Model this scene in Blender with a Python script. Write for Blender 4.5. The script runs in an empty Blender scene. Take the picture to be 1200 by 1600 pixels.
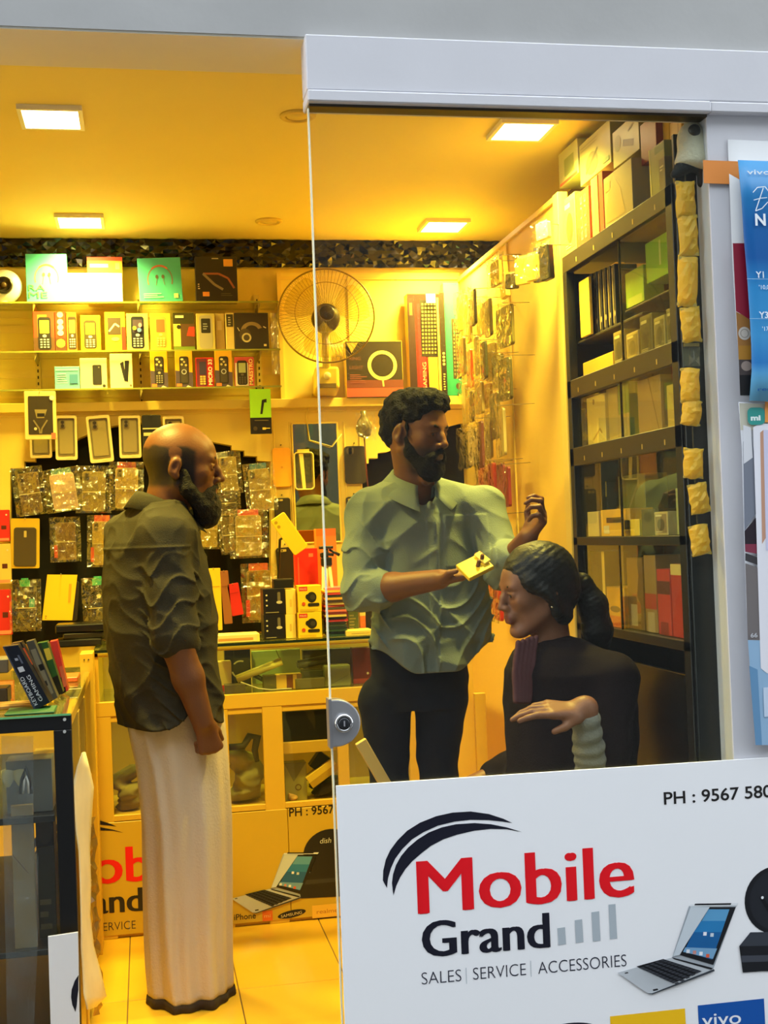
import bpy, bmesh, math, random
import numpy as np
from mathutils import Vector, Matrix, Euler

scene = bpy.context.scene
COL = scene.collection
PI = math.pi

# ------------------------------------------------------------------ camera
CAM = np.array([0.0, 0.0, 1.35])
FPX = 1968.0                                   # focal length in pixels of a 1200 x 1600 frame


def cam_axes(yaw, pitch, roll):
    cy, sy, cp, sp = math.cos(yaw), math.sin(yaw), math.cos(pitch), math.sin(pitch)
    f = np.array([sy * cp, cy * cp, sp])
    r = np.array([cy, -sy, 0.0])
    u = np.cross(r, f)
    c, s = math.cos(roll), math.sin(roll)
    return r * c + u * s, u * c - r * s, f


AR, AU, AF = cam_axes(math.radians(10.828), math.radians(1.054), math.radians(-2.19))
cam_data = bpy.data.cameras.new('camera')
cam = bpy.data.objects.new('camera', cam_data)
COL.objects.link(cam)
cam_data.sensor_fit = 'HORIZONTAL'
cam_data.sensor_width = 36.0
cam_data.lens = 36.0 * FPX / 1200.0
cam_data.clip_start = 0.05
cam.matrix_world = Matrix(((AR[0], AU[0], -AF[0], CAM[0]), (AR[1], AU[1], -AF[1], CAM[1]),
                           (AR[2], AU[2], -AF[2], CAM[2]), (0, 0, 0, 1)))
scene.camera = cam

# ------------------------------------------------------------------ world, lights, exposure
world = bpy.data.worlds.new('dusk')
scene.world = world
world.use_nodes = True
wbg = world.node_tree.nodes['Background']
wbg.inputs[0].default_value = (0.86, 0.93, 1.0, 1)
wbg.inputs[1].default_value = 3.9
scene.view_settings.view_transform = 'Standard'
scene.view_settings.look = 'None'
scene.view_settings.gamma = 1.0
scene.view_settings.use_curve_mapping = False
scene.view_settings.exposure = 0.0

LAMP_RGB = (1.0, 0.80, 0.15)
LAMP_W = 29.0


def area_light(name, loc, sx, sy, watts, rgb, rot=(0, 0, 0), spread=PI):
    d = bpy.data.lights.new(name, 'AREA')
    d.shape = 'RECTANGLE'
    d.size, d.size_y = sx, sy
    d.energy = watts
    d.color = rgb
    d.spread = spread
    o = bpy.data.objects.new(name, d)
    o.location = loc
    o.rotation_euler = rot
    COL.objects.link(o)
    return o



# ------------------------------------------------------------------ pixel helpers (1200 x 1600 photograph -> a point on a plane of the place)
def ray(px, py):
    return AR * ((px - 600) / FPX) + AU * ((800 - py) / FPX) + AF


def onY(px, py, Y):
    d = ray(px, py)
    return Vector(CAM + d * (Y / d[1]))


def onX(px, py, X):
    d = ray(px, py)
    return Vector(CAM + d * (X / d[0]))


def onZ(px, py, Z):
    d = ray(px, py)
    return Vector(CAM + d * ((Z - CAM[2]) / d[2]))


# ------------------------------------------------------------------ materials
def srgb(r, g=None, b=None):
    if g is None:
        r, g, b = r
    return tuple(((c / 255) / 12.92 if c / 255 <= 0.04045 else ((c / 255 + 0.055) / 1.055) ** 2.4) for c in (r, g, b))


MATS = {}


def mat(name, rgb, rough=0.55, metal=0.0, spec=0.5, noise=0.0, nscale=8.0, bump=0.0, bscale=60.0, coat=0.0, emit=None, estr=0.0, sheen=0.0, alpha=1.0):
    """principled surface with optional procedural colour variation and fine relief; rgb is linear"""
    if name in MATS:
        return MATS[name]
    m = bpy.data.materials.new(name)
    m.use_nodes = True
    nt = m.node_tree
    b = nt.nodes['Principled BSDF']
    b.inputs['Base Color'].default_value = (*rgb, 1)
    b.inputs['Roughness'].default_value = rough
    b.inputs['Metallic'].default_value = metal
    b.inputs['Specular IOR Level'].default_value = spec
    b.inputs['Coat Weight'].default_value = coat
    b.inputs['Sheen Weight'].default_value = sheen
    if alpha < 1:
        b.inputs['Alpha'].default_value = alpha
    if emit:
        b.inputs['Emission Color'].default_value = (*emit, 1)
        b.inputs['Emission Strength'].default_value = estr
    if noise or bump:
        tc = nt.nodes.new('ShaderNodeTexCoord')
    if noise:
        n = nt.nodes.new('ShaderNodeTexNoise')
        n.inputs['Scale'].default_value = nscale
        n.inputs['Detail'].default_value = 4
        nt.links.new(tc.outputs['Object'], n.inputs['Vector'])
        mx = nt.nodes.new('ShaderNodeMix')
        mx.data_type = 'RGBA'
        mx.inputs[6].default_value = (*[max(0, c * (1 - noise)) for c in rgb], 1)
        mx.inputs[7].default_value = (*[min(1, c * (1 + noise)) for c in rgb], 1)
        nt.links.new(n.outputs['Fac'], mx.inputs[0])
        nt.links.new(mx.outputs[2], b.inputs['Base Color'])
    if bump:
        n2 = nt.nodes.new('ShaderNodeTexNoise')
        n2.inputs['Scale'].default_value = bscale
        n2.inputs['Detail'].default_value = 3
        nt.links.new(tc.outputs['Object'], n2.inputs['Vector'])
        bp = nt.nodes.new('ShaderNodeBump')
        bp.inputs['Strength'].default_value = bump
        bp.inputs['Distance'].default_value = 0.01
        nt.links.new(n2.outputs['Fac'], bp.inputs['Height'])
        nt.links.new(bp.outputs['Normal'], b.inputs['Normal'])
    MATS[name] = m
    return m


def c(rgb255, rough=0.45, **k):
    """a plain printed / moulded colour given as sRGB"""
    key = 'colour_%d_%d_%d_%d' % (*rgb255, int(rough * 100))
    return mat(key, srgb(rgb255), rough, **k)


def glassy(name, tint=(1, 1, 1), ior=1.45, rough=0.0, bump=0.0, bscale=40.0, base=0.0, gloss=(1, 1, 1), haze=0.0, hazecol=(0.8, 0.8, 0.8)):
    """thin sheet: sees straight through, with a Fresnel reflection (and optional milky haze)"""
    if name in MATS:
        return MATS[name]
    m = bpy.data.materials.new(name)
    m.use_nodes = True
    nt = m.node_tree
    nt.nodes.clear()
    out = nt.nodes.new('ShaderNodeOutputMaterial')
    tr = nt.nodes.new('ShaderNodeBsdfTransparent')
    tr.inputs[0].default_value = (*tint, 1)
    gl = nt.nodes.new('ShaderNodeBsdfGlossy')
    gl.inputs['Color'].default_value = (*gloss, 1)
    gl.inputs['Roughness'].default_value = rough
    fr = nt.nodes.new('ShaderNodeFresnel')
    ge = nt.nodes.new('ShaderNodeNewGeometry')            # same reflection from either side of the sheet
    mr_ = nt.nodes.new('ShaderNodeMapRange')
    mr_.inputs['To Min'].default_value = ior
    mr_.inputs['To Max'].default_value = 1 / ior
    nt.links.new(ge.outputs['Backfacing'], mr_.inputs['Value'])
    nt.links.new(mr_.outputs[0], fr.inputs['IOR'])
    fac = fr.outputs[0]
    if base:
        ad = nt.nodes.new('ShaderNodeMath')
        ad.operation = 'ADD'
        ad.use_clamp = True
        ad.inputs[1].default_value = base
        nt.links.new(fac, ad.inputs[0])
        fac = ad.outputs[0]
    mx = nt.nodes.new('ShaderNodeMixShader')
    first = tr.outputs[0]
    if haze:
        df = nt.nodes.new('ShaderNodeBsdfDiffuse')
        df.inputs[0].default_value = (*hazecol, 1)
        m2 = nt.nodes.new('ShaderNodeMixShader')
        m2.inputs[0].default_value = haze
        nt.links.new(tr.outputs[0], m2.inputs[1])
        nt.links.new(df.outputs[0], m2.inputs[2])
        first = m2.outputs[0]
    nt.links.new(fac, mx.inputs[0])
    nt.links.new(first, mx.inputs[1])
    nt.links.new(gl.outputs[0], mx.inputs[2])
    nt.links.new(mx.outputs[0], out.inputs[0])
    if bump:
        tc = nt.nodes.new('ShaderNodeTexCoord')
        n2 = nt.nodes.new('ShaderNodeTexNoise')
        n2.inputs['Scale'].default_value = bscale
        n2.inputs['Detail'].default_value = 3
        nt.links.new(tc.outputs['Object'], n2.inputs['Vector'])
        bp = nt.nodes.new('ShaderNodeBump')
        bp.inputs['Strength'].default_value = bump
        bp.inputs['Distance'].default_value = 0.02
        nt.links.new(n2.outputs['Fac'], bp.inputs['Height'])
        nt.links.new(bp.outputs['Normal'], gl.inputs['Normal'])
        nt.links.new(bp.outputs['Normal'], fr.inputs['Normal'])
    MATS[name] = m
    return m


# ------------------------------------------------------------------ object helpers
def link(name, mesh, parent=None, m=None):
    o = bpy.data.objects.new(name, mesh)
    COL.objects.link(o)
    if parent is not None:
        o.parent = parent
    if m is not None:
        for x in (m if isinstance(m, (list, tuple)) else [m]):
            mesh.materials.append(x)
    return o


def thing(name, label, cat, loc=(0, 0, 0), rot=(0, 0, 0), group=None):
    o = bpy.data.objects.new(name, None)
    o.empty_display_size = 0.05
    COL.objects.link(o)
    o.location = loc
    o.rotation_euler = rot
    o['label'] = label
    o['category'] = cat
    if group:
        o['group'] = group
    return o


def tag(o, label, cat, group=None):
    o['label'] = label
    o['category'] = cat
    if group:
        o['group'] = group
    return o


def structure(o):
    o['kind'] = 'structure'
    return o


class MB:
    """collects simple shapes; build() links them as ONE mesh object"""

    def __init__(self):
        self.bm = bmesh.new()
        self.mats = []

    def mi(self, m):
        if m is None:
            return 0
        if m not in self.mats:
            self.mats.append(m)
        return self.mats.index(m)

    def box(self, x0, x1, y0, y1, z0, z1, m=None, bevel=0.0, M=None, seg=1):
        t = bmesh.new()
        bmesh.ops.create_cube(t, size=1)
        for v in t.verts:
            v.co = Vector(((x0 + x1) / 2 + v.co.x * (x1 - x0), (y0 + y1) / 2 + v.co.y * (y1 - y0), (z0 + z1) / 2 + v.co.z * (z1 - z0)))
        if bevel:
            bmesh.ops.bevel(t, geom=t.edges[:], offset=bevel, segments=seg, affect='EDGES', profile=0.5)
        self.add(t, m, M)
        return self

    def add(self, t, m=None, M=None, smooth=False):
        k = self.mi(m)
        if M is not None:
            t.transform(M)
        vm = [self.bm.verts.new(v.co) for v in t.verts]
        t.verts.index_update()
        for f in t.faces:
            try:
                nf = self.bm.faces.new([vm[v.index] for v in f.verts])
                nf.material_index = k
                nf.smooth = smooth or f.smooth
            except ValueError:
                pass
        t.free()

    def cyl(self, p0, p1, r0, r1=None, m=None, n=16, caps=True, smooth=True):
        r1 = r0 if r1 is None else r1
        p0, p1 = Vector(p0), Vector(p1)
        ax = (p1 - p0)
        L = ax.length
        q = ax.to_track_quat('Z', 'Y').to_matrix().to_4x4()
        t = bmesh.new()
        a = [t.verts.new((r0 * math.cos(2 * PI * i / n), r0 * math.sin(2 * PI * i / n), 0)) for i in range(n)]
        b = [t.verts.new((r1 * math.cos(2 * PI * i / n), r1 * math.sin(2 * PI * i / n), L)) for i in range(n)]
        for i in range(n):
            f = t.faces.new((a[i], a[(i + 1) % n], b[(i + 1) % n], b[i]))
            f.smooth = smooth
        if caps:
            t.faces.new(a[::-1])
            t.faces.new(b)
        self.add(t, m, Matrix.Translation(p0) @ q)
        return self

    def tube(self, pts, r, m=None, n=8, closed=False):
        pts = [Vector(p) for p in pts]
        N = len(pts)
        rings = []
        t = bmesh.new()
        up = None
        for i, p in enumerate(pts):
            a = pts[(i - 1) % N] if (closed or i > 0) else p
            b = pts[(i + 1) % N] if (closed or i < N - 1) else p
            d = (b - a).normalized()
            if up is None:
                up = d.orthogonal().normalized()
            up = (up - d * up.dot(d)).normalized()
            s = d.cross(up)
            rr = r[i] if isinstance(r, (list, tuple)) else r
            rings.append([t.verts.new(p + (up * math.cos(2 * PI * k / n) + s * math.sin(2 * PI * k / n)) * rr) for k in range(n)])
        for i in range(N if closed else N - 1):
            A, B = rings[i], rings[(i + 1) % N]
            for k in range(n):
                f = t.faces.new((A[k], A[(k + 1) % n], B[(k + 1) % n], B[k]))
                f.smooth = True
        if not closed:
            t.faces.new(rings[0][::-1])
            t.faces.new(rings[-1])
        self.add(t, m)
        return self

    def lathe(self, prof, m=None, n=24, M=None):
        """prof: (r, z) pairs about local z"""
        t = bmesh.new()
        rings = []
        for r, z in prof:
            rings.append([t.verts.new((max(r, 1e-5) * math.cos(2 * PI * i / n), max(r, 1e-5) * math.sin(2 * PI * i / n), z)) for i in range(n)])
        for A, B in zip(rings, rings[1:]):
            for k in range(n):
                f = t.faces.new((A[k], A[(k + 1) % n], B[(k + 1) % n], B[k]))
                f.smooth = True
        if prof[0][0] > 1e-4:
            t.faces.new(rings[0][::-1])
        if prof[-1][0] > 1e-4:
            t.faces.new(rings[-1])
        self.add(t, m, M)
        return self

    def poly(self, pts, m=None):
        vs = [self.bm.verts.new(p) for p in pts]
        f = self.bm.faces.new(vs)
        f.material_index = self.mi(m)
        return self

    def prism(self, pts2, y0, y1, m=None, bevel=0.0, M=None):
        """outline in x,z (counter-clockwise seen from -y) extruded from y0 (front) to y1"""
        t = bmesh.new()
        a = [t.verts.new((x, y0, z)) for x, z in pts2]
        b = [t.verts.new((x, y1, z)) for x, z in pts2]
        n = len(a)
        t.faces.new(a)
        t.faces.new(b[::-1])
        for i in range(n):
            t.faces.new((a[(i + 1) % n], a[i], b[i], b[(i + 1) % n]))
        bmesh.ops.recalc_face_normals(t, faces=t.faces[:])
        if bevel:
            es = [e for e in t.edges if all(abs(v.co.y - y0) < 1e-7 for v in e.verts)]
            bmesh.ops.bevel(t, geom=es, offset=bevel, segments=2, affect='EDGES', profile=0.5)
        self.add(t, m, M)
        return self

    def build(self, name, m=None, parent=None, fix=True):
        if fix:
            bmesh.ops.recalc_face_normals(self.bm, faces=self.bm.faces[:])
        me = bpy.data.meshes.new(name)
        self.bm.to_mesh(me)
        self.bm.free()
        ms = self.mats if self.mats else ([m] if m else [])
        return link(name, me, parent, ms)


def rrect(x0, x1, z0, z1, r, n=5):
    """rounded rectangle outline, counter-clockwise"""
    o = []
    for cx, cz, a in ((x1 - r, z0 + r, -PI / 2), (x1 - r, z1 - r, 0), (x0 + r, z1 - r, PI / 2), (x0 + r, z0 + r, PI)):
        for i in range(n + 1):
            t = a + i * PI / 2 / n
            o.append((cx + r * math.cos(t), cz + r * math.sin(t)))
    return o


_textcache = {}


def text_mesh(s, bold=0.0, shear=0.0):
    """flat lettering: (verts2d, faces, xmin, xmax, cap height)"""
    k = (s, bold, shear)
    if k in _textcache:
        return _textcache[k]

    def raw(t):
        cu = bpy.data.curves.new('lettering', 'FONT')
        cu.body = t
        cu.offset = bold
        cu.shear = shear
        cu.resolution_u = 4
        cu.fill_mode = 'FRONT'
        o = bpy.data.objects.new('lettering', cu)
        COL.objects.link(o)
        dg = bpy.context.evaluated_depsgraph_get()
        dg.update()
        me = bpy.data.meshes.new_from_object(o.evaluated_get(dg))
        v = np.array([tuple(x.co) for x in me.vertices]).reshape(-1, 3)[:, :2]
        f = [tuple(p.vertices) for p in me.polygons]
        bpy.data.objects.remove(o)
        bpy.data.curves.remove(cu)
        bpy.data.meshes.remove(me)
        return v, f
    v, f = raw(s)
    if '_cap' not in _textcache:
        _textcache['_cap'] = raw('H')[0][:, 1].max()
    r = (v, f, v[:, 0].min(), v[:, 0].max(), _textcache['_cap'])
    _textcache[k] = r
    return r


class Gfx:
    """flat print in a local x,z plane facing -y; each later piece lies a hair further out"""

    def __init__(self, step=0.00025):
        self.v, self.f, self.k, self.mats, self.d, self.step = [], [], [], [], step, step

    def _m(self, m):
        if m not in self.mats:
            self.mats.append(m)
        return self.mats.index(m)

    def poly(self, pts, m):
        b = len(self.v)
        self.v += [(x, -self.d, z) for x, z in pts]
        self.f.append(tuple(range(b, b + len(pts))))
        self.k.append(self._m(m))
        self.d += self.step
        return self

    def rect(self, x0, x1, z0, z1, m, r=0.0):
        return self.poly(rrect(x0, x1, z0, z1, r, 4) if r else [(x0, z0), (x1, z0), (x1, z1), (x0, z1)], m)

    def disc(self, x, z, rx, m, rz=None, n=24):
        rz = rx if rz is None else rz
        return self.poly([(x + rx * math.cos(2 * PI * i / n), z + rz * math.sin(2 * PI * i / n)) for i in range(n)], m)

    def band(self, outer, inner, m):
        """strip between two polylines of equal length"""
        b = len(self.v)
        n = len(outer)
        self.v += [(x, -self.d, z) for x, z in outer] + [(x, -self.d, z) for x, z in inner]
        for i in range(n - 1):
            self.f.append((b + i, b + i + 1, b + n + i + 1, b + n + i))
            self.k.append(self._m(m))
        self.d += self.step
        return self

    def ring(self, x, z, r0, r1, m, a0=0.0, a1=2 * PI, n=28, sz=1.0):
        A = [a0 + (a1 - a0) * i / n for i in range(n + 1)]
        return self.band([(x + r1 * math.cos(t), z + r1 * sz * math.sin(t)) for t in A], [(x + r0 * math.cos(t), z + r0 * sz * math.sin(t)) for t in A], m)

    def line(self, pts, w, m):
        for (x0, z0), (x1, z1) in zip(pts, pts[1:]):
            dx, dz = x1 - x0, z1 - z0
            L = math.hypot(dx, dz) or 1
            nx, nz = -dz / L * w / 2, dx / L * w / 2
            self.poly([(x0 + nx, z0 + nz), (x0 - nx, z0 - nz), (x1 - nx, z1 - nz), (x1 + nx, z1 + nz)], m)
            self.d -= self.step
        self.d += self.step
        return self

    def text(self, s, x, z, m, cap=None, width=None, bold=0.0, shear=0.0, rot=0.0, slope=0.0):
        v, f, a, b_, cp = text_mesh(s, bold, shear)
        sz = cap / cp if cap else width / (b_ - a)
        sx = width / (b_ - a) if width else sz
        b = len(self.v)
        cr, sr = math.cos(rot), math.sin(rot)
        for p in v:
            X, Z = (p[0] - a) * sx, p[1] * sz + (p[0] - a) * sx * slope
            self.v.append((x + X * cr - Z * sr, -self.d, z + X * sr + Z * cr))
        k = self._m(m)
        for q in f:
            self.f.append(tuple(b + i for i in q))
            self.k.append(k)
        self.d += self.step
        return self

    def build(self, name, parent=None, loc=(0, 0, 0), rot=(0, 0, 0)):
        me = bpy.data.meshes.new(name)
        me.from_pydata(self.v, [], self.f)
        for p, k in zip(me.polygons, self.k):
            p.material_index = k
        me.update()
        # face -y
        for p in me.polygons:
            if p.normal.y > 0:
                p.flip()
        o = link(name, me, parent, self.mats)
        o.location = loc
        o.rotation_euler = rot
        return o


def copy_tree(o, parent=None):
    n = o.copy()
    COL.objects.link(n)
    if parent is not None:
        n.parent = parent
    for ch in list(o.children):
        copy_tree(ch, n)
    return n


rng = random.Random(7)

# ------------------------------------------------------------------ implicit bodies: smooth unions of tapered limbs, meshed by surface nets
def _V(p):
    return np.array(p, dtype=np.float32)


class Body:
    """list of (kind, params, blend, sign); evaluated in order"""

    def __init__(self):
        self.ops = []
        self.noise = None

    def cap(self, a, b, ra, rb=None, k=0.012, cut=False, sq=None):
        self.ops.append(('cap', _V(a), _V(b), ra, ra if rb is None else rb, k, cut, sq))
        return self

    def chain(self, pts, rs, k=0.012):
        for i in range(len(pts) - 1):
            self.cap(pts[i], pts[i + 1], rs[i], rs[i + 1], k)
        return self

    def ell(self, c_, r, R=None, k=0.012, cut=False):
        self.ops.append(('ell', _V(c_), _V(r), None if R is None else np.array(R, dtype=np.float32), k, cut))
        return self

    def half(self, p, n, k=0.004):
        """keep only the side the normal points away from"""
        n = _V(n)
        self.ops.append(('half', _V(p), n / np.linalg.norm(n), k))
        return self

    def fn(self, f):
        self.ops.append(('fn', f))
        return self

    def __call__(self, P):
        d = None
        for o in self.ops:
            if o[0] == 'cap':
                _, a, b, ra, rb, k, cut, sq = o
                ab = b - a
                L2 = float(ab @ ab) or 1e-9
                q = P - a
                t = np.clip((q @ ab) / L2, 0, 1)
                w = q - t[:, None] * ab
                if sq is not None:                       # flattened section: squash along one axis
                    ax, f = _V(sq[0]), sq[1]
                    ax = ax / np.linalg.norm(ax)
                    w = w + (w @ ax)[:, None] * ax * (f - 1)
                e = np.sqrt((w * w).sum(1)) - (ra + t * (rb - ra))
            elif o[0] == 'ell':
                _, ce, r, R, k, cut = o
                q = P - ce
                if R is not None:
                    q = q @ R                            # columns of R: the ellipsoid's axes
                k0 = np.sqrt(((q / r) ** 2).sum(1))
                k1 = np.sqrt(((q / (r * r)) ** 2).sum(1)) + 1e-6
                e = k0 * (k0 - 1) / k1
            elif o[0] == 'half':
                _, p, n, k = o
                e = (P - p) @ n
                h = np.clip(0.5 + 0.5 * (e - d) / k, 0, 1)
                d = d + (e - d) * h + k * h * (1 - h)
                continue
            else:
                d = o[1](P, d)
                continue
            if d is None:
                d = e
            elif cut:
                h = np.clip(0.5 - 0.5 * (d + e) / k, 0, 1)
                d = d + (-e - d) * h + k * h * (1 - h)
            else:
                h = np.clip(0.5 + 0.5 * (d - e) / k, 0, 1)
                d = d + (e - d) * h - k * h * (1 - h)
        return d


def nets(f, lo, hi, h, name, m, parent=None, paint=None, B=8, reach=1.25):
    lo = np.array(lo, dtype=np.float64)
    n = np.ceil((np.array(hi) - lo) / h / B).astype(int)
    cg = np.stack(np.meshgrid(*[(np.arange(k) + 0.5) * B * h + lo[i] for i, k in enumerate(n)], indexing='ij'), -1).reshape(-1, 3).astype(np.float32)
    cd = np.concatenate([f(cg[i:i + 200000]) for i in range(0, len(cg), 200000)]).reshape(n)
    D = np.repeat(np.repeat(np.repeat(cd, B, 0), B, 1), B, 2).astype(np.float32)
    D = np.pad(D, ((0, 1),) * 3, mode='edge')
    near = np.argwhere(np.abs(cd) < B * h * 0.87 * reach)
    off = np.stack(np.meshgrid(*[np.arange(B + 1)] * 3, indexing='ij'), -1).reshape(-1, 3)
    for i in range(0, len(near), 400):
        blk = near[i:i + 400]
        ix = (blk[:, None, :] * B + off[None]).reshape(-1, 3)
        v = f((ix * h + lo).astype(np.float32))
        D[ix[:, 0], ix[:, 1], ix[:, 2]] = v
    S = D < 0
    cnt = np.zeros(tuple(np.array(S.shape) - 1), np.int8)
    for a in (0, 1):
        for b in (0, 1):
            for e in (0, 1):
                cnt += S[a:S.shape[0] - 1 + a, b:S.shape[1] - 1 + b, e:S.shape[2] - 1 + e]
    act = np.argwhere((cnt > 0) & (cnt < 8))
    idx = np.full(cnt.shape, -1, np.int32)
    idx[act[:, 0], act[:, 1], act[:, 2]] = np.arange(len(act))
    acc = np.zeros((len(act), 3))
    num = np.zeros(len(act))
    cor = [(a, b, e) for a in (0, 1) for b in (0, 1) for e in (0, 1)]
    for p in cor:
        for ax in range(3):
            if p[ax] == 0:
                q = list(p)
                q[ax] = 1
                d0 = D[act[:, 0] + p[0], act[:, 1] + p[1], act[:, 2] + p[2]]
                d1 = D[act[:, 0] + q[0], act[:, 1] + q[1], act[:, 2] + q[2]]
                w = (d0 < 0) != (d1 < 0)
                t = np.where(w, d0 / np.where(w, d0 - d1, 1), 0)
                pt = np.tile(np.array(p, float), (len(act), 1))
                pt[:, ax] = t
                acc += pt * w[:, None]
                num += w
    V = (act + acc / num[:, None]) * h + lo
    F = []
    for ax in range(3):
        s0 = [slice(None)] * 3
        s1 = [slice(None)] * 3
        s0[ax] = slice(0, -1)
        s1[ax] = slice(1, None)
        e = np.argwhere(S[tuple(s0)] != S[tuple(s1)])
        b, c_ = (ax + 1) % 3, (ax + 2) % 3
        ok = (e[:, b] > 0) & (e[:, c_] > 0) & (e[:, b] < cnt.shape[b]) & (e[:, c_] < cnt.shape[c_])
        e = e[ok]
        ins = S[e[:, 0], e[:, 1], e[:, 2]]
        q = []
        for db, dc in ((1, 1), (0, 1), (0, 0), (1, 0)):
            w = e.copy()
            w[:, b] -= db
            w[:, c_] -= dc
            q.append(idx[w[:, 0], w[:, 1], w[:, 2]])
        q = np.stack(q, 1)
        q[~ins] = q[~ins][:, ::-1]
        F.append(q[(q >= 0).all(1)])
    F = np.concatenate(F)
    me = bpy.data.meshes.new(name)
    me.vertices.add(len(V))
    me.vertices.foreach_set('co', V.astype(np.float32).ravel())
    me.loops.add(len(F) * 4)
    me.loops.foreach_set('vertex_index', F.astype(np.int32).ravel())
    me.polygons.add(len(F))
    me.polygons.foreach_set('loop_start', np.arange(0, len(F) * 4, 4, dtype=np.int32))
    me.update()
    me.polygons.foreach_set('use_smooth', np.ones(len(F), bool))
    if paint is not None:
        at = me.color_attributes.new('tone', 'FLOAT_COLOR', 'POINT')
        rgb = paint(V)
        at.data.foreach_set('color', np.concatenate([rgb, np.ones((len(V), 1))], 1).astype(np.float32).ravel())
    me.validate()
    return link(name, me, parent, m)


def wob(P, s, seed=0.0):
    """cheap smooth 3-D noise, about -1..1"""
    x, y, z = P[:, 0] * s + seed, P[:, 1] * s + 1.7 * seed, P[:, 2] * s - seed
    return (np.sin(x * 1.0 + 1.3 * np.sin(y * 0.9 + 0.4)) + np.sin(y * 1.13 + 1.1 * np.sin(z * 1.07 + 1.9)) + np.sin(z * 0.97 + 1.2 * np.sin(x * 1.1 + 2.2))) / 3


def frame_of(forward, up=(0, 0, 1)):
    f = np.array(forward, float)
    f /= np.linalg.norm(f)
    u = np.array(up, float)
    u = u - f * (u @ f)
    u /= np.linalg.norm(u)
    l = np.cross(u, f)                                    # person's left
    return np.stack([f, l, u], 1)                         # columns: forward, left, up


def skin_mat(name, rough=0.5):
    m = bpy.data.materials.new(name)
    m.use_nodes = True
    nt = m.node_tree
    b = nt.nodes['Principled BSDF']
    b.inputs['Roughness'].default_value = rough
    b.inputs['Specular IOR Level'].default_value = 0.45
    a = nt.nodes.new('ShaderNodeVertexColor')
    a.layer_name = 'tone'
    nt.links.new(a.outputs[0], b.inputs['Base Color'])
    n2 = nt.nodes.new('ShaderNodeTexNoise')
    n2.inputs['Scale'].default_value = 220
    bp = nt.nodes.new('ShaderNodeBump')
    bp.inputs['Strength'].default_value = 0.12
    bp.inputs['Distance'].default_value = 0.004
    tc = nt.nodes.new('ShaderNodeTexCoord')
    nt.links.new(tc.outputs['Object'], n2.inputs['Vector'])
    nt.links.new(n2.outputs['Fac'], bp.inputs['Height'])
    nt.links.new(bp.outputs['Normal'], b.inputs['Normal'])
    return m


def head_ops(B, o, F, s=1.0, slim=1.0, nose=1.0, jaw=1.0):
    """head in its own frame: x forward, y left, z up, origin between the ears at eye height"""
    o = np.array(o, float)

    def W(x, y, z):
        return o + F @ (np.array([x, y * slim, z]) * s)
    B.ell(W(-0.012, 0, 0.034), np.array([0.098, 0.078 * slim, 0.088]) * s, F, k=0.03)
    B.ell(W(0.028, 0, -0.03), np.array([0.063, 0.060 * slim, 0.083]) * s, F, k=0.03)
    B.ell(W(0.060, 0, 0.030), np.array([0.030, 0.052 * slim, 0.045]) * s, F, k=0.03)
    for sg in (-1, 1):
        B.cap(W(0.0, sg * 0.053, -0.055), W(0.062, sg * 0.022, -0.104), 0.019 * s * jaw, 0.017 * s * jaw, k=0.025)
        B.ell(W(0.060, sg * 0.043, -0.020), np.array([0.022, 0.018, 0.020]) * s, F, k=0.02)
    B.ell(W(0.074, 0, -0.104), np.array([0.020, 0.024, 0.018]) * s * jaw, F, k=0.02)
    B.cap(W(0.083, -0.036, 0.020), W(0.083, 0.036, 0.020), 0.0095 * s, k=0.016)
    for sg in (-1, 1):
        B.ell(W(0.099, sg * 0.031, 0.0), np.array([0.018, 0.019, 0.012]) * s, F, k=0.014, cut=True)
        B.ell(W(0.0785, sg * 0.031, 0.000), np.array([0.0112, 0.0165, 0.0115]) * s, F, k=0.004)
        B.cap(W(0.0915, sg * 0.018, 0.0045), W(0.087, sg * 0.043, 0.003), 0.0030 * s, k=0.004)
        B.cap(W(0.090, sg * 0.020, -0.0065), W(0.086, sg * 0.041, -0.006), 0.0026 * s, k=0.004)
    B.chain([W(0.089, 0, 0.016), W(0.100, 0, -0.008), W(0.112 + 0.004 * (nose - 1), 0, -0.032)], [0.008 * s, 0.0085 * s, 0.0105 * s * nose], k=0.012)
    for sg in (-1, 1):
        B.ell(W(0.100, sg * 0.0135 * nose, -0.036), np.array([0.0105, 0.0075, 0.008]) * s, F, k=0.006)
        B.ell(W(0.104, sg * 0.0075, -0.0445), np.array([0.006, 0.0035, 0.004]) * s, F, k=0.003, cut=True)
    B.ell(W(0.088, 0, -0.060), np.array([0.012, 0.024, 0.018]) * s, F, k=0.014)
    B.cap(W(0.0945, -0.014, -0.0625), W(0.0945, 0.014, -0.0625), 0.0062 * s, k=0.006)
    B.cap(W(0.0925, -0.012, -0.0735), W(0.0925, 0.012, -0.0735), 0.0068 * s, k=0.006)
    B.cap(W(0.103, -0.022, -0.0682), W(0.103, 0.022, -0.0682), 0.0028 * s, k=0.004, cut=True)
    for sg in (-1, 1):                                   # ears: rim, lobe, hollow
        e = F @ np.array([[0.94, 0, 0.34 * 1], [0, 1, 0], [-0.34, 0, 0.94]])
        B.ell(W(-0.012, sg * 0.079, -0.006), np.array([0.017, 0.009, 0.027]) * s, e, k=0.008)
        B.ell(W(-0.007, sg * 0.077, -0.031), np.array([0.009, 0.007, 0.009]) * s, F, k=0.010)
        B.ell(W(-0.009, sg * 0.0895, -0.004), np.array([0.0095, 0.0080, 0.017]) * s, e, k=0.005, cut=True)
    return W


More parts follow.
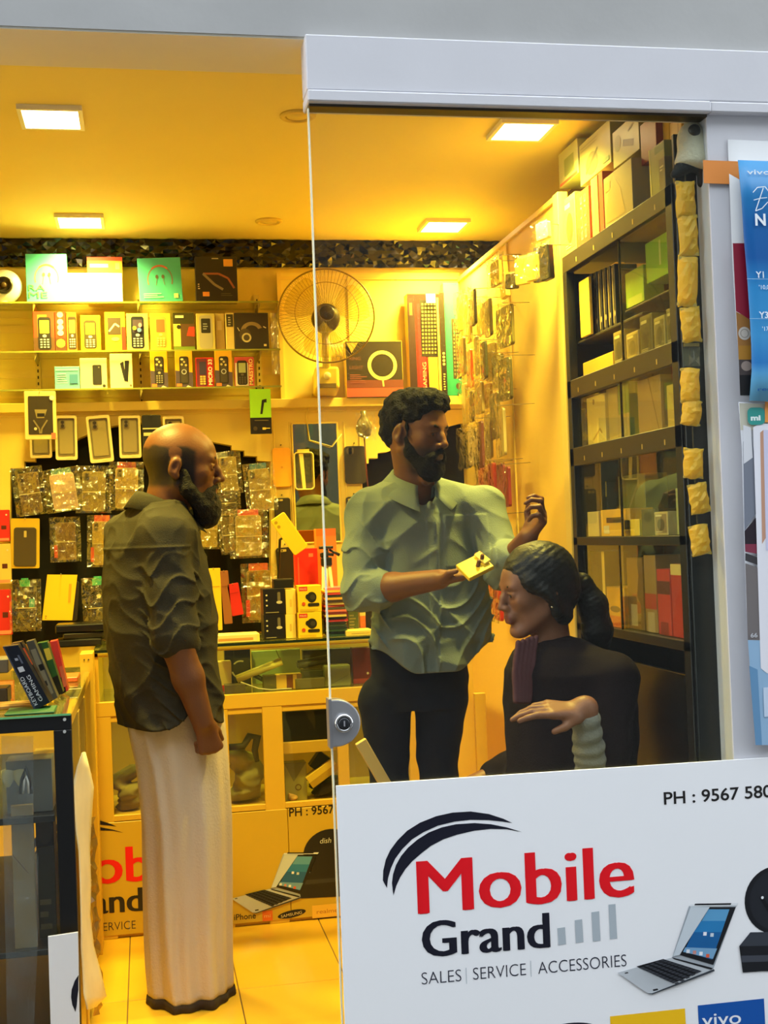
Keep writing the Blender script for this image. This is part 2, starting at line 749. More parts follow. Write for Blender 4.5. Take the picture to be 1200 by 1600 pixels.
def hand_ops(B, wrist, axis, palm_n, thumb_side, curl=(0.5, 0.55, 0.6, 0.65), s=1.0, thumb=(0.6, 0.5), spread=0.10, base_curl=None):
    """palm and five fingers. axis: wrist->knuckles, palm_n: out of the palm, thumb_side: +1/-1 along axis x palm_n"""
    a = np.array(axis, float)
    a /= np.linalg.norm(a)
    n = np.array(palm_n, float)
    n = n - a * (n @ a)
    n /= np.linalg.norm(n)
    t = np.cross(a, n) * thumb_side                      # towards the thumb
    w = np.array(wrist, float)
    L = 0.088 * s
    kn = [w + a * (L * m) + t * (o_ * s) for m, o_ in ((1.0, 0.027), (1.04, 0.009), (1.0, -0.010), (0.92, -0.028))]
    B.cap(w - a * 0.01, w + a * 0.02 * s, 0.023 * s, 0.022 * s, k=0.014, sq=(n, 1.35))
    for q in kn:
        B.cap(w + a * 0.015 * s + (q - w) @ t * t * 0.5, q, 0.0145 * s, 0.0115 * s, k=0.012)
    B.ell(w + a * 0.03 * s + t * 0.022 * s + n * 0.010 * s, np.array([0.026, 0.014, 0.016]) * s, np.stack([a, t, n], 1), k=0.014)
    lens = ((0.043, 0.026, 0.021), (0.047, 0.030, 0.022), (0.044, 0.027, 0.021), (0.034, 0.021, 0.019))
    for i, q in enumerate(kn):
        ang = 0.0
        p = q
        d0 = a + t * (spread * (1.2 - i * 0.9) * 0.5)
        d0 /= np.linalg.norm(d0)
        cu = curl[i]
        for j, ll in enumerate(lens[i]):
            ang += cu * ((base_curl[i] if base_curl else 0.75), 1.15, 0.8)[j]
            d = d0 * math.cos(ang) + n * math.sin(ang)
            e = p + d * ll * s
            B.cap(p, e, (0.0095, 0.0085, 0.0075)[j] * s, (0.0088, 0.0078, 0.0066)[j] * s, k=0.0025)
            p = e
    b = w + a * 0.022 * s + t * 0.026 * s + n * 0.006 * s
    d = a * math.cos(thumb[0]) * 0.85 + t * math.sin(thumb[0]) + n * 0.45
    d /= np.linalg.norm(d)
    m1 = b + d * 0.040 * s
    d2 = a * math.cos(thumb[1]) + t * 0.2 + n * math.sin(thumb[1])
    d2 /= np.linalg.norm(d2)
    m2 = m1 + d2 * 0.030 * s
    B.cap(b, m1, 0.0125 * s, 0.0105 * s, k=0.008)
    B.cap(m1, m2, 0.0100 * s, 0.0080 * s, k=0.003)
    return kn

# ================================================================== THE SETTING
YG = 2.85                                                # shop front plane
YB = 5.10                                                # back wall
XS = 1.326                                               # side panel / tall cabinet front plane
ZC = 2.57                                                # ceiling
YC = 4.46                                                # back counter front

M_wall = mat('cream_yellow_paint', srgb(236, 208, 92), 0.6, noise=0.05, nscale=3)
M_ceil = mat('ceiling_paint', srgb(242, 222, 132), 0.75, noise=0.04, nscale=2)
M_tile = mat('glazed_floor_tile', srgb(228, 180, 52), 0.16, noise=0.05, nscale=6)
M_grout = mat('dark_grout', srgb(120, 96, 50), 0.9)
M_white = mat('white_outer_paint', srgb(204, 204, 210), 0.7, noise=0.05, nscale=5, bump=0.06, bscale=22)
M_grey = mat('weathered_grey_paint', srgb(168, 168, 167), 0.8, noise=0.16, nscale=3.2, bump=0.12, bscale=18)
M_pave = mat('pavement_concrete', srgb(62, 61, 60), 0.9, noise=0.15, nscale=6)
M_blackfilm = mat('black_plastic_film', srgb(14, 13, 12), 0.22, spec=0.6)
M_cream = mat('cream_laminate', srgb(232, 200, 104), 0.4, noise=0.04, nscale=4)
M_frame = mat('black_metal_frame', srgb(16, 18, 22), 0.4)
M_brown = mat('dark_bronze_frame', srgb(50, 42, 26), 0.38)


def slab(name, x0, x1, y0, y1, z0, z1, m, parent=None, bevel=0.0):
    o = MB().box(x0, x1, y0, y1, z0, z1, m, bevel).build(name, None, parent)
    return structure(o) if parent is None else o


fl = slab('floor', -1.10, 1.75, 2.80, 5.20, -0.06, -0.004, M_grout)
tile_me = None
for i in range(9):
    for j in range(4):
        x0, y0 = -0.093 + (i - 3) * 0.327, 3.845 + (j - 1) * 0.655
        X0, X1 = max(x0, -1.09), min(x0 + 0.327, 1.74)
        Y0_, Y1_ = max(y0, 2.86), min(y0 + 0.655, 5.10)
        if X1 - X0 < 0.02 or Y1_ - Y0_ < 0.02:
            continue
        b = MB()
        b.box(X0 + 0.0016, X1 - 0.0016, Y0_ + 0.0016, Y1_ - 0.0016, -0.012, 0.0 - 0.0004 * rng.random(), M_tile, 0.001)
        b.build('tile', None, fl)
slab('wall_sky_blocker', -14.0, 14.0, -5.2, -5.0, -0.16, 9.6, mat('sky_blocker_plaster', srgb(66, 66, 62), 0.9, noise=0.2, nscale=1.5))  # unseen wall across the street, added to cut the low sky light
slab('floor_pavement', -9.0, 9.0, -5.0, 2.80, -0.16, -0.06, M_pave)  # unseen ground outside, added for its bounced light

wb = slab('wall_back', -1.20, 1.85, YB, YB + 0.12, 0, ZC + 0.1, M_wall)
slab('wall_left', -1.20, -1.10, 2.85, YB, 0, ZC + 0.1, M_wall)
slab('wall_right', 1.75, 1.85, 2.85, YB, 0, ZC + 0.1, M_wall)
slab('ceiling', -1.20, 1.85, 2.90, YB + 0.12, ZC, ZC + 0.1, M_ceil)
YBm = onZ(240, 106, 2.502)[1]
beam = slab('trim_beam', -2.2, 3.2, YG, YBm, 2.502, 3.0, M_grey)
soff = slab('trim_beam_soffit', -1.1, 1.75, YG + 0.004, YBm, 2.497, 2.5025, mat('soffit_paint', srgb(232, 226, 208), 0.8, noise=0.08, nscale=2.5))
slab('wall_front', 1.383, 3.2, YG - 0.002, YG + 0.16, -0.06, 2.502, M_white)
slab('wall_front_side', -2.2, -0.72, YG - 0.002, YG + 0.12, -0.06, 2.502, M_white)  # unseen stretch of front wall, added to contain the light
hd = MB()
hd.box(0.400, 3.2, YG - 0.022, YG + 0.06, 2.372, 2.500, M_white, 0.003)
hd.box(0.400, 1.3835, YG - 0.030, YG + 0.06, 2.3435, 2.3700, M_white, 0.003)
hd.box(1.3835, 3.2, YG - 0.026, YG + 0.0, 2.3445, 2.3705, M_white, 0.003)
structure(hd.build('trim_lintel'))
structure(MB().box(0.405, 1.380, YG - 0.012, YG + 0.03, 2.337, 2.3435, M_brown).build('trim_glass_channel'))

# black crinkled film above the shelves, along the back wall
def crinkle(x0, x1, z0, z1, y, nx, nz, amp, seed, name, m, parent=None, thick=0.0, zfun=None):
    r = random.Random(seed)
    bm = bmesh.new()
    g = []
    for i in range(nx + 1):
        col = []
        for j in range(nz + 1):
            u, v = i / nx, j / nz
            col.append(bm.verts.new((x0 + (x1 - x0) * u + (r.random() - .5) * 0.4 * (x1 - x0) / nx * (0 < i < nx), y - amp * r.random(), z0 + (z1 - z0) * v + (r.random() - .5) * 0.4 * (z1 - z0) / nz * (0 < j < nz))))
        g.append(col)
    for i in range(nx):
        for j in range(nz):
            a, b_, c_, d = g[i][j], g[i + 1][j], g[i + 1][j + 1], g[i][j + 1]
            if (i + j) % 2:
                bm.faces.new((a, b_, c_))
                bm.faces.new((a, c_, d))
            else:
                bm.faces.new((a, b_, d))
                bm.faces.new((b_, c_, d))
    me = bpy.data.meshes.new(name)
    bm.to_mesh(me)
    bm.free()
    return link(name, me, parent, m)


flm = crinkle(-1.09, 1.74, 2.455, 2.568, YB - 0.004, 150, 8, 0.014, 5, 'trim_black_film', M_blackfilm)
structure(flm)

# ceiling lamps: square recessed panels
for i, (x, y, lab) in enumerate(((-0.216, 3.638, 'lit square ceiling panel lamp above the man in the mundu, near the doorway'),
                                 (-0.194, 4.80, 'lit square ceiling panel lamp in front of the shelf with the mint boxes'),
                                 (1.169, 3.65, 'lit square ceiling panel lamp seen just under the lintel through the glass'),
                                 (1.205, 4.817, 'lit square ceiling panel lamp above the keyboard boxes'))):
    t = thing('ceiling_lamp', lab, 'lamp', (x, y, ZC), group='square ceiling lamps')
    fr = MB()
    w, h = 0.088, 0.088
    for a in ((-w, w, -h, -h + 0.012), (-w, w, h - 0.012, h), (-w, -w + 0.012, -h + 0.012, h - 0.012), (w - 0.012, w, -h + 0.012, h - 0.012)):
        fr.box(a[0], a[1], a[2], a[3], -0.014, 0.0, mat('lamp_rim', srgb(240, 236, 220), 0.4))
    fr.build('rim', None, t)
    MB().box(-w + 0.012, w - 0.012, -h + 0.012, h - 0.012, -0.011, 0.0, mat('lamp_panel', (1, 0.9, 0.7), 0.5, emit=(1.0, 0.80, 0.42), estr=14.0)).build('diffuser', None, t)
    area_light('ceiling_lamp_light', (x, y, ZC - 0.018), 0.15, 0.15, LAMP_W, LAMP_RGB, spread=2.3)
for x, y, r, lab in ((0.477, 3.586, 0.052, 'unlit round ceiling fitting near the top corner of the glass'), (0.511, 4.792, 0.052, 'unlit round ceiling fitting in front of the fan')):
    t = thing('round_ceiling_fitting', lab, 'fitting', (x, y, ZC), group='round ceiling fittings')
    b = MB()
    b.lathe([(r, 0.0), (r, -0.005), (r * 0.92, -0.008), (r * 0.72, -0.008), (r * 0.68, -0.003), (r * 0.68, 0.0)], mat('fitting_rim', srgb(226, 196, 96), 0.5), 32)
    b.build('rim', None, t)
    b = MB()
    b.lathe([(r * 0.66, -0.001), (r * 0.6, -0.005), (0.0, -0.0065)], mat('fitting_centre', srgb(232, 206, 112), 0.5), 32)
    b.build('cover', None, t)

# ------------------------------------------------------------------ fixed glass panel
gt = thing('shopfront_glass', 'tall clear fixed glass sheet of the shop front with a free polished edge', 'glass', (0.402, YG, 0))
M_glass = glassy('shopfront_glass', (0.90, 0.94, 0.90), 1.42, haze=0.008, hazecol=(0.75, 0.85, 0.85))
MB().poly([(0.004, 0.004, 0.0), (0.981, 0.004, 0.0), (0.981, 0.004, 2.336), (0.004, 0.004, 2.336)], M_glass).build('pane', None, gt)
MB().box(0.0, 0.004, -0.003, 0.009, 0.0, 2.336, mat('piped_light_edge', srgb(236, 232, 200), 0.15, spec=0.8), 0.0008).build('polished_edge', None, gt)  # pale colour stands in for light piped through to the polished edge
# lock: half-round brushed plate with a round cylinder
lk = thing('door_lock', 'half-round brushed steel lock with a key cylinder clamped on the glass edge', 'lock', onY(516, 1130, YG - 0.012))
lc = onY(516, 1130, YG - 0.012)
R_ = onY(516, 1093, YG - 0.012).z - lc.z
steel = mat('brushed_steel', (0.48, 0.48, 0.5), 0.35, metal=0.75, noise=0.06, nscale=30)
out = [(0.0, -R_), (0.004, -R_)] + [(R_ * 0.22 + R_ * 1.06 * math.cos(t), R_ * math.sin(t)) for t in [-PI / 2 + PI * i / 24 for i in range(25)]] + [(0.004, R_), (0.0, R_)]
MB().prism(out, -0.010, 0.010, steel, 0.003).build('plate', None, lk)
MB().prism(out, 0.0145, 0.028, steel, 0.0).build('rear_plate', None, lk)
MB().box(-0.004, 0.003, -0.012, 0.028, -R_ - 0.002, R_ + 0.002, mat('steel_edge', (0.4, 0.4, 0.42), 0.4, metal=0.8)).build('edge_strip', None, lk)
cy = MB()
cy.lathe([(0.0215, 0.0), (0.0215, 0.006), (0.019, 0.010), (0.0145, 0.010), (0.0145, 0.007), (0.0, 0.007)], mat('chrome', (0.75, 0.75, 0.77), 0.12, metal=1.0), 32, Matrix.Translation((0.029, -0.010, 0)) @ Matrix.Rotation(PI / 2, 4, 'X'))
q = cy.build('lock_cylinder', None, lk)
q = MB()
q.lathe([(0.0135, 0.0), (0.0135, 0.010), (0.011, 0.012), (0.0, 0.012)], c((36, 38, 42), 0.25), 24, Matrix.Translation((0.029, -0.010, 0)) @ Matrix.Rotation(PI / 2, 4, 'X'))
q.box(0.0275, 0.0305, -0.0235, -0.020, -0.006, 0.006, c((150, 150, 155), 0.3))
q.build('keyhole', None, lk)

# ================================================================== THE SIGN BOARD ON THE GLASS
INK, RED, LGREY = c((18, 20, 38), 0.35), c((236, 14, 30), 0.32), c((176, 186, 194), 0.4)
Z4 = 680 / 1200.0


def z4(x, y):
    return 520 + x * Z4, 1180 + y * Z4


def arcs_px():
    o1 = [(138, 345), (139, 318), (146, 288), (158, 262), (178, 235), (205, 208), (240, 186), (285, 168), (330, 158), (380, 155), (430, 162), (470, 175), (495, 187)]
    i1 = [(149, 366), (152, 340), (160, 312), (172, 285), (192, 258), (218, 232), (250, 212), (290, 194), (335, 183), (380, 178), (430, 179), (468, 183), (495, 187)]
    o2 = [(163, 352), (166, 328), (174, 303), (188, 278), (208, 254), (234, 232), (264, 213), (300, 199), (340, 190), (390, 187), (435, 190), (480, 199), (522, 212)]
    i2 = [(167, 387), (175, 360), (186, 336), (200, 314), (218, 293), (242, 272), (270, 250), (304, 232), (342, 219), (390, 208), (435, 203), (480, 204), (522, 212)]
    return (o1, i1), (o2, i2)


def laptop_px():
    """(points in the 940..1200 x 1300..1600 close-up, colour)"""
    S_ = c((196, 202, 208), 0.35)
    D_ = c((24, 26, 32), 0.35)
    L = [([(630, 532), (985, 512), (968, 540), (806, 985), (508, 905)], c((176, 184, 192), 0.35)),
         ([(640, 522), (985, 512), (972, 530), (632, 536)], c((232, 236, 240), 0.35)),
         ([(672, 516), (934, 512), (930, 524), (668, 528)], D_),
         ([(776, 540), (966, 540), (804, 958), (556, 884)], D_),
         ([(768, 556), (920, 556), (796, 918), (590, 862)], c((92, 160, 206), 0.3)),
         ([(700, 640), (890, 640), (796, 918), (590, 862)], c((42, 128, 188), 0.3)),
         ([(660, 720), (862, 720), (796, 918), (590, 862)], c((24, 98, 160), 0.3)),
         ([(600, 830), (830, 838), (800, 912), (584, 862)], c((120, 168, 206), 0.3)),
         ([(640, 536), (776, 540), (610, 800), (560, 884), (512, 894)], c((204, 214, 222), 0.3)),
         ([(112, 1012), (505, 902), (806, 985), (806, 1002), (362, 1163), (325, 1158)], S_),
         ([(806, 985), (812, 1000), (362, 1168), (322, 1160), (360, 1160)], c((60, 66, 74), 0.35)),
         ([(500, 900), (800, 978), (785, 990), (520, 915)], D_),
         ([(246, 966), (440, 912), (718, 1000), (512, 1088)], D_)]
    for r in range(5):
        for k in range(11):
            u0, v0 = (k + 0.12) / 11, (r + 0.15) / 5
            du, dv = 0.72 / 11, 0.62 / 5
            q = []
            for uu, vv in ((u0, v0), (u0 + du, v0), (u0 + du, v0 + dv), (u0, v0 + dv)):
                ax_, ay = 440 + (718 - 440) * uu, 912 + (1000 - 912) * uu
                bx, by = 246 + (512 - 246) * uu, 966 + (1088 - 966) * uu
                q.append((ax_ + (bx - ax_) * vv, ay + (by - ay) * vv))
            L.append((q, c((58, 62, 70), 0.35)))
    for x, y, col in ((602, 842, (230, 232, 236)), (648, 850, (206, 140, 130)), (694, 858, (240, 240, 244)), (742, 874, (226, 96, 60)), (722, 716, (240, 240, 244)), (772, 724, (200, 214, 224))):
        L.append(([(x - 12, y - 12), (x + 12, y - 12), (x + 10, y + 14), (x - 14, y + 14)], c(col, 0.35)))
    L.append(([(345, 1115), (380, 1108), (386, 1120), (350, 1128)], D_))
    L.append(([(142, 996), (166, 990), (172, 998), (148, 1003)], D_))
    return L


def sign_board(root, Y, T, front, dx=0.0):
    """all print of the shop sign; T maps a pixel of the front sign (photo frame) to local x,z"""
    def P(pts):
        return [T(*p) for p in pts]

    def piece(name, fn, label=None, lift=0.0006):
        g = Gfx()
        g.d = lift
        fn(g)
        o = g.build(name, root)
        if label:
            o['label'] = label
        return o
    A = arcs_px()
    for o_, i_ in A:
        piece('logo_arc', lambda g: g.band(P([z4(*p) for p in o_]), P([z4(*p) for p in i_]), INK))

    def txt(s, pl, pr, cap_px, m, bold, name='lettering'):
        a, b, t = T(*pl), T(*pr), T(pl[0], pl[1] - cap_px)
        if cap_px < 30:
            a, b = (a[0] + dx, a[1]), (b[0] + dx, b[1])
        w = math.hypot(b[0] - a[0], b[1] - a[1])
        sl = (b[1] - a[1]) / (b[0] - a[0])

        def draw(g):
            cap = t[1] - a[1]
            fat = max(0.0, bold) * cap
            bo = min(bold, 0.0)
            for k in ((-1, 0, 1) if fat else (0,)):
                g.text(s, a[0] + fat + k * fat, a[1] + (0.2 * fat if k else 0), m, cap=cap, width=w - 2 * fat, bold=bo, slope=sl)
        piece(name, draw)
    txt('Mobile', (653, 1428.5), (992, 1399), 82, RED, 0.035)
    txt('Grand', (660, 1496), (860, 1480), 55, INK, 0.040)
    for s, a, b in (('SALES', (659, 1538.5), (721, 1533)), ('SERVICE', (739.5, 1531), (822, 1523.5)), ('ACCESSORIES', (841, 1522), (979, 1509.5))):
        txt(s, a, b, 19, c((38, 42, 60), 0.4), -0.012)
    for a in (((728, 1512), (729, 1537)), ((829, 1501), (830, 1526))):
        piece('divider_line', lambda g: g.line(P(a), 0.0014, LGREY))
    for q in (((619, 477), (640, 474), (643, 521), (622, 524)), ((667, 455), (687, 452), (691, 515), (670, 518)), ((713, 433), (734, 430), (738, 511), (717, 514)), ((760, 412), (779, 410), (784, 505), (764, 508))):
        piece('signal_bar', lambda g: g.poly(P([z4(*p) for p in q]), LGREY))


def z5(x, y):
    return 940 + x * 0.21667, 1300 + y * 0.21667


sg = thing('sign_board', 'white shop sign board with red Mobile and dark Grand lettering across the lower glass', 'sign', onY(525, 1228, YG - 0.005))
s0 = onY(525, 1228, YG - 0.009)
XR = 1.95
TR = onY(1148, 1187, YG - 0.009)
slope = (TR.z - s0.z) / (TR.x - s0.x)
W_sign = mat('white_vinyl', srgb(246, 247, 250), 0.3, noise=0.015, nscale=3)
L_ = XR - s0.x
MB().prism([(0, -s0.z + 0.02), (L_, -s0.z + 0.02), (L_, slope * L_), (0, 0)], -0.003, 0.001, W_sign, 0.0006).build('panel', None, sg)
T_front = lambda px, py: ((lambda v: (v.x - s0.x, v.z - s0.z))(onY(px, py, YG - 0.009)))
sg.location = (s0.x, YG - 0.006, s0.z)


def kid(root, name, fn, lift=0.0006, label=None):
    g = Gfx()
    g.d = lift
    fn(g)
    o = g.build(name, root)
    if label:
        o['label'] = label
    return o


def shifted(o):
    o.location.y = -0.003
    return o


pre = set(bpy.data.objects)
sign_board(sg, YG, T_front, True)
kid(sg, 'lettering', lambda g: g.text('PH : 9567 580', *T_front(1037.5, 1257), c((28, 26, 26), 0.4), cap=0.0285, width=T_front(1206, 1247)[0] - T_front(1037.5, 1257)[0], bold=0.014, slope=slope * 1.0))


def laptop(g):
    for q, m in laptop_px():
        g.poly([T_front(*z5(*p)) for p in q], m)


kid(sg, 'laptop_picture', laptop)


def dish(g):
    cx_, cz = T_front(*z5(1262, 490))
    ex, ez = T_front(*z5(1030, 490))
    r = cx_ - ex
    g.disc(cx_, cz, r, c((24, 26, 32), 0.3), r * 0.98, 40)
    g.disc(cx_ + r * 0.05, cz, r * 0.9, c((34, 37, 44), 0.3), r * 0.88, 40)
    g.line([T_front(*z5(1150, 470)), T_front(*z5(1240, 620))], 0.010, c((18, 19, 24), 0.3))
    g.disc(*T_front(*z5(1158, 472)), 0.0035, c((230, 234, 238), 0.3))
    x0 = [(990, 822), (1070, 722), (1400, 716), (1400, 820)]
    g.poly([T_front(*z5(*p)) for p in x0[::-1]], c((56, 61, 70), 0.3))
    g.poly([T_front(*z5(*p)) for p in [(990, 822), (1400, 815), (1400, 1000), (1150, 1002), (1016, 1012), (998, 880)]], c((26, 28, 34), 0.3))
    g.poly([T_front(*z5(*p)) for p in [(1004, 890), (1400, 880), (1400, 926), (1008, 938)]], c((66, 70, 80), 0.3))


kid(sg, 'dish_picture', dish)
kid(sg, 'badge', lambda g: (g.poly([T_front(*p) for p in ((1090, 1571), (1193.5, 1560), (1196, 1612), (1093, 1622))], c((14, 84, 170), 0.35)),
                            g.text('vivo', *T_front(1097, 1604), c((240, 242, 246), 0.35), cap=0.030, width=0.100, bold=0.006, slope=slope - 0.02)), label='blue badge with white lettering')
kid(sg, 'badge', lambda g: (g.poly([T_front(*p) for p in ((953, 1588), (1070, 1575.5), (1073, 1626), (956, 1638))], c((250, 196, 20), 0.35)),
                            g.text('realme', *T_front(977, 1619), c((166, 120, 30), 0.35), cap=0.024, width=0.095, slope=slope)), label='yellow badge with brown lettering')
g_c = T_front(888, 1612)
kid(sg, 'badge', lambda g: g.disc(*g_c, 0.072, c((18, 20, 40), 0.35), 0.020, 36), label='dark oval badge')
for o in set(bpy.data.objects) - pre:
    if o.parent == sg:
        shifted(o)

# ================================================================== BACK WALL: shelves, recess panels, fan, goods
def carton(name, label, cat, px, Y, depth, col, fn=None, group=None, tilt=0.0, turn=0.0, rough=0.35, side=None, bev=0.0012, zbase=None):
    """a box whose front fills the pixel rectangle (left, top, right, bottom) of the photo on the plane Y"""
    l, t, r, b = px
    p0, p1, p2 = onY((l + r) / 2, b, Y), onY((l + r) / 2, t, Y), onY(r, b, Y)
    w, h = 2 * (p2.x - p0.x), p1.z - p0.z
    z0 = p0.z
    if zbase is not None:
        h += z0 - zbase
        z0 = zbase
    mb = MB()
    cm = c(col, rough) if isinstance(col, tuple) else col
    mb.box(-w / 2, w / 2, 0, depth, 0, h, cm, bev)
    o = mb.build(name)
    if side is not None:
        o.data.materials.append(c(side, rough))
        for p in o.data.polygons:
            if abs(p.normal.x) > 0.5 or p.normal.z > 0.5:
                p.material_index = 1
    o.location = (p0.x, Y, z0 + 0.0006)
    o.rotation_euler = (0, math.radians(tilt), math.radians(turn))
    tag(o, label, cat, group)
    if fn:
        g = Gfx()
        g.d = 0.0004
        fn(g, w, h)
        g.build('front_print', o)
    return o


def phone_art(g, x0, x1, z0, z1, body, screen, keys=True, keyc=(200, 200, 180)):
    w, h = x1 - x0, z1 - z0
    g.rect(x0, x1, z0, z1, c(body), w * 0.22)
    g.rect(x0 + w * 0.14, x1 - w * 0.14, z0 + h * (0.50 if keys else 0.06), z1 - h * 0.10, c(screen), w * 0.05)
    if keys:
        g.disc((x0 + x1) / 2, z0 + h * 0.42, w * 0.16, c(keyc), h * 0.045, 12)
        for i in range(4):
            for j in range(3):
                cx_ = x0 + w * (0.24 + 0.26 * j)
                g.rect(cx_ - w * 0.08, cx_ + w * 0.08, z0 + h * (0.06 + 0.075 * i), z0 + h * (0.10 + 0.075 * i), c(keyc))


def lines_art(g, x0, x1, z0, z1, n, col, frac=0.45):
    s = (z1 - z0) / n
    for i in range(n):
        q = rng.random()
        g.rect(x0, x0 + (x1 - x0) * (0.55 + 0.45 * q), z0 + s * i, z0 + s * (i + frac), c(col))


YSH = 4.93
SHELVES = [onY(200, y, YSH).z for y in (471, 547, 606)]
M_sglass = glassy('shelf_glass', (0.92, 0.95, 0.86), 1.5, haze=0.10, hazecol=(0.8, 0.78, 0.4))
x_l, x_r = -1.09, onY(438, 540, YSH).x
for i, z in enumerate(SHELVES):
    sh = thing('glass_shelf', ('top glass shelf under the mint and black boxes', 'middle glass shelf carrying the keypad phone boxes', 'lowest glass shelf under the yellow and purple phone boxes')[i], 'shelf', (0, YSH, z), group='glass shelves on the back wall')
    MB().box(x_l, x_r, 0, YB - YSH, -0.006, 0, M_sglass).build('plank', None, sh)
    MB().box(x_l, x_r, -0.0015, 0.0, -0.006, 0, mat('green_glass_edge', srgb(150, 150, 60), 0.2)).build('front_edge', None, sh)
    for x in (57, 217, 402):
        X = onY(x, 500, 5.05).x
        MB().prism([(0, 0)] * 0 + [(-0.004, -0.006), (0.004, -0.006), (0.004, -0.012), (-0.004, -0.034)], 0.02, YB - YSH - 0.003, c((170, 150, 80), 0.4), 0, Matrix.Translation((X, 0, 0))).build('bracket', None, sh)
for x, lab in ((57, 'slotted upright behind the red phone boxes'), (217, 'slotted upright behind the framed mint box'), (402, 'slotted upright behind the headphone box')):
    X = onY(x, 500, YB).x
    st = thing('slotted_upright', lab, 'upright', (X, YB - 0.004, SHELVES[2] - 0.06), group='slotted uprights')
    mb = MB().box(-0.010, 0.010, -0.004, 0.003, 0, 0.45, c((226, 200, 96), 0.5))
    mb.build('rail', None, st)
    g = Gfx()
    g.d = 0.0046
    for k in range(17):
        g.rect(-0.0025, 0.0025, 0.02 + 0.025 * k, 0.032 + 0.025 * k, c((50, 40, 20), 0.8))
    o = g.build('slots', st)
    o['kind'] = 'stuff'
# wall panelling lines between shelves
pw = MB()
for y in (497, 520, 560, 590, 622):
    a = onY(100, y, YB)
    pw.box(-1.09, x_r, YB - 0.0025, YB + 0.001, a.z, a.z + 0.03, mat('panel_board', srgb(234, 204, 96), 0.5))
structure(pw.build('trim_wall_boards'))

KB = 'keypad phone boxes on the glass shelves'
YT = YSH + 0.015
zt, zm, zl = SHELVES


def mint_art(words):
    def f(g, w, h):
        g.ring(0, h * 0.50, w * 0.27, w * 0.30, c((120, 110, 100)), -0.35, PI + 0.35, 24, 1.15)
        g.ring(0, h * 0.50, w * 0.27, w * 0.31, c((176, 96, 70)), 0.9, PI - 0.9, 14, 1.15)
        for sg in (-1, 1):
            g.disc(sg * w * 0.07, h * 0.57, w * 0.035, c((90, 84, 70)), w * 0.05, 10)
            g.line([(sg * w * 0.07, h * 0.54), (sg * w * 0.10, h * 0.38)], w * 0.012, c((120, 120, 110)))
        if words:
            g.text('RA', -w * 0.45, h * 0.24, c((74, 120, 92)), cap=h * 0.12, width=w * 0.40)
            g.text('ME', -w * 0.45, h * 0.09, c((74, 120, 92)), cap=h * 0.12, width=w * 0.46)
        else:
            g.rect(w * 0.30, w * 0.40, h * 0.08, h * 0.18, c((210, 220, 150)))
            lines_art(g, -w * 0.40, w * 0.10, h * 0.10, h * 0.22, 3, (150, 214, 196))
    return f


MINT = (74, 178, 168)
carton('earphone_box', 'mint earphone box printed RA ME on the top shelf', 'box', (42, 397, 106, 471), YT, 0.05, MINT, mint_art(True), 'earphone boxes on the top shelf', zbase=zt)
o = carton('earphone_box', 'mint earphone box with a hanging tab on the top shelf', 'box', (219, 403, 286, 470), YT, 0.05, MINT, mint_art(False), 'earphone boxes on the top shelf', tilt=-2.0, zbase=zt)
MB().tube([(0.02 * math.cos(t), 0.025, 0.158 + 0.012 * math.sin(t)) for t in [PI * i / 10 for i in range(11)]], 0.002, c((210, 210, 170), 0.3), 6).build('hanging_tab', None, o)


def black_neck(g, w, h):
    g.line([(-w * 0.32, h * 0.62), (w * 0.05, h * 0.62), (w * 0.28, h * 0.52), (w * 0.42, h * 0.30)], w * 0.05, c((150, 84, 54)))
    g.line([(-w * 0.32, h * 0.62), (-w * 0.05, h * 0.38), (w * 0.15, h * 0.27)], w * 0.06, c((130, 116, 90)))
    g.rect(w * 0.18, w * 0.40, h * 0.78, h * 0.94, c((226, 160, 60)))
    g.rect(-w * 0.34, -w * 0.18, h * 0.12, h * 0.22, c((226, 140, 50)))
    g.rect(-w * 0.10, w * 0.06, h * 0.94, h * 0.965, c((180, 170, 140)))
    lines_art(g, w * 0.10, w * 0.42, h * 0.13, h * 0.21, 2, (80, 72, 50))
    lines_art(g, -w * 0.45, -w * 0.39, h * 0.28, h * 0.42, 3, (220, 200, 160))


carton('earphone_box', 'black earphone box with a brown neckband picture on the top shelf', 'box', (307, 401, 372, 471), YT, 0.06, (36, 30, 24), black_neck, 'earphone boxes on the top shelf', zbase=zt)
carton('charger_box', 'orange box with a red top stripe standing behind the glaring white box', 'box', (138, 402, 193, 471), YT + 0.055, 0.05, (226, 150, 60),
       lambda g, w, h: (g.rect(-w / 2, w / 2, h * 0.92, h, c((226, 50, 30))), g.rect(-w * 0.42, w * 0.1, h * 0.78, h * 0.86, c((250, 230, 190))), g.rect(w * 0.30, w * 0.42, h * 0.74, h * 0.88, c((250, 210, 110)))), zbase=zt)
carton('white_box', 'plain white gloss box between the mint box and the orange box', 'box', (106, 427, 192, 471), YT, 0.05, mat('white_gloss_card', (0.92, 0.92, 0.92), 0.12, spec=0.8), None, zbase=zt)
cam_t = thing('webcam', 'round white camera with a dark lens at the end of the top shelf', 'camera', onY(6, 446, YT) - Vector((0, 0, 0)))
cam_t.location.z = zt
rr = onY(34, 446, YT).x - onY(6, 446, YT).x
MB().lathe([(0, 0.0), (rr * 0.5, 0.0), (rr * 0.93, 0.012), (rr, 0.03), (rr * 0.93, 0.055), (0, 0.07)], c((238, 236, 226), 0.3), 32, Matrix.Translation((0, 0.0, rr)) @ Matrix.Rotation(-PI / 2, 4, 'X')).build('shell', None, cam_t)
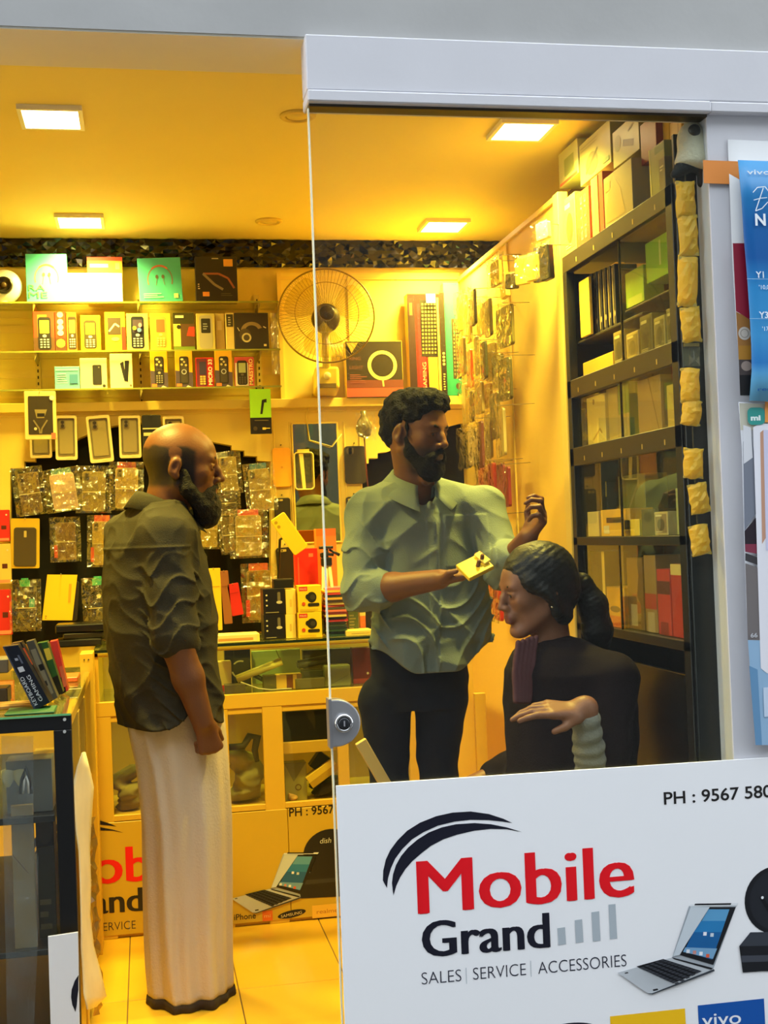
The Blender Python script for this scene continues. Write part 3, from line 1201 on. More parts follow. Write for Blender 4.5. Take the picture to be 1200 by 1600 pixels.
MB().lathe([(rr * 0.52, 0.0), (rr * 0.48, -0.012), (rr * 0.40, -0.013), (rr * 0.36, -0.004), (0, -0.008)], c((40, 34, 26), 0.25), 28, Matrix.Translation((0, 0.0, rr)) @ Matrix.Rotation(-PI / 2, 4, 'X')).build('lens', None, cam_t)
MB().lathe([(rr * 0.2, -0.006), (rr * 0.12, -0.012), (0, -0.013)], c((84, 66, 40), 0.15), 20, Matrix.Translation((0, 0.0, rr)) @ Matrix.Rotation(-PI / 2, 4, 'X')).build('iris', None, cam_t)
MB().lathe([(0.026, 0), (0.026, 0.006), (0.012, 0.012), (0.010, 0.02)], c((230, 228, 220), 0.35), 20, Matrix.Translation((0, 0.035, 0))).build('foot', None, cam_t)

# middle shelf
RD, YL, DK = (214, 70, 44), (240, 192, 40), (36, 32, 26)
carton('phone_box', 'red phone box with a dark keypad phone, first of the row on the middle shelf', 'box', (53, 487, 86, 547), YT, 0.035, RD,
       lambda g, w, h: (g.rect(-w / 2, w / 2, 0, h * 0.35, c((90, 60, 30))), g.rect(-w * 0.30, w * 0.15, h * 0.36, h * 0.92, c((226, 130, 50))), phone_art(g, -w * 0.28, w * 0.34, h * 0.04, h * 0.86, DK, (232, 214, 60))), KB, zbase=zm)
carton('phone_box', 'narrow red phone box with three pale roundels on the middle shelf', 'box', (87, 487, 104, 547), YT + 0.004, 0.03, (206, 64, 40),
       lambda g, w, h: ([g.disc(0, h * q, w * 0.28, c((250, 220, 180)), None, 14) for q in (0.92, 0.74, 0.60, 0.46)], g.rect(-w / 2, w / 2, 0, h * 0.34, c((84, 50, 28))), g.disc(0, h * 0.2, w * 0.4, c((240, 214, 60)), None, 14)), KB, zbase=zm)
carton('phone_box', 'half hidden red phone box with a yellow phone screen, beside the yellow box', 'box', (105, 488, 121, 547), YT + 0.008, 0.03, (214, 110, 50),
       lambda g, w, h: phone_art(g, -w * 0.35, w * 0.45, h * 0.05, h * 0.88, (60, 46, 26), (236, 210, 60)), KB, zbase=zm)
carton('phone_box', 'bright yellow phone box with a yellow-screened phone on the middle shelf', 'box', (127, 493, 158, 547), YT, 0.035, (244, 206, 40),
       lambda g, w, h: phone_art(g, -w * 0.34, w * 0.30, h * 0.06, h * 0.86, (66, 54, 24), (240, 214, 40)), KB, zbase=zm)
carton('phone_box', 'yellow phone box with a red edge and grey swirl on the middle shelf', 'box', (165, 488, 197, 547), YT, 0.035, (244, 186, 46),
       lambda g, w, h: (g.rect(w * 0.30, w / 2, 0, h * 0.62, c((208, 50, 30))), g.rect(-w * 0.36, w * 0.28, h * 0.42, h * 0.86, c((70, 56, 40))), g.line([(-w * 0.3, h * 0.5), (0, h * 0.7), (w * 0.2, h * 0.62)], w * 0.08, c((214, 196, 170))), g.disc(0, h * 0.3, w * 0.2, c((250, 220, 110)), h * 0.05)), KB, zbase=zm)
carton('phone_box', 'white edged phone box with a dark phone showing a pink picture', 'box', (199, 490, 233, 547), YT, 0.035, (222, 196, 110),
       lambda g, w, h: (phone_art(g, -w * 0.30, w * 0.30, h * 0.05, h * 0.92, (26, 24, 34), (70, 56, 70)), g.disc(w * 0.12, h * 0.68, w * 0.08, c((214, 130, 150)), h * 0.06), g.disc(w * 0.08, h * 0.55, w * 0.10, c((90, 120, 190)), h * 0.06), g.disc(-w * 0.14, h * 0.60, w * 0.09, c((240, 214, 60)), None, 12)), KB, zbase=zm)
carton('phone_box', 'yellow phone box with a translucent orange phone on the middle shelf', 'box', (236, 490, 268, 547), YT, 0.035, (244, 202, 60),
       lambda g, w, h: phone_art(g, -w * 0.28, w * 0.28, h * 0.06, h * 0.92, (226, 150, 60), (222, 96, 50), True, (244, 210, 110)), KB, zbase=zm)
carton('speaker_box', 'dark green topped box with a red and brown gadget picture on the middle shelf', 'box', (272, 489, 305, 547), YT, 0.04, (64, 58, 22),
       lambda g, w, h: (g.rect(-w / 2, w / 2, 0, h * 0.10, c((110, 130, 40))), g.rect(-w / 2, -w * 0.16, h * 0.10, h * 0.70, c((240, 214, 90))), g.rect(-w * 0.16, w / 2, h * 0.10, h * 0.70, c((92, 62, 30))), g.poly([(w * 0.12, h * 0.38), (w * 0.5, h * 0.36), (w * 0.5, h * 0.62), (w * 0.24, h * 0.62)], c((214, 60, 36))), g.disc(-w * 0.24, h * 0.62, w * 0.10, c((50, 44, 24)), None, 14), g.rect(-w * 0.40, w * 0.0, h * 0.86, h * 0.93, c((226, 220, 170)))), zbase=zm)
carton('phone_box', 'clear pack with a silver grey keypad phone of dark screen on the middle shelf', 'box', (308, 490, 337, 547), YT, 0.03, (196, 178, 96),
       lambda g, w, h: (g.rect(-w * 0.34, w * 0.36, h * 0.03, h * 0.95, c((172, 160, 130)), w * 0.18), g.rect(-w * 0.24, w * 0.26, h * 0.46, h * 0.86, c((44, 40, 30)), w * 0.05), lines_art(g, -w * 0.14, w * 0.16, h * 0.56, h * 0.76, 3, (150, 150, 140))), KB, zbase=zm)
carton('accessory_box', 'slim beige box standing beside the silver phone pack', 'box', (338, 490, 352, 547), YT + 0.02, 0.03, (206, 180, 110), lambda g, w, h: g.rect(-w * 0.3, w * 0.2, h * 0.55, h * 0.8, c((230, 210, 150))), zbase=zm)
carton('accessory_box', 'slim beige box with a dark printed panel beside the headphone box', 'box', (354, 489, 367, 547), YT, 0.05, (216, 190, 110), lambda g, w, h: (g.rect(-w * 0.4, w * 0.4, h * 0.62, h * 0.96, c((60, 52, 36))), lines_art(g, -w * 0.2, w * 0.2, h * 0.66, h * 0.92, 4, (190, 180, 140))), zbase=zm)


def headphone(g, w, h):
    g.rect(-w * 0.49, w * 0.49, h * 0.02, h * 0.98, c((58, 48, 34)))
    g.ring(0.0, h * 0.50, w * 0.20, w * 0.32, c((150, 128, 84)), 0.35, PI - 0.1, 18, 0.85)
    g.disc(-w * 0.20, h * 0.40, w * 0.17, c((84, 72, 52)), h * 0.17)
    g.ring(-w * 0.16, h * 0.32, w * 0.09, w * 0.14, c((206, 190, 140)))
    g.line([(-w * 0.42, h * 0.6), (-w * 0.36, h * 0.5)], w * 0.02, c((230, 214, 170)))
    g.line([(w * 0.34, h * 0.62), (w * 0.42, h * 0.58)], w * 0.03, c((230, 214, 170)))
    g.rect(w * 0.34, w * 0.42, h * 0.08, h * 0.14, c((220, 200, 140)))


carton('headphone_box', 'dark headphone box with a headphone picture at the end of the middle shelf', 'box', (368, 489, 421, 547), YT, 0.09, (70, 60, 40), headphone, zbase=zm)
M_pouch = glassy('clear_crinkled_plastic', (0.97, 0.97, 0.94), 1.5, rough=0.05, bump=1.0, bscale=30, base=0.14, haze=0.012, hazecol=(0.85, 0.8, 0.6))
a, b_ = onY(421, 490, YT), onY(437, 585, YT)
tag(crinkle(a.x, b_.x, b_.z, a.z, YT - 0.004, 4, 10, 0.016, 3, 'plastic_bag', M_pouch), 'crinkled clear plastic bag hanging at the shelf end beside the fan', 'bag')

# lowest shelf
carton('charger_box', 'pale blue carton on the lowest shelf beside the white phone boxes', 'box', (86, 573, 125, 606), YT, 0.05, (110, 176, 205),
       lambda g, w, h: (lines_art(g, -w * 0.40, w * 0.05, h * 0.25, h * 0.75, 5, (150, 200, 220)), g.rect(w * 0.10, w * 0.42, h * 0.25, h * 0.65, c((70, 130, 180))), g.rect(-w * .45, w * .45, h * .84, h * .88, c((180, 220, 230)))), zbase=zl)
carton('smartphone_box', 'white phone box with one dark phone picture on the lowest shelf', 'box', (126, 560, 168, 606), YT, 0.04, (236, 222, 170),
       lambda g, w, h: (g.rect(-w * 0.04, w * 0.30, h * 0.12, h * 0.78, c((52, 48, 40)), w * 0.05), g.disc(w * 0.20, h * 0.70, w * 0.03, c((130, 120, 100)), None, 10), g.disc(w * 0.38, h * 0.09, w * 0.06, c((60, 54, 40)), None, 12)), 'white smartphone boxes on the lowest shelf', zbase=zl)
carton('smartphone_box', 'white phone box with two crossed dark phones on the lowest shelf', 'box', (173, 553, 208, 606), YT, 0.04, (238, 224, 180),
       lambda g, w, h: (g.poly([(-w * 0.05, h * 0.72), (w * 0.12, h * 0.20), (w * 0.22, h * 0.20), (w * 0.10, h * 0.78)], c((44, 40, 36))), g.poly([(w * 0.16, h * 0.80), (w * 0.14, h * 0.22), (w * 0.28, h * 0.18), (w * 0.36, h * 0.80)], c((34, 30, 28))), g.disc(w * 0.4, h * 0.08, w * 0.05, c((120, 110, 90)), None, 12)), 'white smartphone boxes on the lowest shelf', zbase=zl)


def yellow_purple(seed):
    def f(g, w, h):
        g.poly([(-w / 2, 0), (w / 2, 0), (w / 2, h * 0.40), (-w / 2, h * 0.46)], c((92, 76, 90)))
        phone_art(g, -w * 0.26, w * 0.28, h * 0.08, h * 0.84, (54, 46, 40), (80, 70, 56), seed == 0, (170, 160, 130))
        g.disc(-w * 0.10, h * 0.76, w * 0.09, c((240, 230, 190)), h * 0.03, 10)
        for q in ((-0.12, 0.62), (0.12, 0.60), (0.02, 0.69)):
            g.disc(w * q[0], h * q[1], w * 0.07, c((210, 190, 120)), None, 10)
        if seed:
            g.ring(0, h * 0.42, w * 0.10, w * 0.15, c((190, 190, 190)))
        g.rect(-w * 0.44, -w * 0.14, h * 0.02, h * 0.10, c((236, 130, 60)))
        g.poly([(w * 0.08, h * 0.0), (w * 0.44, 0), (w * 0.2, h * 0.05)], c((240, 230, 200)))
    return f


for px, sd, lab in (((236, 548, 263, 606), 0, 'yellow and purple phone box with a keypad phone, beside the white boxes'), ((275, 548, 302, 606), 1, 'yellow and purple phone box with a round key, left of the red 33 box'), ((337, 548, 364, 606), 2, 'yellow and purple phone box standing between the two red boxes')):
    carton('phone_box', lab, 'box', px, YT, 0.035, (240, 176, 34), yellow_purple(sd), KB, zbase=zl)
carton('phone_box', 'red phone box with vertical white letters ending in 33 on the lowest shelf', 'box', (307, 559, 335, 606), YT, 0.035, (206, 44, 36),
       lambda g, w, h: (g.rect(-w * 0.46, w * 0.12, h * 0.03, h * 0.97, c((120, 50, 70)), w * 0.06), g.rect(-w * 0.30, w * 0.06, h * 0.42, h * 0.86, c((70, 60, 90))), [g.rect(-w * 0.28 + w * 0.17 * i, -w * 0.14 + w * 0.17 * i, h * 0.08 + h * 0.08 * j, h * 0.14 + h * 0.08 * j, c((226, 190, 90))) for i in range(2) for j in range(4)], g.text('MICRO 33', w * 0.40, h * 0.06, c((246, 236, 214)), cap=w * 0.20, width=h * 0.88, bold=0.03, rot=PI / 2)), KB, zbase=zl)
carton('phone_box', 'pink and white phone box with vertical lettering at the end of the lowest shelf', 'box', (368, 558, 398, 606), YT, 0.035, (206, 84, 84),
       lambda g, w, h: (g.rect(-w * 0.48, w * 0.20, h * 0.02, h * 0.80, c((216, 206, 190))), phone_art(g, -w * 0.38, w * 0.14, h * 0.05, h * 0.88, (52, 44, 34), (170, 176, 130), True, (110, 100, 80)), g.text('MAESTRO', w * 0.42, h * 0.05, c((246, 222, 150)), cap=w * 0.18, width=h * 0.88, bold=0.02, rot=PI / 2)), KB, zbase=zl)

# hanging bluetooth pack: green card over black card
o = carton('earpiece_pack', 'lime green hanging pack with a black bluetooth earpiece picture and a black lower half', 'pack', (392, 608, 425, 678), 4.92, 0.012, (34, 28, 20),
           lambda g, w, h: (g.rect(-w / 2, w / 2, h * 0.36, h, c((160, 226, 40))), g.poly([(-w * 0.02, h * 0.44), (w * 0.08, h * 0.44), (w * 0.20, h * 0.74), (w * 0.08, h * 0.76)], c((36, 34, 24))), g.poly([(w * 0.12, h * 0.70), (w * 0.30, h * 0.70), (w * 0.30, h * 0.78), (w * 0.12, h * 0.76)], c((30, 28, 22))), g.rect(-w * 0.3, w * 0.36, h * 0.29, h * 0.31, c((110, 96, 60))), g.rect(w * 0.06, w * 0.22, h * 0.09, h * 0.14, c((220, 200, 80))), g.rect(w * 0.22, w * 0.42, h * 0.11, h * 0.13, c((220, 200, 80))), g.disc(-w * 0.28, h * 0.12, w * 0.10, c((70, 56, 34)), None, 14)))
MB().box(-0.014, 0.014, 0.002, 0.008, 0.160, 0.172, c((30, 26, 20), 0.4)).box(-0.016, -0.010, 0.002, 0.008, 0.165, 0.182, c((30, 26, 20), 0.4)).box(0.010, 0.016, 0.002, 0.008, 0.165, 0.182, c((30, 26, 20), 0.4)).build('hanger', None, o)

# ------------------------------------------------------------------ recess panels with stepped arches
def outline(pts, Y):
    return [(onY(x, y, Y).x, onY(x, y, Y).z) for x, y in pts]


YP = 5.03
M_panel = mat('cream_carved_panel', srgb(238, 208, 100), 0.5, noise=0.04, nscale=5)
rb = slab('wall_back_recess', -1.09, 1.32, YB - 0.006, YB - 0.001, 0.98, onY(200, 655, YB).z + 0.03, mat('black_felt', srgb(10, 9, 8), 0.9))


arch_l = [(16, 732), (38, 731), (38, 721), (55, 721), (55, 713), (76, 712), (76, 705), (97, 700), (125, 684), (150, 673), (180, 665), (220, 661), (262, 667), (300, 679), (335, 691), (362, 696), (362, 703), (382, 704), (382, 712), (402, 713), (402, 720), (423, 721)]
arch_r = [(566, 724), (576, 724), (576, 716), (590, 716), (590, 708), (606, 706), (640, 690), (680, 672), (725, 660), (738, 657)]
ap = MB()
pieces = [[(-160, 1010), (16, 1010), (16, 640), (-160, 640)], [(423, 1010), (566, 1010), (566, 640), (423, 640)]]
for A in (arch_l, arch_r):
    for (x0, y0), (x1, y1) in zip(A, A[1:]):
        if x1 - x0 > 1:
            pieces.append([(x0, y0), (x1, y1), (x1, 640), (x0, 640)])
for q in pieces:
    ap.prism(outline(q, YP), YP, YB - 0.0065, M_panel)
structure(ap.build('trim_arch_panel'))
cn = MB()
for y0, y1, d in ((622, 636, 0.10), (636, 643, 0.075), (643, 651, 0.045)):
    a, b_ = onY(500, y0, YB - d), onY(500, y1, YB - d)
    cn.box(-1.09, XS, YB - d, YB, b_.z, a.z, M_panel, 0.002)
structure(cn.build('trim_cornice'))
zcor = onY(500, 622, YB - 0.10).z
# thin raised mouldings that follow the posts
ps = MB()
for x in (427, 452, 537, 561):
    a, b_ = onY(x, 655, YP), onY(x, 1000, YP)
    ps.box(a.x - 0.003, a.x + 0.003, YP - 0.004, YP + 0.002, b_.z, a.z - 0.01, M_panel, 0.001)
structure(ps.build('trim_post_beads'))

mr = thing('wall_mirror', 'narrow upright mirror on the back wall reflecting the shopkeeper', 'mirror', onY(494, 845, YP - 0.004))
a, b_ = onY(457, 663, YP - 0.004), onY(532, 845, YP - 0.004)
w_, h_ = b_.x - a.x, a.z - b_.z
mr.location = ((a.x + b_.x) / 2, YP - 0.003, b_.z)
MB().box(-w_ / 2, w_ / 2, -0.002, 0.003, 0, h_, mat('mirror_silver', (0.50, 0.46, 0.24), 0.02, metal=1.0)).build('mirror_sheet', None, mr)
fr = MB()
for q in ((-w_ / 2 - 0.006, -w_ / 2, 0, h_), (w_ / 2, w_ / 2 + 0.006, 0, h_), (-w_ / 2 - 0.006, w_ / 2 + 0.006, h_, h_ + 0.006), (-w_ / 2 - 0.006, w_ / 2 + 0.006, -0.006, 0)):
    fr.box(q[0], q[1], -0.006, 0.003, q[2], q[3], M_panel, 0.001)
fr.build('frame', None, mr)

# ------------------------------------------------------------------ board with the wall fan
bd = MB()
a, b_ = onY(438, 426, 5.07), onY(722, 620, 5.07)
bd.box(a.x, XS, 5.07, YB, b_.z, a.z, mat('pale_yellow_board', srgb(240, 216, 104), 0.45, noise=0.03, nscale=3))
for x in (438, 548):
    p = onY(x, 500, 5.06)
    bd.box(p.x - 0.008, p.x + 0.008, 5.062, 5.072, b_.z, a.z, M_panel)
p = onY(600, 434, 5.06)
bd.box(a.x, XS, 5.064, 5.072, p.z - 0.006, p.z + 0.006, M_panel)
structure(bd.build('wall_back_board'))
fc = onY(510, 493, 4.80)
R0 = onY(584, 493, 4.80).x - fc.x
fan = thing('wall_fan', 'round wall fan with a pale yellow cage and translucent blades', 'fan', fc, (math.radians(-6), 0, math.radians(-4)))
M_fanp = mat('yellowed_fan_plastic', srgb(226, 196, 60), 0.4)
wire = mat('fan_wire', srgb(150, 122, 24), 0.4)
MB().tube([(R0 * math.cos(2 * PI * i / 64), 0.0, R0 * math.sin(2 * PI * i / 64)) for i in range(64)], 0.0035, wire, 8, True).build('outer_ring', None, fan)
MB().tube([(R0 * 0.66 * math.cos(2 * PI * i / 48), -0.034, R0 * 0.66 * math.sin(2 * PI * i / 48)) for i in range(48)], 0.0016, wire, 6, True).build('inner_ring', None, fan)
wr = MB()
for k in range(72):
    a_ = 2 * PI * k / 72
    ca, sa = math.cos(a_), math.sin(a_)
    wr.tube([(R0 * q * ca, y, R0 * q * sa) for q, y in ((0.16, -0.048), (0.45, -0.045), (0.80, -0.030), (0.97, -0.010), (1.0, 0.0), (0.95, 0.02), (0.6, 0.05), (0.3, 0.06))], 0.0007, wire, 4)
o = wr.build('wire_guard', None, fan)
o['kind'] = 'stuff'
M_blade = glassy('yellow_blade', (0.98, 0.93, 0.62), 1.45, rough=0.1, haze=0.34, hazecol=(0.80, 0.60, 0.05))
for k in range(3):
    bm = bmesh.new()
    g = []
    for i in range(9):
        r = R0 * (0.16 + 0.74 * i / 8)
        half = (0.45 + 0.30 * math.sin(PI * i / 8)) * (0.75 + 0.25 * i / 8)
        g.append([bm.verts.new((r * math.cos(k * 2 * PI / 3 + 0.4 + half * u), 0.012 * u, r * math.sin(k * 2 * PI / 3 + 0.4 + half * u))) for u in (-1, -0.5, 0, 0.5, 1)])
    for A, Bq in zip(g, g[1:]):
        for j in range(4):
            f = bm.faces.new((A[j], A[j + 1], Bq[j + 1], Bq[j]))
            f.smooth = True
    me = bpy.data.meshes.new('blade')
    bm.to_mesh(me)
    bm.free()
    link('blade', me, fan, M_blade)
MB().lathe([(0, -0.05), (0.024, -0.049), (0.030, -0.042), (0.030, -0.03)], c((70, 58, 22), 0.35), 28, Matrix.Rotation(-PI / 2, 4, 'X')).build('front_cap', None, fan)
MB().lathe([(0.020, 0.0), (0.052, 0.012), (0.056, 0.05), (0.046, 0.10), (0.0, 0.115)], c((58, 48, 20), 0.4), 28, Matrix.Rotation(-PI / 2, 4, 'X') @ Matrix.Translation((0, 0, 0))).build('motor', None, fan)
MB().tube([(0, 0.07, -0.03), (0, 0.10, -0.12), (0, 0.12, -0.20)], 0.016, M_fanp, 12).build('neck', None, fan)
MB().box(-0.048, 0.048, 0.10, 0.26, -0.265, -0.175, M_fanp, 0.012, seg=3).build('base', None, fan)
MB().lathe([(0.014, 0), (0.014, 0.008), (0.011, 0.012), (0, 0.012)], c((240, 226, 150), 0.35), 20, Matrix.Translation((0, 0.10, -0.215)) @ Matrix.Rotation(PI / 2, 4, 'X')).build('speed_knob', None, fan)
MB().box(-0.034, 0.034, 0.094, 0.104, -0.262, -0.246, c((120, 96, 30), 0.5)).build('switch_strip', None, fan)
MB().tube([(-0.05, 0.25, -0.25), (-0.08, 0.255, -0.34), (-0.07, 0.25, -0.44), (0.02, 0.25, -0.47), (0.06, 0.25, -0.42)], 0.0022, c((226, 206, 110), 0.5), 6).build('cord', None, fan)


def ring_art(g, w, h):
    g.rect(-w / 2, w / 2, 0, h * 0.16, c((190, 86, 60)))
    g.rect(-w / 2, w / 2, h * 0.16, h * 0.30, c((120, 62, 40)))
    g.ring(w * 0.14, h * 0.56, w * 0.20, w * 0.26, c((250, 236, 120)), n=36)
    g.line([(w * 0.14, h * 0.30), (w * 0.15, h * 0.18)], w * 0.03, c((210, 190, 120)))
    g.text('RING', -w * 0.44, h * 0.66, c((150, 96, 70)), cap=h * 0.055, width=w * 0.20)
    g.text('LIGHT', -w * 0.44, h * 0.50, c((150, 96, 70)), cap=h * 0.055, width=w * 0.24)
    lines_art(g, -w * 0.44, -w * 0.14, h * 0.25, h * 0.42, 5, (150, 84, 60))
    g.poly([(-w * 0.48, h * 0.97), (-w * 0.28, h * 0.97), (-w * 0.40, h * 0.78)], c((190, 160, 60)))


carton('ring_light_box', 'square black and red box with a glowing ring light picture', 'box', (543, 533, 631, 624), 4.99, 0.06, (60, 50, 26), ring_art, zbase=zcor, side=(230, 200, 60))


def kb_art(red):
    def f(g, w, h):
        if red:
            g.rect(-w * 0.5, -w * 0.30, 0, h * 0.96, c((56, 32, 20)))
            g.rect(-w * 0.24, -w * 0.04, 0, h * 0.90, c((180, 40, 40)))
            g.rect(-w * 0.16, w * 0.30, h * 0.38, h * 0.94, c((44, 36, 20)))
            for i in range(14):
                for j in range(5):
                    g.rect(-w * 0.13 + w * 0.085 * j, -w * 0.08 + w * 0.085 * j, h * 0.41 + h * 0.036 * i, h * 0.43 + h * 0.036 * i, c((150, 130, 70)))
            g.rect(0, w * 0.26, 0, h * 0.37, c((206, 166, 60)))
            g.rect(w * 0.0, w * 0.26, h * 0.90, h * 0.99, c((236, 230, 200)))
            g.rect(w * 0.28, w * 0.34, 0, h * 0.95, c((246, 226, 90)))
            g.rect(w * 0.36, w * 0.5, 0, h, c((38, 30, 16)))
            for i in range(4):
                g.disc(w * 0.43, h * (0.30 + 0.035 * i), w * 0.035, c((236, 220, 120)), None, 10)
            lines_art(g, w * 0.40, w * 0.46, h * 0.05, h * 0.22, 7, (220, 200, 110))
            g.text('GAMING', -w * 0.07, h * 0.04, c((250, 190, 150)), cap=w * 0.10, width=h * 0.28, rot=PI / 2)
            g.rect(-w * 0.48, -w * 0.40, h * 0.78, h * 0.9, c((230, 90, 50)))
        else:
            g.rect(-w * 0.05, w * 0.5, h * 0.15, h * 0.68, c((60, 54, 34)))
            for i in range(14):
                for j in range(3):
                    g.rect(w * (0.02 + 0.15 * j), w * (0.11 + 0.15 * j), h * (0.18 + 0.034 * i), h * (0.20 + 0.034 * i), c((120, 110, 70)))
            g.disc(w * 0.25, h * 0.08, w * 0.2, c((70, 60, 40)), h * 0.03)
    return f


carton('keyboard_box', 'tall red, black and yellow keyboard box standing on end on the cornice', 'box', (642, 459, 698, 621), 4.985, 0.06, (130, 40, 32), kb_art(True), 'keyboard boxes', zbase=zcor, side=(214, 170, 50))
carton('keyboard_box', 'tall turquoise keyboard box standing on end in the corner', 'box', (699, 442, 723, 622), 5.00, 0.05, (44, 150, 118), kb_art(False), 'keyboard boxes', zbase=zcor)

# ------------------------------------------------------------------ hanging phone cases
def case_solid(mb, w, h, t, m, r=None, z0=0.0):
    mb.prism(rrect(-w / 2, w / 2, -h + z0, z0, r or w * 0.13), -t, 0, m, min(0.002, t * 0.3))


def hung(name, label, cat, px, Y, turn=0.0, tilt=0.0, group=None):
    """hanging pack: origin at the middle of its top edge; returns thing, width, height"""
    l, t, r, b = px
    p, q, e = onY((l + r) / 2, t, Y), onY((l + r) / 2, b, Y), onY(r, t, Y)
    th = thing(name, label, cat, p, (0, math.radians(tilt), math.radians(turn)), group)
    return th, 2 * (e.x - p.x), p.z - q.z


def camera_art(mb, x, z, w, h, m1, m2, y=-0.009, n=2):
    mb.prism(rrect(x - w / 2, x + w / 2, z - h / 2, z + h / 2, min(w, h) * 0.28), y - 0.0018, y + 0.001, m1)
    for i in range(n):
        zz = z + h * (0.25 - 0.5 * i / max(1, n - 1)) if n > 1 else z
        mb.cyl((x, y - 0.0026, zz), (x, y, zz), min(w, h) * 0.30, m=m2, n=12)


M_hook = mat('wire_hook', (0.55, 0.5, 0.4), 0.3, metal=1.0)


def hooks(th, z=-0.004):
    MB().tube([(0, 0.02, z + 0.004), (0, -0.012, z), (0, -0.016, z + 0.006)], 0.0014, M_hook, 5).build('hook', None, th)


def pouch_sheet(th, w, h, seed, y=-0.012, m=None, nx=8, nz=13, amp=0.018):
    o = crinkle(-w * 0.56, w * 0.56, -h, 0, y, nx, nz, amp, seed, 'plastic_pouch', m or M_pouch, th)
    return o


def pouch_pack(label, px, Y, col, tilt=0.0, turn=0.0, seed=1, card=None, extra=None, cam=True, group='phone cases in clear pouches on the black recess', back=None):
    th, w, h = hung('phone_case_pack', label, 'phone case', px, Y, turn, tilt, group)
    mb = MB()
    z0 = -h * 0.12
    col = tuple(int(v * 0.8) for v in col)
    case_solid(mb, w * 0.74, h * 0.84, 0.009, c(col, 0.35), None, z0)
    cs = mb.build('phone_case', None, th)
    if cam:
        mb = MB()
        camera_art(mb, -w * 0.22, z0 - h * 0.11, w * 0.16, h * 0.16, c(tuple(int(q * 0.6) for q in col), 0.3), c((24, 22, 20), 0.2))
        mb.build('camera_cutout', None, cs)
    if back:
        mb = MB()
        mb.prism(rrect(-w * 0.46, w * 0.46, -h, -h * 0.03, 0.004), 0.001, 0.003, c(back, 0.5))
        mb.build('backing_card', None, th)
    if card:
        mb = MB()
        mb.prism(rrect(-w * 0.30, w * 0.30, -h * 0.13, 0.0, 0.004), -0.004, -0.002, c(card, 0.4))
        mb.build('header_card', None, th)
    mb = MB()
    mb.box(-w * 0.37, w * 0.37, -0.0125, -0.0095, z0 - h * 0.44, z0 - h * 0.425, c((214, 196, 120), 0.25))
    mb.build('seal_line', None, th)
    pouch_sheet(th, w, h, seed)
    hooks(th)
    if extra:
        extra(th, w, h)
    return th


def window_pack(label, px, Y, tilt=0.0, seed=0, tone=(196, 172, 110)):
    """new case in a pale retail box with a window"""
    th, w, h = hung('boxed_phone_case', label, 'phone case', px, Y, 0, tilt, 'boxed clear cases at the arch')
    t = 0.016
    tone = tuple(int(v * 0.76) for v in tone)
    m = c((220, 196, 140), 0.4)
    fr = MB()
    o_, i_ = rrect(-w / 2, w / 2, -h, 0, w * 0.10), rrect(-w * 0.40, w * 0.40, -h * 0.93, -h * 0.06, w * 0.07)
    n = len(o_)
    tb = bmesh.new()
    R1 = [tb.verts.new((x, -t, z)) for x, z in o_]
    R2 = [tb.verts.new((x, -t, z)) for x, z in i_]
    R3 = [tb.verts.new((x, 0, z)) for x, z in o_]
    R4 = [tb.verts.new((x, -t * 0.35, z)) for x, z in i_]
    for k in range(n):
        j = (k + 1) % n
        tb.faces.new((R1[k], R1[j], R2[j], R2[k]))
        tb.faces.new((R1[k], R3[k], R3[j], R1[j]))
        tb.faces.new((R2[k], R2[j], R4[j], R4[k]))
    tb.faces.new(R4)
    tb.faces.new(R3[::-1])
    fr.add(tb, m)
    fr.build('box_frame', None, th)
    mb = MB()
    mb.prism(rrect(-w * 0.37, w * 0.37, -h * 0.91, -h * 0.08, w * 0.06), -t * 0.75, -t * 0.36, c(tuple(int(q * 0.75) for q in tone), 0.3))
    mb.prism(rrect(-w * 0.31, w * 0.31, -h * 0.86, -h * 0.11, w * 0.05), -t * 0.80, -t * 0.70, c(tone, 0.3))
    cs = mb.build('phone_case', None, th)
    mb = MB()
    camera_art(mb, -w * 0.16, -h * 0.19, w * 0.26, h * 0.17, c((120, 104, 70), 0.3), c((60, 50, 36), 0.2), -t * 0.8, 2)
    mb.build('camera_cutout', None, cs)
    MB().box(w * 0.02, w * 0.30, -t - 0.0004, -t + 0.001, -h * 0.96, -h * 0.925, c((230, 200, 130), 0.4)).build('label_strip', None, th)
    hooks(th)
    return th


YH = 4.99
# packs in the row along the arch
th, w, h = hung('charger_pack', 'large framed pack with a dark charger picture hanging at the arch', 'pack', (38, 612, 87, 687), 4.90, 0, 0.5)
MB().prism(rrect(-w / 2, w / 2, -h, 0, 0.005), -0.014, 0, c((238, 214, 140), 0.4), 0.001).build('card_box', None, th)
g = Gfx()
g.d = 0.0145
g.rect(-w * 0.38, w * 0.40, -h * 0.90, -h * 0.10, c((70, 60, 34), 0.2), 0.004)
g.poly([(-w * 0.18, -h * 0.38), (w * 0.22, -h * 0.38), (w * 0.12, -h * 0.56), (-w * 0.12, -h * 0.56)], c((150, 134, 84), 0.3))
g.rect(-w * 0.10, w * 0.14, -h * 0.53, -h * 0.46, c((40, 34, 22), 0.3))
for sg in (-1, 1):
    g.line([(sg * w * 0.22, -h * 0.60), (sg * w * 0.04, -h * 0.78), (sg * w * 0.02, -h * 0.88)], w * 0.05, c((140, 124, 80), 0.3))
g.disc(-w * 0.16, -h * 0.78, w * 0.05, c((214, 200, 150), 0.3), None, 12)
g.disc(w * 0.38, -h * 0.14, w * 0.08, c((255, 246, 214), 0.3), None, 14)
g.rect(w * 0.34, w * 0.48, -h * 0.99, -h * 0.87, c((230, 120, 90), 0.3))
g.build('front_print', th)
hooks(th)
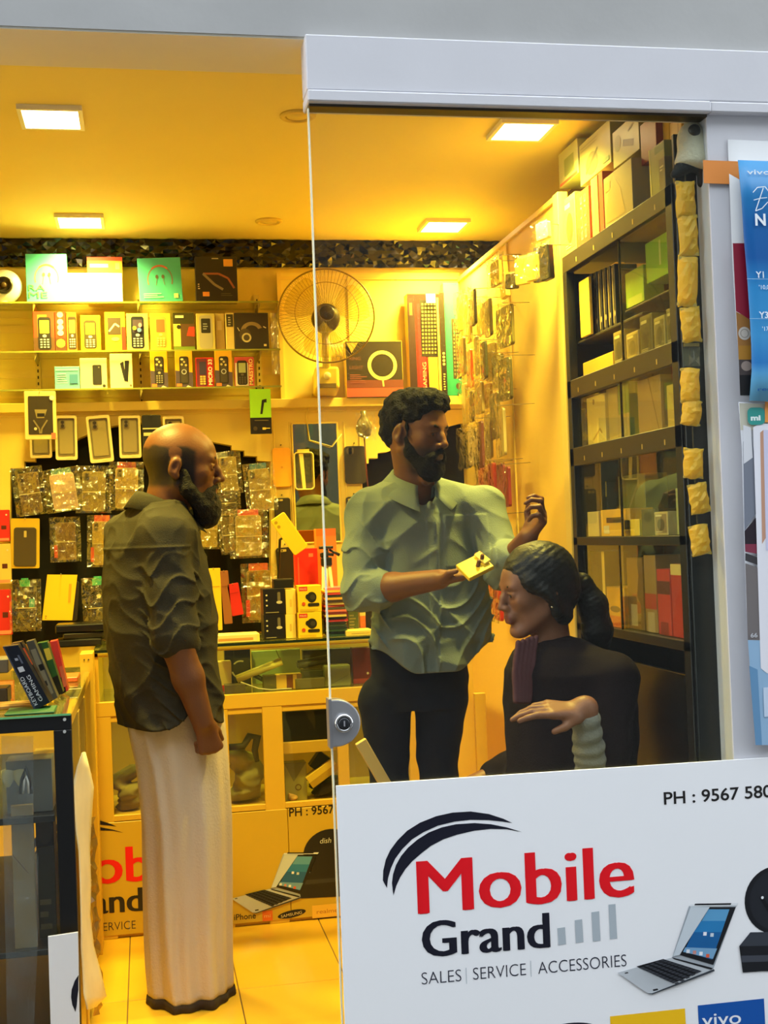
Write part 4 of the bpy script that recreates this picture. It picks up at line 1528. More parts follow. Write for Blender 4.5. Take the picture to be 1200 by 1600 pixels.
window_pack('boxed clear phone case half hidden under the framed charger pack', (46, 660, 80, 716), 5.01)
window_pack('boxed clear phone case hanging just beside the framed charger pack', (86, 650, 120, 719), YH, 0.5)
window_pack('boxed clear phone case hanging tilted at the arch', (134, 650, 171, 723), YH, -4.0)
window_pack('boxed clear phone case with square camera hole hanging beside the black one', (185, 650, 219, 716), YH, 0.0, 0, (190, 168, 116))
window_pack('boxed clear phone case peeping out above the bald head', (254, 651, 287, 720), YH)
th, w, h = hung('boxed_phone_case', 'black textured phone case in a box behind the bald head', 'phone case', (221, 649, 251, 714), YH)
MB().prism(rrect(-w / 2, w / 2, -h, 0, 0.006), -0.014, 0, c((44, 40, 34), 0.35), 0.002).build('case_body', None, th)
MB().box(-w * 0.46, w * 0.40, -0.0152, -0.013, -h * 0.34, -h * 0.31, c((226, 214, 160), 0.3)).box(-w * 0.42, w * 0.34, -0.0152, -0.013, -h * 0.50, -h * 0.42, c((222, 206, 150), 0.3)).build('label_band', None, th)
hooks(th)
# second row
pouch_pack('brown phone case with a dark edge in a pouch, first of the second hanging row', (19, 730, 63, 806), YH, (128, 96, 40), -6, 0, 11)
pouch_pack('pink and white phone cover in a clear pouch in the second hanging row', (68, 732, 120, 800), YH - 0.02, (234, 196, 170), -7, 0, 12, card=(70, 120, 110), cam=False)
pouch_pack('grey brown phone case in crackling plastic beside the pink cover', (122, 728, 171, 802), YH, (168, 140, 66), 2, 0, 13)
pouch_pack('tan phone case in a glaring clear pouch just behind the man\'s collar', (174, 722, 222, 798), YH, (200, 164, 80), 2, 0, 14, card=(180, 60, 50))
pouch_pack('olive phone case in a clear pouch just in front of the bald man\'s nose', (336, 706, 372, 772), YH, (178, 150, 70), -3, 0, 15)
pouch_pack('phone case in a pouch with a blue header hanging under the arch steps', (380, 724, 424, 800), YH, (190, 164, 90), -4, 0, 16, card=(40, 110, 140))
pouch_pack('dark phone case in a clear pouch in front of the beard', (336, 762, 372, 806), 4.975, (70, 58, 34), -2, 0, 17)
# third row


def red_bit(th, w, h):
    MB().box(-w * 0.42, -w * 0.30, -0.012, -0.009, -h * 0.9, -h * 0.62, c((214, 60, 36), 0.3)).build('red_sticker', None, th)


th, w, h = hung('phone_case_pack', 'dark grey phone case on a yellow card in the third hanging row', 'phone case', (17, 810, 62, 888), YH, 0, 2, 'phone cases in clear pouches on the black recess')
MB().prism(rrect(-w / 2, w / 2, -h, 0, 0.005), -0.003, 0, c((240, 196, 40), 0.4)).build('backing_card', None, th)
mb = MB()
case_solid(mb, w * 0.78, h * 0.78, 0.010, c((84, 70, 40), 0.35), None, -h * 0.18)
mb.build('phone_case', None, th)
MB().prism(rrect(-0.004, 0.006, -h * 0.38, -h * 0.25, 0.002), -0.0115, -0.009, c((214, 190, 110), 0.3)).build('camera_slot', None, th)
hooks(th)
pouch_pack('brown phone case with a red sticker in the third hanging row', (80, 808, 123, 878), YH, (146, 106, 34), 0, 0, 19, extra=red_bit, cam=False)
pouch_pack('yellow carded phone case half behind the man\'s back', (139, 805, 180, 886), YH, (214, 176, 70), 2, 0, 20, card=(206, 60, 40), extra=red_bit)
pouch_pack('amber phone case in plastic folds just below the beard', (310, 788, 345, 858), YH, (206, 172, 60), 3, 0, 21, cam=False)
pouch_pack('phone case in a glittering pouch catching a bright reflection', (360, 796, 414, 872), YH - 0.035, (190, 160, 74), 0, 0, 22, card=(190, 70, 60), cam=False)
pouch_pack('smoky phone case in a pouch between the amber and the glittering ones', (340, 800, 366, 866), 4.98, (120, 100, 50), -4, 0, 23, cam=False)
# fourth row


def green_clip(th, w, h):
    MB().box(-w * 0.20, w * 0.16, -0.015, -0.008, -h * 0.14, -h * 0.02, c((60, 176, 120), 0.35)).box(-w * 0.14, w * 0.10, -0.016, -0.008, -h * 0.02, h * 0.02, c((60, 176, 120), 0.35)).build('green_clip', None, th)
    MB().box(w * 0.12, w * 0.32, -0.0115, -0.009, -h * 0.56, -h * 0.38, c((40, 150, 130), 0.35)).build('green_label', None, th)
    MB().cyl((-w * 0.02, -0.0115, -h * 0.34), (-w * 0.02, -0.009, -h * 0.34), w * 0.07, m=c((226, 214, 160), 0.3), n=14).build('round_label', None, th)


pouch_pack('charcoal phone case with a green clip in the lowest hanging row', (18, 905, 62, 986), YH, (56, 48, 34), 1, 0, 24, extra=green_clip)
pouch_pack('charcoal phone case with a green clip half behind the man\'s elbow', (129, 902, 178, 988), YH, (52, 46, 36), -2, 0, 25, extra=green_clip)
th, w, h = hung('phone_case_pack', 'plain yellow paper card hanging askew in the lowest hanging row', 'phone case', (70, 897, 121, 970), YH - 0.02, 0, 5, 'phone cases in clear pouches on the black recess')
MB().prism([(-w / 2, -h), (w * 0.42, -h * 0.98), (w / 2, 0), (-w * 0.42, -0.004)], -0.002, 0, c((248, 200, 30), 0.5)).build('card', None, th)
mb = MB()
case_solid(mb, w * 0.7, h * 0.86, 0.008, c((50, 40, 30), 0.35), None, -h * 0.08)
o = mb.build('phone_case', None, th)
o.location = (w * 0.22, 0.014, -0.01)
g = Gfx()
g.d = 0.0025
lines_art(g, -w * 0.42, -w * 0.36, -h * 0.96, -h * 0.88, 2, (150, 100, 20))
g.rect(w * 0.26, w * 0.34, -h * 0.6, -h * 0.2, c((214, 160, 24)))
g.build('card_print', th)
hooks(th)
pouch_pack('brown triple-camera phone case in a pouch beside the black boxes', (378, 880, 428, 972), YH, (170, 136, 50), 0, 0, 27, card=(206, 90, 50), extra=red_bit)
for px, tl, lab, col in (((322, 888, 344, 985), 0, 'tall yellow card pack beside the shirt front', (246, 196, 40)), ((343, 892, 356, 975), -3, 'thin brown pack squeezed behind the yellow card pack', (150, 90, 50)), ((354, 912, 372, 962), -8, 'red pointed pack hanging askew behind the shirt front', (200, 34, 30))):
    th, w, h = hung('card_pack', lab, 'pack', px, YH - 0.03, 0, tl)
    MB().prism(rrect(-w / 2, w / 2, -h, 0, 0.003), -0.010, 0.012, c(col, 0.45), 0.001).build('card_box', None, th)
    MB().box(-w * 0.4, w * 0.4, -0.0108, -0.009, -h * 0.30, -h * 0.285, c(tuple(int(q * .8) for q in col), 0.45)).build('fold_line', None, th)
    hooks(th)
# red and cream cartons at the frame's edge
for px, col, lab in (((-14, 797, 15, 846), (222, 40, 40), 'red hanging card box beside the hanging cases, the upper one'), ((-14, 850, 17, 912), (236, 206, 110), 'cream hanging card box between the two red ones'), ((-14, 921, 18, 992), (216, 36, 36), 'red hanging card box beside the hanging cases, the lower one')):
    th, w, h = hung('card_box', lab, 'box', px, 5.0, 0, 0, 'card boxes hanging on the panel')
    MB().prism(rrect(-w / 2, w / 2, -h, 0, 0.003), -0.018, 0, c(col, 0.4), 0.001).build('carton', None, th)
    g = Gfx()
    g.d = 0.0184
    g.rect(w * 0.05, w * 0.32, -h * 0.62, -h * 0.50, c((90, 30, 20)))
    g.rect(-w * 0.4, w * 0.45, -h * 0.98, -h * 0.90, c((240, 150, 120)))
    g.disc(w * 0.34, -h * 0.16, w * 0.05, c((246, 226, 200)), None, 10)
    g.build('front_print', th)
    hooks(th)

# single cases on the posts and on the mirror
def bare_case(label, px, Y, col, tilt=0, camera='square', name='phone_case', back=False):
    th, w, h = hung(name, label, 'phone case', px, Y, 0, tilt, 'single phone cases shown on the posts')
    mb = MB()
    case_solid(mb, w, h, 0.010, c(col, 0.4), w * 0.16)
    cs = mb.build('case_back', None, th)
    mb = MB()
    if camera == 'square':
        camera_art(mb, -w * 0.22, -h * 0.13, w * 0.34, h * 0.16, c(tuple(min(255, int(q * 1.5 + 20)) for q in col), 0.3), c((30, 28, 24), 0.2), -0.010)
    elif camera == 'bar':
        camera_art(mb, -w * 0.18, -h * 0.09, w * 0.42, h * 0.07, c((190, 170, 90), 0.3), c((40, 34, 24), 0.2), -0.010, 1)
    else:
        mb.cyl((0, -0.0106, -h * 0.5), (0, -0.009, -h * 0.5), w * 0.07, m=c(tuple(int(q * .85) for q in col), 0.4), n=14)
    mb.build('camera_cutout', None, cs)
    MB().cyl((0, -0.004, 0.012), (0, 0.012, 0.012), 0.0025, m=c((60, 50, 30), 0.4), n=8).build('peg', None, th)
    return th


YQ = YP - 0.006
bare_case('orange silicone phone case on the post beside the mirror', (425, 700, 453, 761), YQ, (244, 170, 40), 0, 'dot')
bare_case('small black phone case on the post under the orange one', (428, 778, 453, 818), YQ, (50, 44, 32), 0, 'bar')
bare_case('black phone case on the post beside the yellow phone stand', (430, 855, 461, 910), YQ, (40, 34, 26), -3, 'bar')
bare_case('charcoal square-camera phone case on the post right of the mirror', (537, 697, 570, 756), YQ, (62, 54, 40), 0, 'square')
bare_case('charcoal phone case low on the post by the shopkeeper\'s elbow', (540, 776, 566, 832), YQ, (56, 50, 40), 0, 'bar')
th, w, h = hung('clear_phone_case', 'clear phone case with a pale rim hanging on the mirror', 'phone case', (458, 706, 490, 766), YQ - 0.012)
mb = MB()
o_, i_ = rrect(-w / 2, w / 2, -h, 0, w * 0.18), rrect(-w * 0.42, w * 0.42, -h * 0.955, -h * 0.045, w * 0.14)
mb.tube([(x, -0.004, z) for x, z in rrect(-w * 0.46, w * 0.46, -h * 0.98, -h * 0.02, w * 0.16)], 0.003, c((226, 206, 120), 0.3), 6, True)
mb.build('rim', None, th)
MB().poly([(x, -0.002, z) for x, z in i_], glassy('clear_case', (0.9, 0.9, 0.85), 1.5, haze=0.12, hazecol=(0.6, 0.6, 0.5))).build('back_sheet', None, th)
MB().prism([(-w * 0.10, -h * 0.95), (w * 0.06, -h * 0.95), (-w * 0.02, -h * 0.05), (-w * 0.22, -h * 0.05)], -0.003, -0.001, c((244, 216, 120), 0.4)).build('paper_strip', None, th)
MB().box(-w * 0.30, w * 0.28, -0.006, 0.0, -0.004, 0.010, c((236, 206, 90), 0.4)).build('tape', None, th)
# folded paper and lamp holder on the post beside the curly hair
th = thing('bulb_holder', 'glittering bulb holder wrapped in clear plastic above the charcoal case', 'holder', onY(568, 650, 4.965))
MB().lathe([(0, -0.09), (0.026, -0.08), (0.034, -0.05), (0.026, -0.02), (0.012, 0.0), (0.012, 0.02), (0, 0.02)], c((96, 84, 40), 0.3), 20).build('bulb', None, th)
o = crinkle(-0.04, 0.04, -0.10, 0.01, -0.03, 6, 7, 0.02, 31, 'plastic_wrap', M_pouch, th)
MB().tube([(0, 0.0, -0.09), (0.004, 0.01, -0.2), (0.012, 0.02, -0.30)], 0.003, c((120, 60, 30), 0.4), 6).build('cord', None, th)

# ================================================================== PEOPLE
def tower(zs, cx, cy, A, Bw, yaw, pw=2.2, k=0.02):
    """torso / garment: stacked oval sections. A: half depth along facing, Bw: half width"""
    zs, cx, cy, A, Bw = [np.array(q, float) for q in (zs, cx, cy, A, Bw)]
    ca, sa = math.cos(yaw), math.sin(yaw)
    zt, zb = zs.max(), zs.min()

    def f(P, d):
        z = np.clip(P[:, 2], zb, zt)
        o = [np.interp(z, zs, q) for q in (cx, cy, A, Bw)]
        x, y = P[:, 0] - o[0], P[:, 1] - o[1]
        u, v = x * ca + y * sa, -x * sa + y * ca
        r = ((np.abs(u) / o[2]) ** pw + (np.abs(v) / o[3]) ** pw + 1e-9) ** (1 / pw)
        e = (r - 1) * np.minimum(o[2], o[3])
        e = np.maximum(e, np.maximum(P[:, 2] - zt, zb - P[:, 2]))
        if d is None:
            return e
        h = np.clip(0.5 + 0.5 * (d - e) / k, 0, 1)
        return d + (e - d) * h - k * h * (1 - h)
    return f


def sstep(a, b, x):
    t = np.clip((x - a) / (b - a), 0, 1)
    return t * t * (3 - 2 * t)


def collar(name, ce, r_in, height, flare, gap, yaw, tilt, m, parent, drop=0.05, rx=1.0, tuck=0.0):
    """shirt collar: a stand and a folded-down leaf, open at the front. ce = centre of the neck opening"""
    N = 36
    bm = bmesh.new()
    rows = []
    prof = ((0.0, 0.0), (0.004, height), (0.010, height + 0.004), (0.018, height * 0.86), (0.018 + flare, -0.1 * height))
    for i in range(N + 1):
        s = i / N * 2 - 1                                 # -1..1, 0 at the back
        a = PI + s * (PI - gap)
        fr = abs(s) ** 3
        row = []
        for j, (dr, dz) in enumerate(prof):
            r = r_in + dr * (1 + 0.5 * fr)
            x, y = r * rx * math.cos(a), r * math.sin(a)
            z = dz - tilt * math.cos(a) - fr * drop * (0.25 if j < 3 else 0.6)
            if j == 4:
                z -= 0.012 * fr - tuck * fr
                x -= tuck * fr * math.copysign(0.9, x)
            X, Y = x * math.cos(yaw) - y * math.sin(yaw), x * math.sin(yaw) + y * math.cos(yaw)
            row.append(bm.verts.new((ce[0] + X, ce[1] + Y, ce[2] + z)))
        rows.append(row)
    for A, Bq in zip(rows, rows[1:]):
        for j in range(len(prof) - 1):
            f = bm.faces.new((A[j], Bq[j], Bq[j + 1], A[j + 1]))
            f.smooth = True
    bmesh.ops.recalc_face_normals(bm, faces=bm.faces[:])
    me = bpy.data.meshes.new(name)
    bm.to_mesh(me)
    bm.free()
    o = link(name, me, parent, m)
    s = o.modifiers.new('thick', 'SOLIDIFY')
    s.thickness = 0.0022
    s.offset = 0
    return o


SKIN = skin_mat('skin')


def seg_dist(P, a, b):
    a, b = _V(a), _V(b)
    ab = b - a
    t = np.clip((P - a) @ ab / float(ab @ ab), 0, 1)
    w = P - a - t[:, None] * ab
    return np.sqrt((w * w).sum(1))


def under(B, cloths, free, z0, z1, inset=0.007):
    """the body stays inside its clothes except along the bare segments"""
    def f(P):
        d = B(P)
        m = (P[:, 2] > z0) & (P[:, 2] < z1)
        for a, b, r in free:
            m &= seg_dist(P, a, b) > r
        if m.any():
            q = P[m]
            e = cloths[0](q)
            for c_ in cloths[1:]:
                e = np.minimum(e, c_(q))
            d = d.copy()
            d[m] = np.maximum(d[m], e + inset)
        return d
    return f


def ridge(P, s, seed=0.0):
    return (1 - np.abs(wob(P, s, seed))) ** 3


def brows(W, s, w0, w1, z, m, root):
    for sg in (-1, 1):
        Eb = Body()
        Eb.chain([W(0.0945, sg * 0.014, z), W(0.0935, sg * 0.031, z + 0.005), W(0.082, sg * 0.048, z - 0.002)], [w0, w1, w0 * 0.65], k=0.004)
        p = W(0.09, sg * 0.031, z)
        adopt(nets(Eb, p - 0.04, p + 0.04, 0.0022, 'eyebrow', m), root)


def eyes(parent, W, F, s, iris, look):
    for sg in (-1, 1):
        b = MB()
        q = W(0.0800, sg * 0.031, -0.0005)
        b.lathe([(0.0115 * s * math.sin(t * PI / 10), -0.0115 * s * math.cos(t * PI / 10)) for t in range(11)], c((205, 195, 180), 0.25), 16, Matrix.Translation(Vector(q)))
        d = Vector(F @ np.array(look)).normalized()
        M = Matrix.Translation(Vector(q)) @ d.to_track_quat('Z', 'Y').to_matrix().to_4x4()
        b.lathe([(0.0056 * s, 0.0101 * s), (0.004 * s, 0.0114 * s), (0.0, 0.0119 * s)], iris, 12, M)
        b.build('eye', None, parent, fix=False)


# ---------------------------------------------------------------- man in the cream mundu
def man_in_mundu():
    root = thing('person', 'bald bearded man standing in a dark green shirt and cream mundu', 'person', onZ(295, 1560, 0))
    loc = np.array(root.location)
    yaw = math.radians(20)
    B = Body()
    hy = math.radians(-7)
    F = frame_of((math.cos(hy), math.sin(hy), -0.06))
    ho = np.array(onY(284, 729, 3.80))
    W = head_ops(B, ho, F, 1.06, slim=1.0)
    neck = np.array(onY(258, 800, 3.81))
    B.cap(W(-0.030, 0, -0.04), neck, 0.060, 0.066, k=0.03)
    # trunk and hidden legs, slim under the clothes
    sh = onY(244, 846, 3.82)
    hipz = 0.86
    B.fn(tower([hipz, 1.1, 1.3, 1.42], [0.02, 0.02, -0.01, 0.0], [3.82] * 4, [0.10, 0.12, 0.11, 0.06], [0.14, 0.15, 0.17, 0.12], yaw, 2.2, 0.05))
    for sg, dx in ((1, 0.02), (-1, 0.03)):
        hx, hyy = 0.075 + sg * -0.02 * math.sin(yaw), 3.825 + sg * 0.055 * math.cos(yaw)
        B.chain([(hx - 0.01, hyy, hipz), (hx + 0.02, hyy, 0.47), (hx + 0.025, hyy, 0.085)], [0.075, 0.052, 0.038], k=0.03)
        B.cap((hx - 0.035, hyy, 0.042), (hx + 0.035, hyy, 0.034), 0.026, 0.022, k=0.03)
    S = np.array(onY(258, 836, 3.655))
    E_ = np.array(onY(275, 1002, 3.60))
    Wr = np.array(onY(317, 1128, 3.62))
    B.chain([S, E_], [0.056, 0.047], k=0.03)
    B.chain([E_, E_ * 0.55 + Wr * 0.45, Wr], [0.046, 0.043, 0.031], k=0.02)
    ax = np.array(onY(327, 1160, 3.63)) - Wr
    hand_ops(B, Wr, ax, (-0.35, 1, 0.0), 1, curl=(1.25, 1.35, 1.4, 1.45), s=0.98, thumb=(0.45, 0.2), base_curl=(1.0, 1.0, 1.0, 1.0))
    # other arm hangs on the far side
    S2 = np.array([S[0] - 0.11, 4.0, S[2]])
    B.chain([S2, S2 + np.array([0.03, 0.03, -0.30]), S2 + np.array([0.14, 0.02, -0.52])], [0.056, 0.046, 0.03], k=0.03)
    hand_ops(B, S2 + np.array([0.14, 0.02, -0.52]), (0.3, 0, -1), (-0.3, -1, 0), -1, s=0.95)
    sk, dk, lip = np.array(srgb(112, 68, 40)), np.array(srgb(86, 54, 36)), np.array(srgb(104, 56, 46))

    def paint(V):
        q = (V - ho) @ F / 1.06
        n = wob(V, 60) * 0.06 + 1
        t = np.tile(sk, (len(V), 1)) * n[:, None]
        l = (np.abs(q[:, 2] + 0.0685) < 0.012) & (q[:, 0] > 0.086) & (np.abs(q[:, 1]) < 0.024)
        t[l] = lip
        # close-cropped hair, sides and back
        st = sstep(0.056, 0.044, q[:, 2] + 0.16 * np.maximum(q[:, 0] - 0.03, 0) + 0.006 * wob(V, 90)) * sstep(0.052, 0.036, q[:, 0]) * sstep(-0.07, -0.05, q[:, 2]) * (np.linalg.norm(q, axis=1) < 0.14)
        ear = (np.abs(q[:, 1]) > 0.0765) & (np.abs(q[:, 0] + 0.008) < 0.034)
        st = st * ~ear
        t = t * (1 - st[:, None]) + np.array(srgb(38, 26, 20)) * st[:, None]
        return t
    # beard
    Bd = Body()
    for sg in (-1, 1):
        Bd.chain([W(0.012, sg * 0.066, -0.022), W(0.022, sg * 0.060, -0.065), W(0.062, sg * 0.036, -0.108)], [0.014, 0.020, 0.026], k=0.02)
        Bd.cap(W(0.094, sg * 0.006, -0.053), W(0.078, sg * 0.036, -0.078), 0.009, 0.014, k=0.012)
    Bd.ell(W(0.076, 0, -0.112), np.array([0.038, 0.042, 0.042]) * 1.06, F, k=0.03)
    Bd.ell(W(0.072, 0, -0.145), np.array([0.030, 0.032, 0.028]) * 1.06, F, k=0.03)
    Bd.cap(W(0.108, -0.017, -0.0685), W(0.108, 0.017, -0.0685), 0.0085, k=0.006, cut=True)
    Bd.fn(lambda P, d: d + 0.0022 * wob(P, 230) + 0.0012 * wob(P, 500, 3))
    part(nets(Bd, ho - 0.24, ho + 0.2, 0.0036, 'beard', mat('beard_hair', srgb(22, 17, 14), 0.85, bump=0.6, bscale=260)), root)
    brows(W, 1.06, 0.0032, 0.0036, 0.020, MATS['beard_hair'], root)
    b4 = set(bpy.data.objects)
    eyes(None, W, F, 1.06, c((30, 18, 12), 0.2), (1, 0, -0.05))
    for o in set(bpy.data.objects) - b4:
        adopt(o, root)
    # shirt
    Sh = Body()
    zz, cx, A = [], [], []
    for y, x0, x1 in ((1150, 188, 354), (1128, 187, 351), (1062, 174, 341), (993, 166, 338), (906, 161, 324), (850, 166, 312), (815, 180, 298), (790, 205, 285)):
        a, b = onY(x0, y, 3.82), onY(x1, y, 3.82)
        zz.append(a.z)
        cx.append((a.x + b.x) / 2)
        A.append((b.x - a.x) / 2)
    Bw = [0.205, 0.205, 0.20, 0.20, 0.205, 0.21, 0.185, 0.12]
    sa, ca = math.sin(yaw), math.cos(yaw)
    Ad = [math.sqrt(max(a * a - (w * sa) ** 2, 0.05 ** 2)) / ca for a, w in zip(A, Bw)]
    Sh.fn(tower(zz, cx, [3.82] * 8, Ad, Bw, yaw, 2.15, 0.03))
    Sh.cap(np.array([neck[0] - 0.02, neck[1], neck[2] - 0.035]), S + np.array([-0.004, 0.03, 0.0]), 0.066, 0.066, k=0.05)
    Sh.cap(np.array([neck[0] - 0.02, neck[1], neck[2] - 0.035]), S2 + np.array([0.0, -0.03, 0.0]), 0.066, 0.064, k=0.05)
    cuff = S * 0.08 + E_ * 0.92
    Sh.chain([S, S * 0.45 + E_ * 0.55, cuff], [0.070, 0.069, 0.064], k=0.022)
    cuff2 = S2 + np.array([0.03, 0.03, -0.27])
    Sh.chain([S2, cuff2], [0.066, 0.060], k=0.03)
    # rolled cuff
    ad = (E_ - S) / np.linalg.norm(E_ - S)
    Sh.cap(cuff - ad * 0.055, cuff + ad * 0.004, 0.067, 0.067, k=0.004)
    Sh.cap(cuff - ad * 0.022, cuff + ad * 0.012, 0.0695, 0.069, k=0.003)
    hem = zz[1]

    def folds(P, d):
        px, py, pz = P[:, 0], P[:, 1], P[:, 2]
        q = np.stack([px * 1.0 + 0.35 * pz, py, pz * 1.2], 1)
        g = 0.0055 - 0.0085 * ridge(q, 19) + 0.0030 * wob(q, 11, 4) - 0.0040 * ridge(q, 37, 2.0)
        # creases radiating round the elbow and the armpit
        t = (P - S) @ ad
        arm = sstep(0.12, 0.06, np.linalg.norm((P - S) - t[:, None] * ad, axis=1))
        g = g + arm * sstep(0.03, 0.12, t) * (0.003 - 0.0095 * (1 - np.abs(np.sin(t * 44 + 1.6 * np.sin(px * 30 + pz * 9) + 1.2 * np.sin(py * 40)))) ** 3)
        low = sstep(1.15, 0.95, pz) * (1 - arm)
        g = g + low * 0.004 * np.sin(px * 70 + 16 * pz + 2 * np.sin(pz * 14))
        # yoke seam across the back
        u = (px - cx[4]) * ca + (py - 3.82) * sa
        g = g - 0.004 * np.exp(-((pz - (neck[2] - 0.105 - 0.0 * u)) / 0.0035) ** 2) * (u < 0.03)
        d = d + g
        # curved shirt-tail hem, neck hole
        v = -(px - cx[1]) * sa + (py - 3.82) * ca
        hz = hem - 0.012 + 0.055 * np.exp(-((u - 0.035) / 0.055) ** 2)
        return np.maximum(d, hz - pz)
    Sh.fn(folds)
    Sh.cap(neck + np.array([0.012, 0, 0.14]), neck + np.array([0.03, -0.0, -0.05]), 0.066, 0.062, k=0.008, cut=True)
    clip = under(B, [Sh], [(cuff - ad * 0.03, E_, 0.085), (E_, Wr, 0.09), (Wr, Wr + ax * 2.2, 0.10), (neck + np.array([0.02, 0, 0.0]), ho, 0.085), (ho, ho + np.array([0, 0, 0.01]), 0.16)], hem + 0.02, 1.6)
    adopt(nets(clip, (-0.32, 3.48, -0.005), (0.45, 4.16, 1.73), 0.0042, 'body', SKIN, None, paint), root)
    shirt_m = mat('dark_green_shirt', srgb(60, 56, 43), 0.85, spec=0.15, noise=0.18, nscale=14, bump=0.25, bscale=320)
    part(nets(Sh, (-0.36, 3.46, hem - 0.03), (0.36, 4.2, neck[2] + 0.09), 0.0042, 'shirt', shirt_m, reach=1.7), root)
    b4 = set(bpy.data.objects)
    collar('shirt_collar', neck + np.array([0.0, 0, -0.020]), 0.066, 0.040, 0.026, 0.50, math.radians(14), 0.040, shirt_m, None, drop=0.03, rx=1.1, tuck=0.022)
    for o in set(bpy.data.objects) - b4:
        adopt(o, root)
    # mundu: a wrapped cloth that falls to the floor
    N = 112
    lev = [(1090, 200, 345), (1135, 198, 352), (1200, 212, 358), (1280, 221, 362), (1360, 223, 362), (1440, 225, 361), (1500, 228, 361), (1535, 231, 362), (1548, 232, 362)]
    rows = []
    for i in range(41):
        y = 1090 + (1548 - 1090) * i / 40
        x0 = np.interp(y, [l[0] for l in lev], [l[1] for l in lev])
        x1 = np.interp(y, [l[0] for l in lev], [l[2] for l in lev])
        a, b = onY(x0, y, 3.82), onY(x1, y, 3.82)
        rows.append((a.z, (a.x + b.x) / 2, (b.x - a.x) / 2))
    z_lo = rows[-1][0]
    bm = bmesh.new()
    vs = []
    for k, (z, cxx, hw) in enumerate(rows):
        t = k / 40
        ring = []
        for j in range(N):
            a = 2 * PI * j / N
            fold = 0.010 * math.sin(a * 7 + 2.2 * math.sin(t * 2.2) + 0.6) * (0.3 + t) * 0.7 + 0.006 * math.sin(a * 13 - 3.0 * t) * (0.2 + t)
            fold += 0.014 * math.exp(-((math.atan2(math.sin(a + 2.25 - 0.30 * t), math.cos(a + 2.25 - 0.30 * t))) / 0.10) ** 2)   # wrapped edge falling down the near side
            fold -= 0.012 * math.exp(-((math.atan2(math.sin(a + 1.15 + 0.9 * t), math.cos(a + 1.15 + 0.9 * t))) / 0.16) ** 2) * t
            hx, hy_ = hw + fold * 0.5, 0.165 - 0.03 * t + fold
            zq = z + (0.003 * math.sin(a * 5 + 1.0) * t ** 6)
            ring.append(bm.verts.new((cxx + hx * math.cos(a), 3.83 + hy_ * math.sin(a), zq - 0.012 * t)))
        vs.append(ring)
    for A_, B_ in zip(vs, vs[1:]):
        for j in range(N):
            f = bm.faces.new((A_[j], B_[j], B_[(j + 1) % N], A_[(j + 1) % N]))
            f.smooth = True
    me = bpy.data.meshes.new('mundu')
    bmesh.ops.recalc_face_normals(bm, faces=bm.faces[:])
    bm.to_mesh(me)
    cloth = mat('cream_cotton', srgb(205, 192, 172), 0.9, noise=0.05, nscale=5, bump=0.25, bscale=130, spec=0.15)
    o = link('mundu', me, None, cloth)
    s = o.modifiers.new('thick', 'SOLIDIFY')
    s.thickness = 0.003
    adopt(o, root)
    b2 = bmesh.new()
    low = [Vector(v.co) for v in vs[-1]]
    up = [Vector(v.co) for v in vs[-2]]
    rr = []
    for h, gr in ((0.006, 0.0025), (0.0, 0.004), (-0.022, 0.006), (-0.026, 0.002)):
        ring = []
        for p in low:
            d = Vector((p.x - rows[-1][1], p.y - 3.83, 0)).normalized()
            ring.append(b2.verts.new((p.x + d.x * gr, p.y + d.y * gr, max(0.002, p.z + h))))
        rr.append(ring)
    for A_, B_ in zip(rr, rr[1:]):
        for j in range(N):
            f = b2.faces.new((A_[j], B_[j], B_[(j + 1) % N], A_[(j + 1) % N]))
            f.smooth = True
    bmesh.ops.recalc_face_normals(b2, faces=b2.faces[:])
    me = bpy.data.meshes.new('hem_border')
    b2.to_mesh(me)
    b2.free()
    bm.free()
    o = link('hem_border', me, None, mat('dark_border_cloth', srgb(58, 48, 40), 0.9))
    o['label'] = 'dark border along the bottom hem of the mundu'
    adopt(o, root)
    return root


def adopt(o, root):
    """parent a mesh built in world coordinates to a thing, keeping it where it is"""
    o.parent = root
    bpy.context.view_layer.update()
    o.matrix_parent_inverse = root.matrix_world.inverted()
    return o


part = adopt


